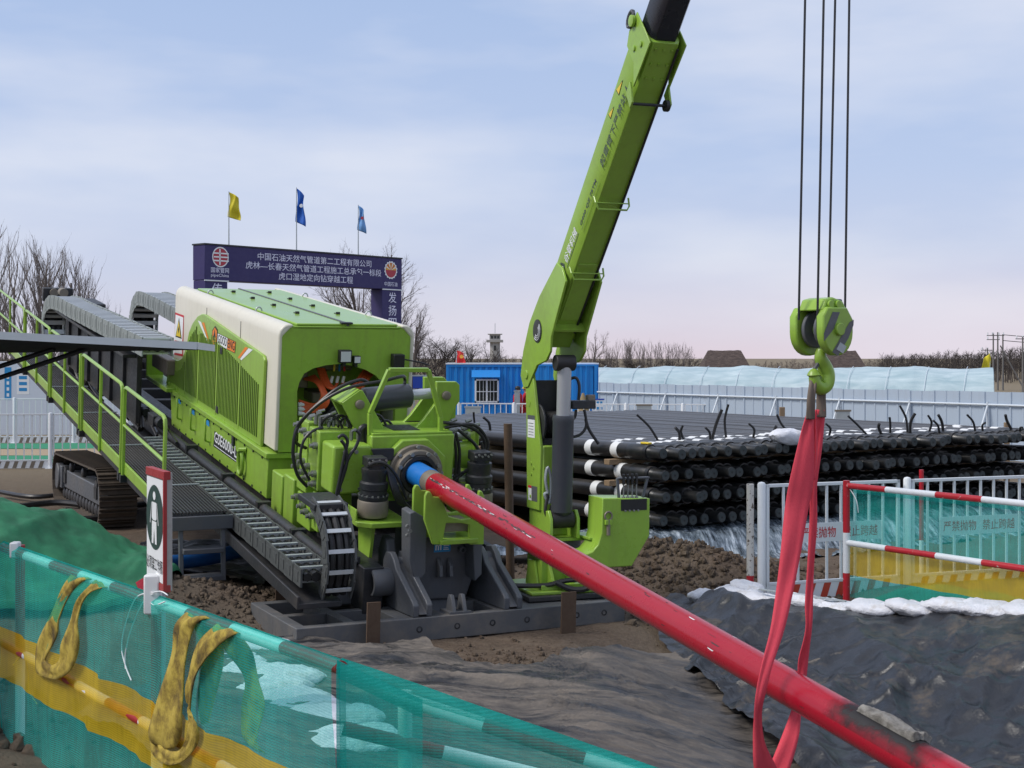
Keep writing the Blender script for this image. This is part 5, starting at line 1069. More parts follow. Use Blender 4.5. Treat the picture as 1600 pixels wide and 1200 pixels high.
edge_ribbon('strap', [row(1277, 1290, 640, Yr+.02), row(1275, 1288, 660, Yr+.03), row(1273, 1284, 700, Yr+.05), row(1267, 1277, 760, Yr+.06), row(1265, 1276, 820, Yr+.08), row(1262, 1272, 880, Yr+.10), row(1258, 1270, 940, Yr+.12), row(1258, 1268, 985, Yr+.15), row(1248, 1263, 1030, Yr+.22), row(1246, 1259, 1065, Yr+.25), row(1238, 1252, 1105, Yr+.22), row(1222, 1248, 1150, Yr+.12), row(1203, 1236, 1195, Yr+.05), row(1190, 1222, 1228, Yr)], 'sling_red', parent=slg, inv=smi)
edge_ribbon('sling_fold', [row(1268, 1276, 640, Yr-.0), row(1269, 1276, 670, Yr), row(1272, 1277, 700, Yr+.0), row(1268, 1274, 750, Yr)], 'sling_red', parent=slg, inv=smi)
edge_ribbon('worn_eye', [row(1260, 1273, 655, Yr-.06), row(1261, 1273, 630, Yr-.08), row(1264, 1275, 605, Yr-.08), row(1268, 1278, 588, Yr-.03), row(1274, 1282, 584, Yr+.06)], 'sling_wear', .014, parent=slg, inv=smi)
edge_ribbon('worn_eye', [row(1275, 1291, 652, Yr+.01), row(1276, 1290, 628, Yr+.02), row(1276, 1290, 610, Yr+.02), row(1274, 1288, 595, Yr+.06)], 'sling_wear', .014, parent=slg, inv=smi)
# ------------------------------------------------------------------ netting (woven, see-through)
def netmat(name, col, op):
    m, t, b = _base(name); L = t.links.new
    t.nodes.remove(b); o = t.nodes['Material Output']; v = coords(t)
    n1 = noise_n(t, 2.2, 5, .6, v); n2 = noise_n(t, 30, 3, .6, coords(t, 'Object', (1, 1, .06)))
    c = mixc(t, n1.outputs[0], tuple(k*.7 for k in col), tuple(k*1.3 for k in col))
    d = t.nodes.new('ShaderNodeBsdfDiffuse'); tr = t.nodes.new('ShaderNodeBsdfTranslucent'); tp = t.nodes.new('ShaderNodeBsdfTransparent')
    L(c, d.inputs[0]); L(c, tr.inputs[0]); m1 = t.nodes.new('ShaderNodeMixShader'); m1.inputs[0].default_value = .4; L(d.outputs[0], m1.inputs[1]); L(tr.outputs[0], m1.inputs[2])
    tp.inputs[0].default_value = tuple(.62+.38*k/max(col) for k in col)+(1,)
    r = ramp(t, [(.3, (op-.10,)*3), (.7, (op+.12,)*3)]); s = t.nodes.new('ShaderNodeMath'); s.operation = 'MULTIPLY_ADD'; s.inputs[1].default_value = .5; L(n2.outputs[0], s.inputs[0])
    h = t.nodes.new('ShaderNodeMath'); h.operation = 'MULTIPLY'; h.inputs[1].default_value = .5; L(n1.outputs[0], h.inputs[0]); L(h.outputs[0], s.inputs[2]); wv_ = t.nodes.new('ShaderNodeTexWave'); wv_.wave_type = 'BANDS'; wv_.bands_direction = 'Z'; wv_.inputs['Scale'].default_value = 26; wv_.inputs['Distortion'].default_value = 1.2; L(v, wv_.inputs[0]); s2 = t.nodes.new('ShaderNodeMath'); s2.operation = 'MULTIPLY_ADD'; s2.inputs[1].default_value = .30; L(wv_.outputs[1] if len(wv_.outputs) > 1 else wv_.outputs[0], s2.inputs[0]); s3 = t.nodes.new('ShaderNodeMath'); s3.operation = 'SUBTRACT'; s3.inputs[1].default_value = .15; L(s.outputs[0], s3.inputs[0]); L(s3.outputs[0], s2.inputs[2]); L(s2.outputs[0], r.inputs[0])
    m2 = t.nodes.new('ShaderNodeMixShader'); L(r.outputs[0], m2.inputs[0]); L(tp.outputs[0], m2.inputs[1]); L(m1.outputs[0], m2.inputs[2]); L(m2.outputs[0], o.inputs[0]); return m
netmat('net_teal', (.06, .58, .50), .37); netmat('net_yellow', (.82, .58, .04), .54); netmat('net_hem', (.01, .38, .32), .74)
mat('rail_red', (.34, .02, .02), .45, dirt=.3); mat('rail_white', (.74, .76, .76), .45, dirt=.25, dcol=(.35, .3, .25))
def banded(name, p0, p1, r, step, parent, first=0, cap=True):
    """red and white painted pole: alternate painted lengths are its own pieces"""
    p0 = Vector(p0); p1 = Vector(p1); L_ = (p1-p0).length; n = max(1, round(L_/step)); mb = MB(); d = (p1-p0)/n
    for k in range(n): mb.cyl(p0+d*k, p0+d*(k+1), r, 14, mi=(k+first) % 2, cap=(k in (0, n-1)))
    return mb.obj(name, ['rail_red', 'rail_white'], parent)
def net_sheet(name, pa, pb, z0a, z1a, z0b, z1b, nx, nz, parent, amp=.03, seed=0, bands=((.38, .62),), hem=True, off=(0, 0, 0)):
    pa = Vector((pa[0], pa[1])); pb = Vector((pb[0], pb[1])); d = (pb-pa).normalized(); nrm = Vector((d.y, -d.x)); vs = []; fs = []; mi = []
    for j in range(nz+1):
        f = j/nz
        for i in range(nx+1):
            t = i/nx; q = pa.lerp(pb, t); z = (z1a+(z1b-z1a)*t)*(1-f)+(z0a+(z0b-z0a)*t)*f; L_ = (pb-pa).length*t
            k = amp*(nzf(L_*2.2, z*.7, seed, 3)+1.0*(fold(L_, z, 62, 1.6, .3, seed, 3)-.45)+.8*(fold(L_, z, -58, 2.2, .3, seed+4, 3)-.45)+.3*math.sin(L_*9+z*1.5+seed)*f)*min(1, f*5)
            zz = z-(0 if f > .02 else .012*math.sin(L_*5+seed)**2)
            zt_ = z1a+(z1b-z1a)*t; o_ = (-.04, .0, .044)[min(j, 2)]; zz = zt_+(-.07, .012, -.02)[j] if j < 3 else min(zz, zt_-.03)
            vs.append((q.x+nrm.x*(k+o_)+off[0], q.y+nrm.y*(k+o_)+off[1], zz+off[2]))
    for j in range(nz):
        for i in range(nx):
            fs.append((j*(nx+1)+i, j*(nx+1)+i+1, (j+1)*(nx+1)+i+1, (j+1)*(nx+1)+i)); f = (j+.5)/nz
            m_ = 1 if any(a < f < b for a, b in bands) else 0
            if hem and (j == 0 or i == 0): m_ = 2
            mi.append(m_)
    me = bpy.data.meshes.new(name); me.from_pydata(vs, [], fs)
    for m_ in ('net_teal', 'net_yellow', 'net_hem'): me.materials.append(MAT[m_])
    me.polygons.foreach_set('material_index', mi); me.polygons.foreach_set('use_smooth', [True]*len(fs)); return link(name, me, parent)
# ------------------------------------------------------------------ near barrier
def FY(x): return 1/(.11236+.0001298*(x-30))
def RL(x, dz=0): Y = FY(x); return Vector(((x-CX)/FPX*Y, Y, 1.655+dz))
nb = thing('netted_barrier', 'near pole barrier wrapped in teal and yellow netting with yellow slings over it', 'barrier')
e0 = RL(6); e1 = RL(534)
banded('top_rail', RL(4), RL(534), .029, .48, nb, 0)
banded('lower_rail', RL(4, -.62), RL(500, -.66), .027, .48, nb, 0)
for x in (28, 242): 
    q = RL(x); banded('post', (q.x, q.y+.04, H(q.x, q.y)-.1), (q.x, q.y+.04, 1.70), .030, .6, nb, 1)
net_sheet('net', e0, e1, .30, 1.69, .36, 1.68, 110, 34, nb, .028, 3)
b1 = P(1030, 1212, 5.75); b2 = P(534, 1046, 5.66); z2 = b1.z
b3 = P(1240, 1290, 5.5)
banded('top_rail', P(600, 1082, 5.72), b3, .029, .48, nb, 1); banded('lower_rail', P(536, 1138, 5.78), P(1000, 1250, 5.85), .029, .5, nb, 0)
q = P(632, 1090, 5.78); banded('post', (q.x, q.y+.03, -.1), (q.x, q.y+.03, q.z+.02), .030, .6, nb, 1)
net_sheet('net', b2, b3, .05, b2.z+.035, -.5, b3.z+.03, 70, 24, nb, .035, 9, ())
net_sheet('net_flap', P(530, 1040, 5.60), P(662, 1100, 5.62), .2, P(530, 1037, 5.60).z+.02, .1, P(662, 1092, 5.62).z, 22, 20, nb, .03, 15, (), True, (0, -.07, 0))
# plastic ties and loose wires
for pts in ([(238, 925), (212, 935), (196, 975), (190, 1010), (196, 1040), (205, 1063)], [(240, 928), (225, 938), (206, 980), (196, 1020), (196, 1045)], [(262, 930), (250, 924), (232, 930), (240, 945), (258, 940)]):
    MB().tube(spline([P(x, y, FY(x)-.10) for x, y in pts], 8), .0035, 5).obj('wire_tie', 'decal_white', nb)
MB().tube(spline([P(x, y, FY(30)-.08) for x, y in ((20, 1040), (36, 1024), (44, 1050), (46, 1080), (58, 1100))], 8), .0025, 5).obj('wire_tie', 'decal_yellow', nb)
for (x, y, w_, h_) in ((24, 859, .11, .10), (239, 928, .16, .20)):
    q = P(x, y, FY(x)-.045); MB().box(q, (w_*.5, .075, h_)).obj('plastic_wrap', 'white_tape', nb, .01)
# yellow webbing slings over the rail
m, t, b = _base('sling_yellow'); v = coords(t); n1 = noise_n(t, 7, 7, .68, v); n2 = noise_n(t, 90, 2, .5, coords(t, 'Object', (3, 3, .6))); r = ramp(t, [(.30, (.07, .05, .022)), (.42, (.24, .165, .03)), (.55, (.50, .37, .06)), (.8, (.66, .52, .12))]); t.links.new(n1.outputs[0], r.inputs[0]); t.links.new(r.outputs[0], b.inputs['Base Color']); b.inputs['Roughness'].default_value = .85; bump(t, b, n2.outputs[0], .7, .01)
def z7(x, y): return (x*.325, 840+y*.325)
def strap(name, rows, Y, parent, dy=None):
    rs = []
    for k, (a, b_) in enumerate(rows):
        o = (dy[k] if dy else 0)+Y; pa_, pb_ = z7(*a), z7(*b_); rs.append((P(*pa_, FY(pa_[0])+o), P(*pb_, FY(pb_[0])+o)))
    o = edge_ribbon(name, rs, 'sling_yellow', .006, 7, parent); return o
sA = thing('webbing_sling', 'small loop of worn yellow webbing sling at the left end of the near rail', 'sling', group='yellow slings on the near barrier')
strap('strap', [((372, 205), (470, 230)), ((350, 182), (452, 200)), ((325, 205), (400, 208)), ((288, 272), (336, 268)), ((236, 375), (292, 382)), ((186, 490), (276, 470)), ((169, 580), (226, 575)), ((184, 648), (224, 600)), ((235, 675), (240, 615)), ((275, 680), (268, 605)), ((335, 640), (290, 570)), ((374, 520), (305, 500)), ((377, 400), (340, 395)), ((395, 320), (366, 310)), ((445, 262), (408, 245)), ((522, 236), (462, 205)), ((535, 260), (480, 240))], -.13, sA, [.22, .08, .0, -.03, -.03, -.03, -.03, -.05, -.07, -.08, -.09, -.08, -.06, -.04, -.03, .06, .22])
sB = thing('webbing_sling', 'large double loop of stained yellow webbing sling in the middle of the near rail', 'sling', group='yellow slings on the near barrier')
Yb = -.13
strap('strap', [((945, 395), (1040, 420)), ((905, 366), (1010, 385)), ((862, 395), (950, 405)), ((838, 450), (918, 455)), ((818, 560), (900, 580)), ((785, 690), (884, 720)), ((748, 800), (880, 830)), ((724, 920), (868, 930)), ((735, 985), (842, 1005)), ((770, 1010), (830, 1012))], Yb, sB, [.22, .08, 0, -.02, -.02, -.03, -.04, -.05, -.04, .0])
strap('strap', [((727, 930), (750, 975)), ((738, 1035), (780, 1005)), ((800, 1090), (822, 1028)), ((880, 1076), (860, 1020)), ((942, 990), (902, 960)), ((946, 900), (908, 880)), ((914, 830), (900, 780)), ((938, 700), (895, 690)), ((985, 590), (908, 640)), ((1062, 508), (955, 500)), ((1150, 456), (1040, 420)), ((1165, 480), (1060, 450))], Yb-.02, sB, [.02, .0, -.03, -.05, -.07, -.08, -.07, -.06, -.05, -.0, .07, .22])
strap('strap_tail', [((900, 380), (990, 400)), ((960, 470), (1060, 480)), ((970, 620), (1070, 600)), ((955, 780), (1020, 800)), ((960, 900), (1010, 890))], Yb+.27, sB)
strap('strap_tail', [((1060, 440), (1150, 465)), ((1090, 540), (1210, 560)), ((1180, 680), (1240, 690)), ((1165, 820), (1265, 820)), ((1160, 960), (1240, 970)), ((1240, 1020), (1275, 1040))], Yb+.27, sB)
# ------------------------------------------------------------------ safety sign on the post
sg = thing('safety_sign', 'tall white safety sign with a dark green figure disc on the near barrier post', 'sign')
sY = FY(240)+.02; c0 = P(243, 825, sY); fn = Vector((-math.cos(R(27)), -math.sin(R(27)), 0)); fx = Vector((-fn.y, fn.x, 0)); fx = Vector((math.sin(R(27)), -math.cos(R(27)), 0))
hw, hh, th = .195, .295, .04
SM = Matrix((fx, Vector((0, 0, 1)).cross(fx)*-1, (0, 0, 1))).transposed().to_4x4()
# local: x across the face (towards the camera), y into the board, z up
yv = Vector((0, 0, 1)).cross(fx); 
if yv.dot(fn) > 0: yv = -yv
def S(a, d, z): return c0+fx*a+yv*d+Vector((0, 0, z+.0*a))
def sbox(a0, a1, d0, d1, z0, z1, nm, m, bev=.003):
    mb = MB(); mb.add([S(a, d, z) for a in (a0, a1) for d in (d0, d1) for z in (z0, z1)], [(0, 1, 3, 2), (4, 6, 7, 5), (0, 4, 5, 1), (2, 3, 7, 6), (0, 2, 6, 4), (1, 5, 7, 3)]); return mb.obj(nm, m, sg, bev)
mat('sign_wood', (.38, .36, .33), .75, dirt=.5, dscale=5); mat('sign_green', (.018, .05, .038), .5, dirt=0)
sbox(-hw, hw, .0, th, -hh, hh, 'board', 'sign_wood'); 
def sface(pts, m, d, nm): mb = MB(); mb.add([S(a, -d, z) for a, z in pts], [tuple(range(len(pts)))]); return link(nm, _pm(mb, nm, m), sg)
sbox(-hw-.004, hw+.004, -.006, .03, hh-.035, hh+.006, 'edge_tape', 'rail_red', .002); sbox(-hw-.004, hw+.004, -.006, .03, -hh-.006, -hh+.03, 'edge_tape', 'rail_red', .002); sbox(hw-.012, hw+.005, -.006, .012, -hh, hh, 'edge_tape', 'rail_red', .002)
sface([(-hw+.01, -hh+.035), (hw-.015, -hh+.035), (hw-.015, hh-.04), (-hw+.01, hh-.04)], 'decal_white', .003, 'face')
sface([(.185*math.cos(2*math.pi*k/36), .055+.165*math.sin(2*math.pi*k/36)) for k in range(36)], 'sign_green', .005, 'disc')
sface([(.03*math.cos(2*math.pi*k/16), .165+.022*math.sin(2*math.pi*k/16)) for k in range(16)], 'decal_white', .007, 'figure')
for pts in ([(-.045, .132), (.045, .132), (.055, .05), (.03, .04), (-.03, .04), (-.055, .05)], [(-.05, .035), (.05, .035), (.055, -.08), (.018, -.08), (.0, .0), (-.018, -.08), (-.055, -.08)], [(-.06, .13), (-.052, .13), (-.085, .02), (-.097, .02)], [(.06, .13), (.052, .13), (.085, .02), (.097, .02)]): sface(pts, 'decal_white', .007, 'figure')
text('lettering', '必须穿工作服', .068, 'decal_black', sg, S(-.18, 0, -.215), fx, (0, 0, 1), width=.36, bold=.006, extr=-.007 if fx.cross(Vector((0, 0, 1))).dot(fn) < 0 else .007)
MB().cyl(S(.0, .03, -hh), S(0, .03, -hh-.55), .022, 12).obj('post', 'galv', sg)
q = S(-hw, -.01, -hh+.02); mb = MB(); mb.add([q, q+Vector((-.05, 0, -.03)), q+Vector((-.02, 0, -.10)), q+Vector((.03, 0, -.05))], [(0, 1, 2, 3)]); link('loose_tape', _pm(mb, 'loose_tape', 'sling_red'), sg)
# ------------------------------------------------------------------ awning at the left edge
aw = thing('awning', 'flat grey awning panel reaching in from the left edge', 'awning')
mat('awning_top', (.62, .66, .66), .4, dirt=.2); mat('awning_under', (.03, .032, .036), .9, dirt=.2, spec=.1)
ya = 10.0; c1 = P(308, 543, ya); c2 = P(0, 527, ya-.45); dl = (c2-c1); c3 = c1+dl*1.7; dep = Vector((-.25, 1.6, -.16))
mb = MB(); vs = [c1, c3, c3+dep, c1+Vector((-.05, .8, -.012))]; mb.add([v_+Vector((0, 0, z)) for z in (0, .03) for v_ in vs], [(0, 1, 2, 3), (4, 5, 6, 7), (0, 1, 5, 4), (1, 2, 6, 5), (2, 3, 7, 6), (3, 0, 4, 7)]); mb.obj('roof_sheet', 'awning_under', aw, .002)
MB().bar(c1+Vector((0, -.006, .012)), c3+Vector((0, -.006, .012)), .012, .052).obj('front_edge', 'awning_top', aw)
MB().bar(c1+Vector((.004, .0, .012)), c1+Vector((-.046, .8, .0)), .008, .05).obj('side_edge', 'awning_top', aw)
for (a, b_) in (((148, 541), (-30, 600)), ((85, 545), (-30, 582))): MB().cyl(P(a[0], a[1], ya+.2), P(b_[0], b_[1], ya+.3), .018, 8).obj('strut', 'black', aw)
mb = MB(); q = c3; mb.bb((q.x-1.6, ya-1.6, H(q.x, ya)-.2), (q.x+.02, ya+.5, q.z-.02)); mb.obj('cabin_wall', 'awning_top', aw, .01)
# ------------------------------------------------------------------ blue hose by the ladder
o = MB().tube(spline([P(x_, y_, Y_) for x_, y_, Y_ in ((150, 884, 17.2), (215, 882, 17.5), (270, 879, 17.9), (330, 871, 18.3), (380, 858, 18.6), (408, 846, 18.8))], 8), .095, 12).obj('hose', 'hose_blue'); tag(o, 'fat blue hose lying on the ground behind the boarding ladder', 'hose')
# ------------------------------------------------------------------ stacked drill pipes
PD = Vector((-.542, .84, 0)).normalized(); PRW = Vector((.84, .542, 0)).normalized(); PS = Vector((2.10, 21.0, 0)); PRAD = .124; PL = 11.8
PZ = [.42, .775, 1.10, 1.43]
# earth berm under the stack, covered with silver-black sheet
def bermz(a, e):   # a along the row, e out in front of the pipe ends
    return .30*(1-sstep(.25, 1.55, e))-.06
bs_ = [-1.2+.05*i for i in range(250)]; be = [-1.0+.05*i for i in range(58)]
def berm(a, e):
    c = PS+PRW*a-PD*e; h_ = bermz(a, e); n_ = .10*voro(a*1.6+e*1.1, e*.45-a*.35, 1.2, 5)+.06*voro(a*2.4+e*1.6, e*.5, 2.4, 8)
    return (c.x, c.y, max(h_+n_, H(c.x, c.y, False)*.6-.02+n_))
tag(link('plastic_sheet', grid_mesh('plastic_sheet', bs_, be, berm, ['sheet_silver'])), 'silvery plastic sheet sloping down in front of the stacked black pipes', 'plastic sheet')
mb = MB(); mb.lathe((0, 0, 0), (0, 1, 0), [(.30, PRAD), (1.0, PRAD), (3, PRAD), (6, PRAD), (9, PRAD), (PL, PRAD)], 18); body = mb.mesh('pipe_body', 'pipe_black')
mb = MB(); mb.lathe((0, 0, 0), (0, 1, 0), [(0, .074), (.012, .084), (.22, .086), (.24, .092), (.34, .112), (.38, PRAD+.003), (.75, PRAD+.003), (.77, PRAD)], 18); capm = mb.mesh('end_cap', 'pipe_end')
mb = MB(); mb.cyl((0, -.003, 0), (0, .02, 0), .070, 18); mb.cyl((0, -.006, 0), (0, .0, 0), .017, 10, mi=1); facem = mb.mesh('cap_face', ['cap_face', 'black'])
mb = MB(); mb.lathe((0, 0, 0), (0, 1, 0), [(0, PRAD+.001), (.005, PRAD+.004), (.165, PRAD+.004), (.17, PRAD+.001)], 18); bandm = mb.mesh('tape_band', 'white_tape')
rnd = random.Random(21); pz = math.atan2(PD.y, PD.x)-math.pi/2
rowname = ['bottom', 'third', 'second', 'top']
NP = 37
for r_ in range(4):
    skip = {6, 27} if r_ == 3 else ({9, 22} if r_ == 2 else {14})
    a = rnd.uniform(-.02, .03)
    for k in range(NP):
        a += .243+rnd.uniform(0, .012)+(.06 if rnd.random() < .1 else 0)
        if a > 9.35: break
        e = rnd.gauss(0, .05)+(.12 if rnd.random() < .08 else 0)
        c = PS+PRW*a-PD*e; c.z = PZ[r_]+rnd.uniform(-.012, .012)
        lab = {3: 'black coated drill pipe in the top layer of the stack behind the crane', 2: 'black coated drill pipe in the second layer from the top of the stack', 1: 'black coated drill pipe in the third layer from the top of the stack', 0: 'black coated drill pipe in the bottom layer of the stack'}[r_]
        if k == 0: lab = {3: 'leftmost black drill pipe of the top layer, with a yellow clip', 2: 'leftmost black drill pipe of the second layer from the top', 1: 'leftmost black drill pipe of the third layer from the top', 0: 'leftmost black drill pipe of the bottom layer'}[r_]
        
        if k: lab = f'black drill pipe, {nth(k)} from left in {["bottom layer", "third layer from top", "second layer from top", "top layer"][r_]} of the stack'
        root = thing('drill_pipe', lab, 'pipe', c, pz+rnd.gauss(0, .004), 'black drill pipes stacked in four layers')
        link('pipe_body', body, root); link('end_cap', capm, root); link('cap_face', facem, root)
        for d in ((.92, 1.62) if r_ == 3 else (1.0, 1.7)):
            o = link('tape_band', bandm, root); o.location = (0, d+rnd.uniform(-.12, .12), 0)
        if k == 0 and r_ == 3: q = MB().box((0, .42, PRAD+.015), (.07, .20, .03)).obj('yellow_clip', 'decal_yellow', root, .008)
for r_ in range(4):
    for j, d in enumerate((1.15, 5.0, 9.5)):
        o = MB().box((4.7, 0, 0), (9.4, .14, .085)).obj('timber_spacer', 'wood', None, .006); o.location = (PS.x+PD.x*d, PS.y+PD.y*d, PZ[r_]-PRAD-.052); o.rotation_euler = (0, 0, math.atan2(PRW.y, PRW.x))
        tag(o, f'{["front", "middle", "rear"][j]} timber spacer under the {rowname[r_] if r_ != 2 else "second"}{" layer from the top" if r_ == 2 else (" layer from the top" if r_ == 1 else " layer")} of pipes', 'timber', 'timber spacers between the pipe layers')
# loose rubber ties standing out of the stack
rnd = random.Random(31)
ties = [(915, 655, 935, 684), (995, 648, 1030, 682), (1067, 665, 1070, 685), (1055, 668, 1062, 684), (1102, 668, 1110, 680), (1138, 632, 1135, 680), (1128, 640, 1112, 680), (1170, 662, 1176, 680), (1214, 648, 1240, 676), (1213, 666, 1210, 672), (1325, 650, 1356, 676), (1290, 662, 1295, 675), (1374, 662, 1378, 674), (1390, 652, 1391, 672), (1406, 634, 1418, 673), (1430, 646, 1422, 672), (1450, 649, 1451, 676), (1458, 657, 1468, 675), (1466, 648, 1474, 675), (1511, 648, 1524, 674), (1540, 660, 1536, 676), (1571, 648, 1582, 678), (1598, 668, 1594, 680), (740, 644, 744, 665), (755, 652, 766, 668)]
order = {i: k for k, i in enumerate(sorted(range(len(ties)), key=lambda i: ties[i][2]))}
for i, (x0, y0, x1, y1) in enumerate(ties):
    Yt = 22.3+max(0, (x1-1000))*.0062+rnd.uniform(0, .3)
    if x1 < 800: Yt = 26
    a = P(x1, y1, Yt); a.z = PZ[3]+PRAD*.7; b_ = P(x0, y0, Yt-.1); m_ = a.lerp(b_, .5)+Vector((rnd.uniform(-.06, .06), 0, .03))
    o = MB().tube(spline([a-a, m_-a, b_-a], 5), .02 if i % 3 else .026, 6).obj('rubber_tie', 'rubber'); o.location = a
    tag(o, f'{nth(order[i])} black rubber tie from the left sticking up from the pipe stack', 'tie', 'rubber ties on the pipe stack')
# crumpled plastic on the stack
o = link('plastic_scrap', bag_mesh(77, .35, .2, .12)); q = P(1232, 668, 22.6); o.location = (q.x, q.y, PZ[3]+PRAD+.06); o.rotation_euler = (0, .1, .5); tag(o, 'crumpled white plastic lying on the pipe stack behind the red sling', 'plastic')
# ------------------------------------------------------------------ white guard panels in front of the stack
ga = Vector((3.045, 17.18, 0)); gd = Vector((.9415, .337, 0)).normalized(); GT, GB_ = 1.34, -.10
mat('stripe_red', (.5, .05, .02), .5, dirt=.2)
def guard(p, d, label, wd=1.98, group='white guard panels by the pipe stack', z0=GB_, z1=GT, txt=True, post=True):
    root = thing('guard_panel', label, 'guard rail', (p.x, p.y, z0), math.atan2(d.y, d.x), group); h_ = z1-z0
    mb = MB(); mb.bb((.06, -.02, h_-.04), (wd, .02, h_)); mb.bb((.06, -.02, .20), (wd, .02, .235)); mb.bb((.06, -.02, 0), (.10, .02, h_)); mb.bb((wd-.04, -.02, 0), (wd, .02, h_)); mb.obj('frame', 'white_paint', root, .004)
    n = 8
    bm_ = MB(); bm_.bb((-.014, -.012, .235), (.014, .012, h_-.04)); bm_ = bm_.mesh('bar', 'white_paint')
    for k in range(n): o = link('bar', bm_, root); o.location = (.1+(wd-.14)*(k+1)/(n+1), 0, 0)
    if txt:
        pl_ = MB().bb((.48, -.022, h_*.49), (wd-.28, -.014, h_*.49+.235)).obj('notice_plate', 'white_paint', root)
        hwid = (wd-.87)/2-.05
        for tx_, x_ in (('严禁抛物', .53), ('禁止跨越', .53+hwid+.1)): text('lettering', tx_, .135, 'decal_red', root, (x_, -.0225, h_*.49+.05), (1, 0, 0), (0, 0, 1), width=hwid, bold=.006, extr=.003)
    kb = MB().bb((.1, -.015, .015), (wd-.04, .01, .20)).obj('kick_board', 'white_paint', root)
    for k in range(8):
        x = .16+k*(wd-.24)/8; mb = MB(); mb.add([(x, -.018, .02), (x+.10, -.018, .02), (x+.16, -.018, .195), (x+.06, -.018, .195)], [(0, 1, 2, 3)]); link('kick_stripe', _pm(mb, 'kick_stripe', 'stripe_red' if txt else 'cast'), kb)
    if post: MB().lathe((0, 0, 0), (0, 0, 1), [(0, .05), (h_+.0, .05), (h_+.02, .04), (h_+.03, .01)], 14).obj('post', 'white_paint', root); MB().bb((-.12, -.12, 0), (.12, .12, .012)).obj('post_foot', 'white_paint', root)
    return root
guard(ga, gd, 'white guard panel with red lettering behind the red sling'); guard(ga+gd*2.1, gd, 'white guard panel with lettering seen through the teal netting'); guard(ga+gd*4.2, gd, 'white guard panel at the right edge beyond the netting')
o = MB(); o.cyl((0, 0, 0), (0, 0, .3), .045, 12, mi=0); o.cyl((0, 0, .3), (0, 0, 1.42), .045, 12, mi=1); o = o.obj('banded_post', ['red_paint', 'peeling']); o.location = (ga.x-.13, ga.y+.05, -.08); tag(o, 'peeling white post with a red foot at the left end of the guard panels', 'post')
# ------------------------------------------------------------------ red and white netted barrier on the bank
rb = thing('netted_barrier', 'red and white pole barrier with teal and yellow netting on top of the black bank', 'barrier')
v0 = Vector((3.99, 16.8, 0)); v1 = Vector((5.36, 14.73, 0)); vd = (v1-v0).normalized(); v2 = v0+vd*5
def bp(k, z): return Vector((v0.x+vd.x*k, v0.y+vd.y*k, z))
mb = MB()
for k, (z0, z1, mi) in enumerate(((-.1, .32, 0), (.32, .80, 1), (.80, 1.42, 0))): mb.cyl(bp(0, z0), bp(0, z1), .042, 14, mi=mi)
mb.obj('post', ['red_paint', 'white_paint'], rb)
for z, ph in ((1.36, 0), (.68, 1)):
    mb = MB(); L0 = 0
    for k, l_ in enumerate((.62, .72, .62, .72, .62, .72, .62, .72)):
        if L0 > 5: break
        mb.cyl(bp(L0, z), bp(min(5.2, L0+l_), z), .036, 14, mi=(k+ph) % 2); L0 += l_
    mb.obj('rail', ['red_paint', 'white_paint'], rb)
mb = MB(); q = Vector((5.35, 18.4, 0)); 
for (z0, z1, mi) in ((0, .5, 1), (.5, 1.0, 0), (1.0, 1.42, 0)): mb.cyl(q+Vector((0, 0, z0)), q+Vector((0, 0, z1)), .03, 10, mi=mi)
pp = mb.obj('banded_post', ['red_paint', 'white_paint']); tag(pp, 'slim red and white post standing behind the netted guard panel', 'post')
net_sheet('net', (v0.x+.03, v0.y+.03), (v2.x+.03, v2.y+.03), .02, 1.33, -.02, 1.33, 70, 30, rb, .03, 21, ((.50, .80),), False, (.06, .06, 0))
gg = [0+.12*i for i in range(40)]; gh = [0+.1*i for i in range(18)]
def gnet(a, e): c = bp(a, 0)+Vector((vd.y*-1, vd.x, 0))*0+Vector((.83, .55, 0))*e; return (c.x, c.y, H(c.x, c.y)+.03+.05*abs(nzf(c.x*3, c.y*3, 3, 3)))
tag(link('ground_net', grid_mesh('ground_net', gg, gh, gnet, ['green_net'])), 'green net spread on the ground behind the bank barrier', 'net')
q = CR0+CRD*1.25+CRN*(-.02); o = MB().box((0, 0, 0), (1.05, .06, .012)).obj('batten', 'galv'); o.location = (q.x, q.y, H(q.x, q.y)+.20); o.rotation_euler = (0, R(2), ca+.1); tag(o, 'thin pale metal batten lying across the sandbags by the sling', 'batten')
MB().tube(spline([bp(.05, 1.33), bp(.12, 1.2)+Vector((.02, -.03, 0)), bp(.1, 1.05)+Vector((.06, -.03, 0))], 5), .006, 5).obj('wire_tie', 'decal_white', rb)
# ------------------------------------------------------------------ site gate with banner
mat('banner', (.030, .022, .115), .55, dirt=.10, var=.15, dscale=.8, bmp=.2, bscale=3); mat('banner_text', (.72, .72, .86), .6, dirt=0); mat('logo_red', (.42, .04, .06), .5, dirt=0); mat('logo_gold', (.75, .38, .05), .5, dirt=0)
g0 = Vector((-9.82, 45.0, 0)); gdir = Vector((.647, .762, 0)).normalized(); GA = math.atan2(gdir.y, gdir.x)
gate = thing('banner_gate', 'dark purple banner gate with white Chinese lettering and two round emblems', 'gate', g0, GA)
GL, GT_, GB2, GD = 8.92, 6.48, 5.35, .62
MB().bb((0, 0, GB2), (GL, GD, GT_)).obj('beam', 'banner', gate, .02); MB().bb((.01, .01, 0), (.92, GD-.01, GB2-.004)).obj('pillar', 'banner', gate, .02); MB().bb((GL-1.0, .01, 0), (GL-.01, GD-.01, GB2-.004)).obj('pillar', 'banner', gate, .02)
MB().bb((-.02, -.02, GT_), (GL+.02, GD+.02, GT_+.05)).obj('cap_rail', 'frame_black', gate)
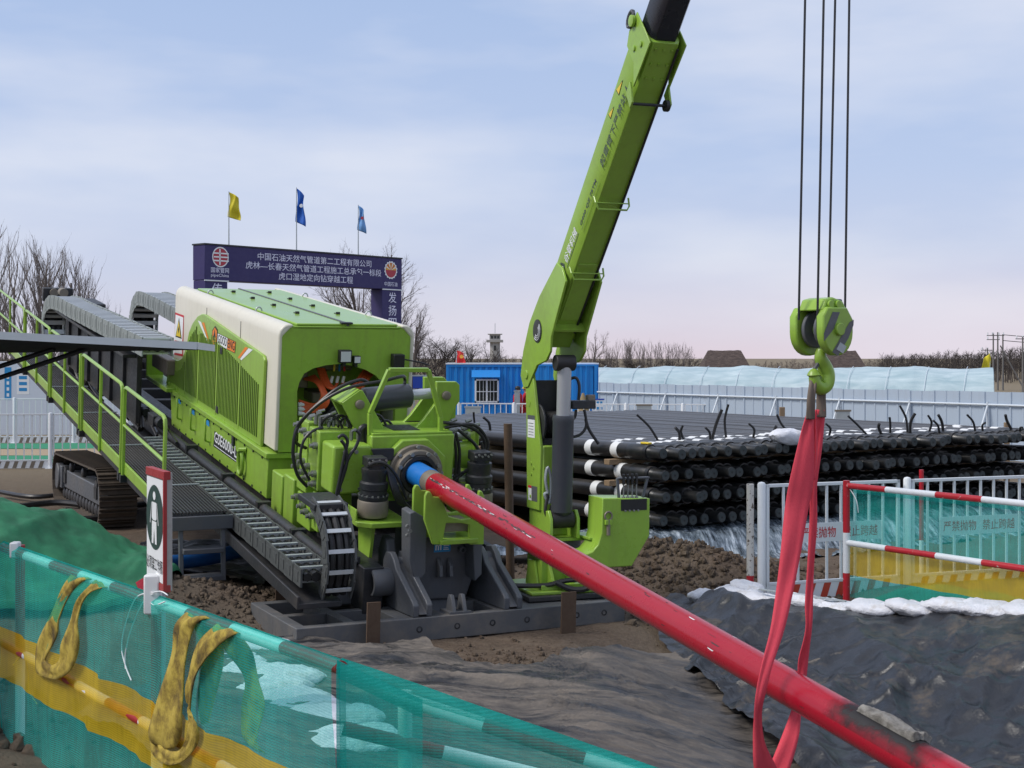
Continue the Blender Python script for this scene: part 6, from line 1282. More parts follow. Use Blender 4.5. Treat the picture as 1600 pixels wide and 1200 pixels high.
for x0, x1 in ((.0, .93), (GL-1.0, GL)): MB().bb((x0-.02, -.025, GB2-.03), (x1+.02, -.005, GB2+.01)).obj('tie_cord', 'white_paint', gate)
def tG(body, xc, z, h, wd, m='banner_text', bold=.004): return text('lettering', body, h, m, gate, (xc, -.003, z), (1, 0, 0), (0, 0, 1), width=wd, bold=bold, align='CENTER', extr=.006)
tG('中国石油天然气管道第二工程有限公司', 4.75, 6.10, .25, 5.2); tG('虎林—长春天然气管道工程施工总承包一标段', 4.75, 5.79, .25, 6.2); tG('虎口湿地定向钻穿越工程', 4.75, 5.48, .25, 3.4)
tG('国家管网', .60, 5.60, .17, .72); tG('pipeChina', .60, 5.44, .13, .72); tG('中国石油', GL-.58, 5.46, .16, .66)
for k, c in enumerate('传'): tG(c, .48, 4.86-.5*k, .40, .42)
for k, c in enumerate('发扬四铁'): tG(c, GL-.5, 4.86-.47*k, .38, .40)
def dG(pts, m, off, nm='emblem'): mb = MB(); mb.add([(x, -.003-off, z) for x, z in pts], [tuple(range(len(pts)))]); return link(nm, _pm(mb, nm, m), gate)
circ = lambda cx, cz, r_, n=28, a0=0, a1=360: [(cx+r_*math.cos(R(a0+(a1-a0)*k/n)), cz+r_*math.sin(R(a0+(a1-a0)*k/n))) for k in range(n)]
dG(circ(.62, 6.11, .33), 'decal_white', .003); dG(circ(.62, 6.11, .29), 'logo_red', .006)
for zz in (-.12, 0, .12): dG([(.62-.27, 6.11+zz-.022), (.95, 6.11+zz-.022), (.95, 6.11+zz+.022), (.62-.27, 6.11+zz+.022)], 'decal_white', .009)
dG([(.62-.05, 5.85), (.62+.0, 5.85), (.62-.0, 6.37), (.62-.05, 6.37)], 'decal_white', .009)
dG([(GL-.58+(.34 if k % 2 else .30)*math.cos(R(11.25*k)), 6.05+(.34 if k % 2 else .30)*math.sin(R(11.25*k))) for k in range(32)], 'decal_white', .003); dG(circ(GL-.58, 6.05, .27), 'logo_red', .006); dG(circ(GL-.58, 6.05, .26, 20, 0, 180)+[(GL-.84, 6.05)], 'logo_gold', .008)
for k in range(7): a = R(25+k*21.5); dG([(GL-.58, 6.05), (GL-.58+.26*math.cos(a-.09), 6.05+.26*math.sin(a-.09)), (GL-.58+.26*math.cos(a+.09), 6.05+.26*math.sin(a+.09))], 'logo_red' if k % 2 else 'decal_white', .010)
# flags on the gate
mat('flag_yellow', (.62, .52, .02), .7, dirt=.05); mat('flag_blue', (.01, .10, .45), .7, dirt=.05); mat('flag_sky', (.14, .32, .62), .7, dirt=.05); mat('flag_red', (.6, .02, .02), .7, dirt=.05)
def flag(base, h_, cl, fw, fh, label, m, sw=0, emb=None, sgn=1):
    root = thing('flag', label, 'flag', base); MB().cyl((0, 0, 0), (0, 0, h_), .022, 8, .012).obj('pole', 'galv', root)
    nx, nz = 14, 18; vs = []
    for j in range(nz+1):
        for i in range(nx+1):
            u = i/nx; v = j/nz; x = u*fw*(.55+.45*math.sin(v*1.5+.6)); z = h_-.02-v*fh-u*fh*.22*(1-v*.3)
            vs.append((sgn*x*.93+.04*math.sin(v*5+u*3), .09*math.sin(u*7+v*4+sw)*u+.05*math.sin(v*9+sw)*u, z))
    mb = MB(); mb.add(vs, [(j*(nx+1)+i, j*(nx+1)+i+1, (j+1)*(nx+1)+i+1, (j+1)*(nx+1)+i) for j in range(nz) for i in range(nx)]); c = mb.obj('cloth', m, root, ang=80); s = c.modifiers.new('t', 'SOLIDIFY'); s.thickness = .006
    if emb: mb = MB(); mb.add([(sgn*fw*.55+fw*.2*math.cos(a), -.09, h_-fh*.55+fw*.2*math.sin(a)) for a in [R(30*k) for k in range(12)]], [tuple(range(12))]); link('emblem', _pm(mb, 'emblem', emb), root)
    return root
def gp(x): # point on the beam top at photo column x
    best = min((abs((g0.x+gdir.x*k/20)/(g0.y+gdir.y*k/20)*FPX+CX-x), k/20) for k in range(0, 180))[1]; q = g0+gdir*best+Vector((-gdir.y, gdir.x, 0))*.3; return Vector((q.x, q.y, GT_+.04))
for (x, yt, m, lab, fw, fh, sw, emb, sg_) in ((366, 299, 'flag_yellow', 'limp yellow flag above the left part of the banner gate', .40, .82, 0, None, 1), (472, 293, 'flag_blue', 'furled deep blue flag above the middle of the banner gate', .32, 1.15, 2, 'decal_white', 1), (569, 320, 'flag_sky', 'pale blue flag with a small red mark above the right of the banner gate', .28, .88, 4, 'logo_red', 1)):
    b_ = gp(x); flag(b_, (557-yt)/FPX*b_.y+EYE-b_.z, 0, fw, fh, lab, m, sw, emb, sg_)
# ------------------------------------------------------------------ site containers
def cont_mat(name, col): return mat(name, col, .5, dirt=.15, dscale=1.5, streak=.08)
cont_mat('cont_blue', (.006, .235, .66)); cont_mat('cont_deep', (.006, .05, .38))
def corrug(x0, x1, z0, z1, y, n, dep=.05):
    mb = MB(); w_ = (x1-x0)/n; prof = []
    for k in range(n): a = x0+k*w_; prof += [(a, 0), (a+w_*.38, 0), (a+w_*.5, dep), (a+w_*.88, dep)]
    prof.append((x1, 0)); vs = [(x, y+d, z) for x, d in prof for z in (z0, z1)]; fs = [(2*i, 2*i+2, 2*i+3, 2*i+1) for i in range(len(prof)-1)]; mb.add(vs, fs); return mb
Yc = 56.0; cX0 = (697-800)/FPX*Yc; cab = thing('site_cabin', 'bright blue container cabin with a barred white window', 'container', (cX0, Yc, .02))
CWd, CHt = 6.06, 2.57
corrug(.1, CWd-.1, .12, CHt-.1, .02, 24).obj('front_wall', 'cont_blue', cab, smooth=False); MB().bb((.02, .08, .1), (CWd-.02, 2.4, CHt-.05)).obj('shell', 'cont_blue', cab)
for x in (0, CWd-.1): MB().bb((x, -.01, 0), (x+.1, .1, CHt)).obj('corner_post', 'cont_blue', cab)
MB().bb((.1, -.005, CHt-.1), (CWd-.1, .1, CHt)).obj('top_rail', 'cont_blue', cab); MB().bb((.1, -.005, 0), (CWd-.1, .1, .12)).obj('bottom_rail', 'cont_blue', cab); MB().bb((-.02, -.03, CHt), (CWd+.02, 2.42, CHt+.05)).obj('roof', 'white_paint', cab)
wx0, wx1, wz0, wz1 = 1.14, 2.10, 1.05, 1.98
wn = MB(); 
for a, b_ in (((wx0, -.04, wz0), (wx1, .02, wz0+.06)), ((wx0, -.04, wz1-.06), (wx1, .02, wz1)), ((wx0, -.04, wz0), (wx0+.06, .02, wz1)), ((wx1-.06, -.04, wz0), (wx1, .02, wz1)), (((wx0+wx1)/2-.035, -.03, wz0), ((wx0+wx1)/2+.035, .02, wz1))): wn.bb(a, b_)
wn = wn.obj('window', 'white_paint', cab); mat('pane_dark', (.02, .025, .025), .12, dirt=.1)
for a, b_ in ((wx0+.06, (wx0+wx1)/2-.035), ((wx0+wx1)/2+.035, wx1-.06)): MB().bb((a, -.01, wz0+.06), (b_, .0, wz1-.06)).obj('pane', 'pane_dark', wn)
for k in range(7): x = wx0+.06+k*(wx1-wx0-.12)/6; MB().cyl((x, -.06, wz0+.03), (x, -.06, wz1-.03), .009, 6).obj('window_bar', 'white_paint', wn)
MB().bb((wx0+.05, -.065, wz0+.42), (wx1-.05, -.055, wz0+.45)).obj('window_bar', 'white_paint', wn)
mb = MB(); mb.add([(wx0-.12, -.02, wz1+.36), (wx1+.05, -.02, wz1+.36), (wx1+.05, -.28, wz1+.08), (wx0-.12, -.28, wz1+.08)], [(0, 1, 2, 3)]); o = mb.obj('window_hood', 'cont_blue', wn, smooth=False); s = o.modifiers.new('t', 'SOLIDIFY'); s.thickness = .02
cX1 = (838-800)/FPX*54.6; co = thing('shipping_container', 'blue shipping container with its door end towards the pipe stack', 'container', (cX1, 54.6, .02))
MB().bb((.03, .08, .08), (2.32, 2.5, 2.56)).obj('shell', 'cont_blue', co)
for k in range(2):
    d_ = corrug(.1+1.06*k, 1.13+1.06*k, .16, 2.5, .0, 4, .03).obj('door', 'cont_blue', co, smooth=False)
    for x in (.38, .78): MB().cyl((.1+1.06*k+x, -.03, .12), (.1+1.06*k+x, -.03, 2.52), .018, 8).obj('lock_rod', 'cont_blue', d_); MB().bb((.02+1.06*k+x, -.05, 1.05), (.2+1.06*k+x, -.02, 1.12)).obj('handle', 'cont_blue', d_)
for x in (0, 2.25): MB().bb((x, -.02, 0), (x+.1, .1, 2.58)).obj('corner_post', 'cont_blue', co)
MB().bb((.1, -.02, 2.5), (2.25, .1, 2.58)).obj('top_rail', 'cont_blue', co)
q = P(722, 568, 56); flag(Vector((q.x-.25, 56.6, 2.62)), .55, 0, .38, .5, 'short red flag on the roof corner of the blue cabin', 'flag_red', 1, 'logo_gold')
# boards near the cabin
def board(x0, x1, y0, y1, Y, m, label, frame='galv', lines=0):
    a = P(x0, y1, Y); b_ = P(x1, y0, Y); root = thing('notice_board', label, 'board', ((a.x+b_.x)/2, Y, 0)); w_ = (b_.x-a.x)/2
    MB().bb((-w_, -.03, a.z), (w_, .03, b_.z)).obj('panel', m, root, .005); 
    for s in (-1, 1): MB().bb((s*w_*.85-.025, .03, 0), (s*w_*.85+.025, .07, b_.z)).obj('leg', frame, root)
    MB().bb((-w_-.03, -.04, b_.z-.0), (w_+.03, .04, b_.z+.05)).obj('top_rail', frame, root)
    for k in range(lines): MB().bb((-w_*.8+(k % 3)*w_*.6, -.036, b_.z-.15-.2*(k//3)), (-w_*.8+(k % 3)*w_*.6+w_*.4, -.031, b_.z-.05-.2*(k//3))).obj('print_block', 'decal_blue', root)
    return root
board(645, 668, 588, 607, 50, 'cont_deep', 'plain deep blue board seen through the green guard frame'); board(925, 943, 625, 650, 52, 'white_paint', 'small white board with blue print beside the container', 'cont_deep', 6)
board(727, 751, 637, 655, 47, 'galv', 'pale grey board standing in front of the cabin window'); board(995, 1018, 634, 655, 46, 'galv', 'pale grey framed board behind the left of the pipe stack', 'cast'); board(1306, 1328, 643, 668, 39, 'galv', 'pale grey framed board behind the pipes right of the sling', 'cast'); board(804, 812, 612, 650, 53, 'galv', 'narrow grey board in front of the two workers')
o = MB().lathe((0, 0, 0), (0, 0, 1), [(0, .42), (.3, .40), (.8, .25), (1.3, .12), (1.55, .04)], 14).obj('straw_bundle', 'straw'); q = P(911, 650, 52); o.location = (q.x, 52, 0); mat_s = None; tag(o, 'tan conical straw bundle beside the container door', 'bundle')
for k, x in enumerate((1222, 1573)):
    q = P(x, 655, 30); o = MB().box((0, 0, .85), (.10 if k else .12, .08, 1.7)).obj('timber_post', 'wood', None, .01); o.location = (q.x, 32-k*4+(k*0), 0); o.location.x = (x-800)/FPX*o.location.y; o.scale = (1, 1, (EYE-((636 if k == 0 else 660)-557)/FPX*o.location.y)/1.7); tag(o, ['dark short timber post behind the pipe stack left of the sling', 'brown short timber post behind the pipe stack at the right edge'][k], 'post')
# ------------------------------------------------------------------ two workers in red
def person(loc, rz, label, hat, lean=0):
    js = {'pel': (0, 0, .95, .15), 'sp': (0, .02, 1.15, .155), 'ch': (0, .03+lean, 1.36, .17), 'nk': (0, .02+lean*1.3, 1.50, .065), 'hd': (0, -.01+lean*1.6, 1.60, .085), 'ht': (0, .0+lean*1.6, 1.70, .075)}
    bm_v = []; rad = []; ed = []; idx = {}
    def v_(n, x, y, z, r_): idx[n] = len(bm_v); bm_v.append((x, y, z)); rad.append(r_)
    for n, (x, y, z, r_) in js.items(): v_(n, x, y, z, r_)
    ed += [('pel', 'sp'), ('sp', 'ch'), ('ch', 'nk'), ('nk', 'hd'), ('hd', 'ht')]
    for s, sd in ((-1, 'l'), (1, 'r')):
        v_('s'+sd, s*.19, .03+lean, 1.40, .085); v_('e'+sd, s*.26, .04+lean*.7, 1.13, .062); v_('w'+sd, s*.20, -.16+lean*.5, .98, .045); v_('f'+sd, s*.17, -.23+lean*.5, .97, .04)
        v_('h'+sd, s*.10, 0, .88, .11); v_('k'+sd, s*.12, -.02, .48, .08); v_('a'+sd, s*.12, .02, .09, .055); v_('t'+sd, s*.14, -.14, .05, .05)
        ed += [('ch', 's'+sd), ('s'+sd, 'e'+sd), ('e'+sd, 'w'+sd), ('w'+sd, 'f'+sd), ('pel', 'h'+sd), ('h'+sd, 'k'+sd), ('k'+sd, 'a'+sd), ('a'+sd, 't'+sd)]
    me = bpy.data.meshes.new('body'); me.from_pydata(bm_v, [(idx[a], idx[b_]) for a, b_ in ed], []); o = bpy.data.objects.new('body', me); COL.objects.link(o)
    sk = o.modifiers.new('skin', 'SKIN'); 
    for i, r_ in enumerate(rad): me.skin_vertices[0].data[i].radius = (r_, r_*.85); me.skin_vertices[0].data[i].use_root = (i == 0)
    sb = o.modifiers.new('sub', 'SUBSURF'); sb.levels = 2; sb.render_levels = 2
    me2 = bpy.data.meshes.new_from_object(o.evaluated_get(bpy.context.evaluated_depsgraph_get())); bpy.data.objects.remove(o)
    for m_ in ('jacket_red', 'trousers', 'skin', 'boots'): me2.materials.append(MAT[m_])
    for p in me2.polygons:
        c = p.center; p.material_index = 2 if c.z > 1.49 else (3 if c.z < .12 else (2 if (c.z < 1.02 and c.y < -.17 and abs(c.x) > .1) else (1 if c.z < .84 else 0))); p.use_smooth = True
    root = thing('person', label, 'person', loc, rz, 'workers by the blue cabin'); bo = link('body', me2, root)
    hy = lean*1.6
    if hat == 'helmet': MB().lathe((0, .005+hy, 1.655), (0, 0, 1), [(0, .15), (.012, .15), (.014, .118), (.05, .112), (.09, .085), (.115, .04), (.12, .01)], 18).obj('helmet', 'decal_yellow', root)
    else: MB().lathe((0, .01+hy, 1.62), (0, 0, 1), [(0, .105), (.05, .112), (.10, .098), (.13, .06), (.14, .01)], 18).obj('cap', 'black', root)
    for s in (-1, 1): MB().lathe((s*.032, -.075+hy, 1.635), (0, -1, 0), [(0, .012), (.012, .01)], 8).obj('eye', 'black', root)
    MB().lathe((0, -.08+hy, 1.60), (0, -.6, -.5), [(0, .012), (.025, .014), (.03, .005)], 8).obj('nose', 'skin', root)
    return root
mat('jacket_red', (.50, .012, .02), .75, dirt=.15, bmp=.4, bscale=10); mat('trousers', (.35, .015, .02), .8, dirt=.2); mat('skin', (.45, .26, .18), .6, dirt=0); mat('boots', (.02, .02, .02), .6, dirt=.3); mat('straw', (.30, .22, .11), .9, dirt=.3, bmp=.6)
q = P(811, 605, 54.5); person(Vector((q.x, 54.5, .0)), R(60), 'worker in a red jacket and dark cap beside the narrow grey board', 'cap', .03)
q = P(821, 605, 54.8); person(Vector((q.x, 54.8, .0)), R(-75), 'worker in a red jacket and yellow helmet behind the crane column', 'helmet', .0)
# ------------------------------------------------------------------ low white barriers by the cabin and at the far left
bdir = Vector((1, .0, 0))
def gd2(p, d, lab, grp, z1=1.25, wd=1.95): return guard(Vector(p), Vector(d), lab, wd, grp, 0.0, z1, False, True)
for k in range(7): gd2((-1.9+2.0*k*.98, 50-.25*k, 0), (.99, -.12, 0), f'{nth(k)} low white barrier from the left between the pipe stack and the blue cabin', 'white barriers in front of the cabin')
for k in range(3): gd2((-13.9+1.95*k, 36.2+.25*k, 0), (.99, .13, 0), f'{nth(k)} front white picket barrier from the left edge, beyond the crawler track', 'front white barriers at the far left', 1.42)
for k in range(5): gd2((-18.6+1.95*k, 47+.1*k, 0), (.99, .05, 0), f'{nth(k)} rear white barrier from the left before the poster wall', 'rear white barriers at the far left', 1.5)
m, t, b = _base('mat_green'); b.inputs['Base Color'].default_value = (.02, .22, .11, 1); b.inputs['Roughness'].default_value = .9
for k, (y0, y1, m_, nm, lab) in enumerate(((37.6, 40.5, 'mat_green', 'ground_mat', 'strip of bright green matting behind the front white barrier'), (40.6, 43.5, 'plank', 'board_walk', 'tan plywood strip laid across the ground behind the green matting'), (43.6, 46.3, 'mat_green', 'ground_mat', 'second strip of green matting before the rear white barriers'))):
    if m_ == 'plank' and 'plank' not in MAT: mat('plank', (.36, .27, .17), .8, dirt=.4)
    xs_ = [-21+.8*i for i in range(18)]; ys_ = [y0, (y0+y1)/2, y1]; tag(link(nm, grid_mesh(nm, xs_, ys_, lambda x, y: (x, y, H(x, y)+.04+.03*abs(nzf(x, y, 2))), [m_])), lab, 'matting' if m_ != 'plank' else 'boarding')
# poster wall
pw_ = thing('poster_wall', 'pale site hoarding with blue and white posters behind the walkway', 'wall', (-19.6, 52, 0), .03)
mat('poster_base', (.60, .66, .74), .5, dirt=.15)
for k in range(5):
    p_ = MB().bb((k*2.42, 0, 0), (k*2.42+2.4, .06, 2.72)).obj('panel', 'poster_base', pw_, .008)
    for (x0, x1, z0, z1, m_) in ((.1, .6, 1.5, 2.5, 'decal_white'), (.85, 1.1, 1.3, 2.5, 'decal_blue'), (1.3, 1.75, 1.5, 2.5, 'decal_white')):
        mb = MB(); mb.add([(k*2.42+a, -.004, b_) for a, b_ in ((x0, z0), (x1, z0), (x1, z1), (x0, z1))], [(0, 1, 2, 3)]); link('poster', _pm(mb, 'poster', m_), p_)
        mb = MB()
        for j in range(4): mb.add([(k*2.42+a, -.008, b_) for a, b_ in ((x0+.08, z0+.12+.22*j), (x1-.08, z0+.12+.22*j), (x1-.08, z0+.24+.22*j), (x0+.08, z0+.24+.22*j))], [(0, 1, 2, 3)])
        o = link('poster_print', _pm(mb, 'poster_print', 'decal_blue' if m_ == 'decal_white' else 'decal_white'), p_); o['kind'] = 'stuff'
# loose black hoses on the ground at the left
rnd = random.Random(6)
for k, lab in enumerate(('black hose curving on the ground left of the crawler track', 'second black hose lying beyond the green dust net', 'thin black hose looped by the front white barrier')):
    Yh = 24+2.2*k; o = MB().tube(spline([Vector((-10.5, Yh+.5, .12)), Vector((-9.5, Yh-.3, .1)), Vector((-8.6, Yh+.4, .14)), Vector((-7.6, Yh, .1)), Vector((-6.9, Yh+.6, .1))], 8), .07-.012*k, 8).obj('hose', 'hose'); tag(o, lab, 'hose')
# ------------------------------------------------------------------ long corrugated site fence
mat('fence_sheet', (.40, .48, .58), .45, dirt=.14, dscale=.7, streak=.1); mat('fence_steel', (.62, .68, .74), .4, dirt=.15)
f0 = Vector((3.3, 53.7, 0)); f1 = Vector((16.9, 34.6, 0)); fdv = (f1-f0); FL = fdv.length; fdv.normalize()
fen = thing('site_fence', 'long pale blue corrugated metal fence with pipe braces behind the pipes', 'fence', f0, math.atan2(fdv.y, fdv.x))
pwid = .86; pm_ = MB(); pr = [(0, 0), (.02, -.035), (.07, -.035), (.09, 0), (.40, 0), (.42, -.02), (.47, -.02), (.49, 0), (pwid-.005, 0)]
vs = [(x, d, z) for x, d in pr for z in (0, 1.9)]; pm_.add(vs, [(2*i, 2*i+2, 2*i+3, 2*i+1) for i in range(len(pr)-1)]); vs = [(x, d+.02, z) for x, d in pr for z in (0, 1.9)]; pm_.add(vs, [(2*i, 2*i+2, 2*i+3, 2*i+1) for i in range(len(pr)-1)]); pm_ = pm_.mesh('fence_panel', 'fence_sheet', smooth=False)
rnd = random.Random(2)
for k in range(int(FL/pwid)):
    o = link('fence_panel', pm_, fen); o.location = (k*pwid, rnd.uniform(-.01, .01), rnd.uniform(-.015, .015))
for z in (1.55, .35): MB().cyl((0, -.06, z), (FL, -.06, z), .028, 8).obj('rail', 'fence_steel', fen)
for k in range(9):
    x = 1.2+k*2.7; MB().cyl((x, -.07, 0), (x, -.07, 1.62), .03, 8).obj('post', 'fence_steel', fen); MB().cyl((x, -.08, 1.5), (x, -.75, .05), .03, 8).obj('brace', 'fence_steel', fen)
# ------------------------------------------------------------------ greenhouse tunnel
m, t, b = _base('green_film'); v = coords(t, 'Object', (.25, 1, 1)); n1 = noise_n(t, 3, 5, .6, v, .6); r = ramp(t, [(.3, (.30, .42, .46)), (.7, (.50, .60, .63))]); t.links.new(n1.outputs[0], r.inputs[0]); t.links.new(r.outputs[0], b.inputs['Base Color']); b.inputs['Roughness'].default_value = .42
gh0 = Vector((3.2, 62, 0)); gh1 = Vector((19.4, 56.8, 0)); gvd = (gh1-gh0); GHL = gvd.length; gvd.normalize(); ghs = thing('greenhouse', 'long low greenhouse tunnel under rippled pale blue film', 'greenhouse', gh0, math.atan2(gvd.y, gvd.x))
vs = []; fs = []; nu, na = 260, 28
for i in range(nu+1):
    x = GHL*i/nu
    for j in range(na+1):
        a = math.pi*j/na; r_ = 1+.010*math.sin(a*58+1.2*math.sin(x*1.7)+x*.8)+.03*nzf(x*.7, a*2.5, 3, 3); sag = 1-.035*abs(math.sin(x*.9))**.6
        vs.append((x, -2.2*math.cos(a)*r_, 2.5*math.sin(a)**.75*r_*sag))
fs = [(i*(na+1)+j, i*(na+1)+j+1, (i+1)*(na+1)+j+1, (i+1)*(na+1)+j) for i in range(nu) for j in range(na)]
mb = MB(); mb.add(vs, fs); mb.obj('film_cover', 'green_film', ghs, ang=70)
mb = MB(); mb.prism([(-2.2*math.cos(math.pi*j/16), 2.42*math.sin(math.pi*j/16)**.75) for j in range(17)], GHL-.03, GHL+.02, lambda a, b_, c: Vector((c, a, b_))); mb.obj('end_wall', 'green_film', ghs)
for k in range(11):
    x = .8+k*1.5; MB().tube([(x+.25*j/14, -2.23*math.cos(math.pi*j/14*.45+.05), 2.50*math.sin(math.pi*j/14*.45+.05)**.75) for j in range(15)], .012, 5).obj('tie_rope', 'fence_steel', ghs)
# ------------------------------------------------------------------ thatched huts
m, t, b = _base('thatch'); v = coords(t, 'Object', (.6, 1, 3)); n1 = noise_n(t, 5, 7, .7, v); r = ramp(t, [(.3, (.035, .026, .024)), (.55, (.10, .072, .062)), (.8, (.20, .155, .13))]); t.links.new(n1.outputs[0], r.inputs[0]); t.links.new(r.outputs[0], b.inputs['Base Color']); b.inputs['Roughness'].default_value = .95; bump(t, b, n1.outputs[0], 1, .1)
for (x0, x1, lab) in ((1098, 1178, 'old hut with a sagging brown thatched roof left of the hook'), (1283, 1360, 'old hut with a brown thatched roof right of the hook')):
    Yh = 118; X0 = (x0-800)/FPX*Yh; X1 = (x1-800)/FPX*Yh; root = thing('thatched_hut', lab, 'hut', (X0, Yh, 0)); w_ = X1-X0; zt = 2.9+9.5/FPX*Yh
    MB().bb((.25, .3, 0), (w_-.25, 4.2, 1.75)).obj('wall', 'clay', root)
    n = 24; mb = MB(); vs = []
    for i in range(n+1):
        u = i/n; sagz = .07*nzf(u*4, Yh+x0, 1, 3)
        for j, (yy, zz, ins) in enumerate(((0, 1.45, 0), (1.1, 2.5, .09), (2.2, zt, .17), (3.4, 2.5, .09), (4.6, 1.45, 0))):
            vs.append((w_*(ins+(1-2*ins)*u), yy+.05*nzf(u*9, j, 3), zz+(sagz if j == 2 else .04*nzf(u*12, j, 7))))
    mb.add(vs, [(i*5+j, i*5+j+1, (i+1)*5+j+1, (i+1)*5+j) for i in range(n) for j in range(4)]+[(0, 1, 2, 3, 4), tuple(n*5+j for j in range(4, -1, -1))]); mb.obj('thatched_roof', 'thatch', root, ang=70)
    MB().bb((w_*.4, .28, .1), (w_*.52, .32, 1.5)).obj('door', 'wood', root)
# ------------------------------------------------------------------ watchtower
Yt = 260; tw = thing('watchtower', 'pale concrete watchtower with a flat roof gallery among the trees', 'tower', ((773.5-800)/FPX*Yt, Yt, 0)); zs = lambda y: 2.9+(557-y)/FPX*Yt
mat('concrete', (.36, .35, .33), .8, dirt=.4, dscale=.6, streak=.3)
MB().prism([(1.0*math.cos(R(22.5+45*k)), 1.0*math.sin(R(22.5+45*k))) for k in range(8)], 0, zs(535), fW).obj('shaft', 'concrete', tw); MB().bb((-1.55, -1.4, zs(535)), (1.5, 1.4, zs(531))).obj('gallery', 'concrete', tw, .05)
MB().bb((-1.0, -.9, zs(531)), (1.0, .9, zs(523))).obj('cabin', 'concrete', tw); MB().bb((-1.35, -1.2, zs(523)), (1.35, 1.2, zs(521.5))).obj('roof', 'concrete', tw, .05)
for x in (-.55, .05, .6): MB().bb((x-.2, -.93, zs(529)), (x+.2, -.89, zs(525))).obj('window', 'pane_dark', tw)
for z in (2, 4): MB().bb((-.2, -.97, z), (.2, -.90, z+.9)).obj('window', 'pane_dark', tw)
MB().cyl((0, 0, zs(521)), (0, 0, zs(505)), .05, 6).obj('aerial', 'galv', tw)
# ------------------------------------------------------------------ power poles and wires
mat('pole_grey', (.16, .155, .15), .8, dirt=.3)
def pole(x, yt, Y, lab, arms=(0,), lean=0):
    X = (x-800)/FPX*Y; zt = 2.9+(557-yt)/FPX*Y; root = thing('power_pole', lab, 'pole', (X, Y, 0), 0, 'power poles at the right edge'); MB().cyl((0, 0, 0), (lean, 0, zt), .085, 10, .06).obj('shaft', 'pole_grey', root)
    for a in arms: MB().bb((-.55, -.04, zt-.21-a), (.55, .04, zt-.14-a)).obj('cross_arm', 'pole_grey', root); [MB().cyl((s, 0, zt-.13-a), (s, 0, zt+.08-a), .05, 8).obj('insulator', 'white_paint', root) for s in (-.48, 0, .48)]
    return root, X, zt
pole(1552, 521, 120, 'left concrete power pole of the close group with cross arms', (0, .35)); pole(1559, 519, 120.5, 'middle concrete power pole of the close group', (.1,)); pole(1567, 522, 121, 'right concrete power pole of the close group', ()); pole(1598, 526, 110, 'single concrete power pole at the right frame edge', (0,)); pole(1543, 544, 122, 'short concrete power pole just left of the close group', (0,))
o = MB().cyl(P(1563, 540, 120), Vector(((1598-800)/FPX*120, 120, .3)), .06, 8).obj('stay_pole', 'pole_grey'); tag(o, 'slanting stay pole leaning against the power poles', 'pole')
for k, (x0, y0, x1, y1) in enumerate(((1567, 523, 1640, 527), (1567, 532, 1640, 536))): o = MB().tube(spline([P(x0, y0, 120), P((x0+x1)/2, (y0+y1)/2+1, 120), P(x1, y1, 120)], 4), .03, 5).obj('power_line', 'rubber'); tag(o, ['upper', 'lower'][k]+' power line running right from the pole group', 'cable')
flag(Vector(((1547-800)/FPX*60, 60, 0)), 2.9-(550-557)/FPX*60, 0, .38, 1.1, 'hanging yellow flag on a slim pole near the power poles', 'flag_yellow', 3, None, -1)
# ------------------------------------------------------------------ bare trees
mat('bark', (.105, .088, .078), .9, dirt=.3); mat('twig', (.115, .092, .082), .9, dirt=0); mat('twig_dark', (.060, .048, .043), .9, dirt=0); mat('twig_pale', (.17, .145, .135), .9, dirt=0); mat('needle', (.03, .045, .035), .9, dirt=.3)
def bare_tree(seed, Ht, style, tr=.16):
    rn = random.Random(seed); trunk = MB(); crown = MB()
    def seg(mb, pts, r0, r1, n): mb.tube(pts, [r0+(r1-r0)*i/(len(pts)-1) for i in range(len(pts))], n)
    def branch(p, d, L, r, lev):
        k = 5 if lev < 2 else 4; pts = [p]; q = p.copy(); dd = d.copy()
        for i in range(k):
            up = {'upright': .16, 'round': .07, 'bush': .05}[style]
            dd = (dd+Vector((rn.gauss(0, .10), rn.gauss(0, .10), rn.gauss(0, .06)+up))).normalized(); q = q+dd*L/k; pts.append(q.copy())
        seg(trunk if lev == 0 else crown, pts, r, r*.45 if lev < 3 else r*.3, 6 if lev == 0 else (4 if lev == 1 else 3))
        if lev >= (4 if style != 'upright' else 3): return
        nb = {'upright': (13, 7, 5), 'round': (9, 6, 6, 5), 'bush': (7, 6, 6, 5)}[style][lev]
        for b in range(nb):
            f = rn.uniform({'upright': .12, 'round': .28, 'bush': .1}[style] if lev == 0 else .15, 1.0); i = min(k-1, int(f*k)); bp_ = pts[i].lerp(pts[i+1], f*k-i); ax = rn.uniform(0, 2*math.pi)
            bd = (pts[i+1]-pts[i]).normalized(); side = bd.orthogonal().normalized(); side.rotate(Matrix.Rotation(ax, 3, bd)); sp_ = {'upright': rn.uniform(.28, .55), 'round': rn.uniform(.5, 1.0), 'bush': rn.uniform(.6, 1.1)}[style]
            nd = (bd+side*sp_).normalized(); branch(bp_, nd, L*rn.uniform(.34, .60)*(1.1-.45*f if lev == 0 else .95), max(.0045, r*.37), lev+1)
    if style == 'bush':
        for j in range(3): branch(Vector((rn.gauss(0, .3), rn.gauss(0, .2), 0)), Vector((rn.gauss(0, .35), rn.gauss(0, .3), 1)).normalized(), Ht*.62, tr*.7, 0)
    else: branch(Vector((0, 0, 0)), Vector((0, 0, 1)), Ht*.72 if style == 'round' else Ht*.85, tr, 0)
    return trunk, crown
PT = {}
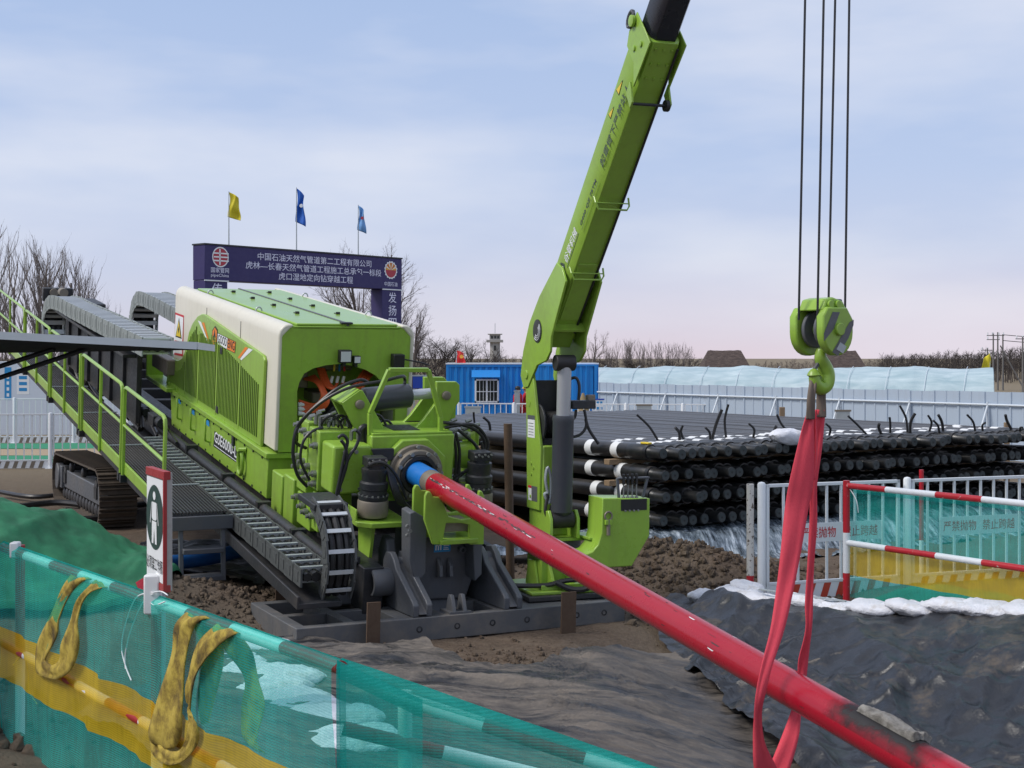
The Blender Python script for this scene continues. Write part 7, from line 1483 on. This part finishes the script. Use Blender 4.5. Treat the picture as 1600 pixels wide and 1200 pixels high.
for nm, sd, Ht, st, tm in (('ua', 1, 10, 'upright', 'twig_pale'), ('ub', 2, 10, 'upright', 'twig_pale'), ('ra', 3, 10, 'round', 'twig'), ('rb', 4, 10, 'round', 'twig_pale'), ('ba', 5, 10, 'bush', 'twig_dark'), ('bb', 6, 10, 'bush', 'twig_dark')):
    a, c = bare_tree(sd, Ht, st, .14 if st == 'upright' else .17); zs_ = max(v_[2] for v_ in c.v); k_ = 10/zs_
    a.v = [(x*k_, y*k_, z*k_) for x, y, z in a.v]; c.v = [(x*k_, y*k_, z*k_) for x, y, z in c.v]; PT[nm] = (a.mesh('trunk', 'bark'), c.mesh('crown', tm))
rnd = random.Random(12)
def tree(x, ytop, Y, nm, lab, grp, wide=1, base=0):
    h_ = (EYE-base)+(557-ytop)/FPX*Y; root = thing('bare_tree', lab, 'tree', ((x-800)/FPX*Y, Y, base), rnd.uniform(0, 6.28), grp); root.scale = (h_/10*wide, h_/10*wide, h_/10)
    link('trunk', PT[nm][0], root); link('crown', PT[nm][1], root); return root
g1 = 'tall bare trees at the left'
for i, (x, y, Y, nm) in enumerate(((-12, 340, 66, 'ua'), (8, 333, 64, 'ub'), (24, 350, 68, 'ua'), (44, 360, 66, 'ub'), (62, 358, 70, 'ua'), (80, 372, 66, 'ub'), (104, 386, 68, 'ua'), (118, 378, 72, 'ub'), (134, 412, 70, 'ua'), (150, 440, 74, 'ub'), (166, 462, 76, 'ua'))): tree(x, y, Y, nm, f'{nth(i)} tall bare tree from the left in the clump at the left edge' if i < 10 else 'slender low bare tree at the right end of the left clump', g1, 1.05)
for i, (x, y, Y, nm, w_) in enumerate(((556, 372, 82, 'ra', .9), (590, 362, 84, 'ra', .9), (540, 420, 90, 'rb', .9), (618, 430, 86, 'ra', .8), (642, 470, 88, 'rb', .9))): tree(x, y, Y, nm, ['big bare tree behind the lettering of the banner gate', 'tallest bare tree behind the right end of the banner gate', 'pale bare tree under the middle of the banner gate', 'bare tree just behind the right gate pillar', 'pale bare tree right of the banner gate'][i], 'bare trees behind the banner gate', w_)
for i, (x, y, Y, nm, w_) in enumerate(((662, 512, 92, 'ba', 1.5), (690, 520, 94, 'bb', 1.5), (715, 512, 90, 'ba', 1.5), (738, 520, 96, 'bb', 1.3), (640, 500, 98, 'bb', 1.4), (752, 538, 92, 'ba', 1.2), (676, 530, 80, 'bb', 1.6))): tree(x, y, Y, nm, ['dark bushy tree above the hood corner', 'dark bushy tree above the left end of the blue cabin', 'dark bushy tree behind the red flag', 'dark bushy tree left of the watchtower', 'dark bushy tree farthest back behind the hood corner', 'low dark tree touching the watchtower', 'dense dark bush just left of the blue cabin'][i], 'dark trees behind the blue cabin', w_)
tree(925, 512, 100, 'rb', 'pale bare tree just right of the boom foot', 'bare trees beyond the fence', .9); tree(800, 552, 180, 'rb', 'small faint tree between the watchtower and the crane', 'bare trees beyond the fence', .8); tree(902, 540, 110, 'ba', 'dark low tree beside the boom foot above the container', 'bare trees beyond the fence', 1.3)
for i in range(16): x = 948+i*8.6; tree(x, 524+10*abs(i-6)/10+rnd.uniform(-3, 8), 165+rnd.uniform(-8, 8), ('ua', 'ub')[i % 2], f'{nth(i)} slim bare poplar from the left in the row above the greenhouse', 'row of bare poplars', 1.0)
for i in range(9): tree(935+i*17, 556+rnd.uniform(-4, 4), 150, ('ba', 'bb')[i % 2], f'{nth(i)} low dark bush from the left at the foot of the poplar row', 'bushes below the poplars', 2.0)
# conifers by the cable chains
def conifer(x, ytop, Y, lab):
    h_ = EYE+(557-ytop)/FPX*Y; rn = random.Random(int(x)); root = thing('conifer', lab, 'tree', ((x-800)/FPX*Y, Y, 0), 0, 'conifers behind the cable chains'); MB().cyl((0, 0, 0), (0, 0, h_), .09, 8, .01).obj('trunk', 'bark', root); mb = MB()
    n = 260
    for k in range(n):
        f = (k/n)**.8; z = h_*(.12+.88*f); L_ = (1-f)*h_*.26+.08; a = k*2.4; e = Vector((math.cos(a)*L_, math.sin(a)*L_, -.12*L_+.1)); b_ = Vector((0, 0, z))
        for j in range(5):
            p = b_+e*(.25+.18*j); s = e.normalized().cross(Vector((0, 0, 1)))*L_*.16; mb.add([p-s, p+s, p+e*.24+Vector((0, 0, rn.uniform(-.05, .05)))], [(0, 1, 2)])
    mb.obj('crown', 'needle', root, smooth=False)
for (x, y, Y, l_) in ((168, 482, 84, 'dark conifer just right of the left cable chain'), (186, 492, 84, 'shorter dark conifer beside the left cable chain'), (240, 520, 70, 'dark conifer below the right cable chain by the hood'), (262, 528, 72, 'small dark conifer against the hood edge')): conifer(x, y, Y, l_)
# far woods as one mass each
def wood(name, x0, x1, yt0, yt1, Y0, Y1, n, lab, seed, m='twig_dark'):
    rn = random.Random(seed); mb = MB(); base = {}
    for k in range(n):
        f = (k+rn.random())/n; Y = rn.uniform(Y0, Y1); x = x0+(x1-x0)*f; X = (x-800)/FPX*Y; h_ = EYE+(557-(yt0+(yt1-yt0)*f)+rn.gauss(0, 3.0))/FPX*Y; lean = rn.gauss(0, .04)
        mb.cyl((X, Y, 0), (X+lean*h_, Y, h_*.9), h_*.014, 4, h_*.004, cap=False)
        for j in range(26):
            t_ = rn.uniform(.2, .95); a = rn.uniform(0, 6.28); L_ = h_*rn.uniform(.12, .3)*(1.15-t_*.6); p = Vector((X+lean*h_*t_, Y, h_*t_*.9)); d = Vector((math.cos(a), math.sin(a)*.4, rn.uniform(.5, 1.4))).normalized()*L_
            q = p+d; mb.cyl(p, q, h_*.005, 3, h_*.0015, cap=False)
            for i in range(3): d2 = (d.normalized()+Vector((rn.gauss(0, .5), rn.gauss(0, .3), rn.gauss(.1, .35)))).normalized()*L_*.55; pp_ = p+d*rn.uniform(.3, .9); mb.cyl(pp_, pp_+d2, h_*.003, 3, h_*.001, cap=False)
    o = link(name, _pm(mb, name, m)); tag(o, lab, 'wood', kind='stuff')
wood('far_wood', 1375, 1720, 556, 538, 150, 185, 260, 'dark leafless wood along the horizon at the right edge', 1); wood('far_wood', 1180, 1380, 567, 563, 210, 240, 110, 'thin line of leafless trees on the horizon behind the hook', 2, 'twig'); wood('far_wood', -150, 330, 555, 552, 100, 125, 120, 'low dark thicket on the horizon behind the left cable chain', 3); wood('far_wood', 620, 960, 560, 556, 190, 220, 120, 'low leafless thicket on the horizon behind the cabin', 4)
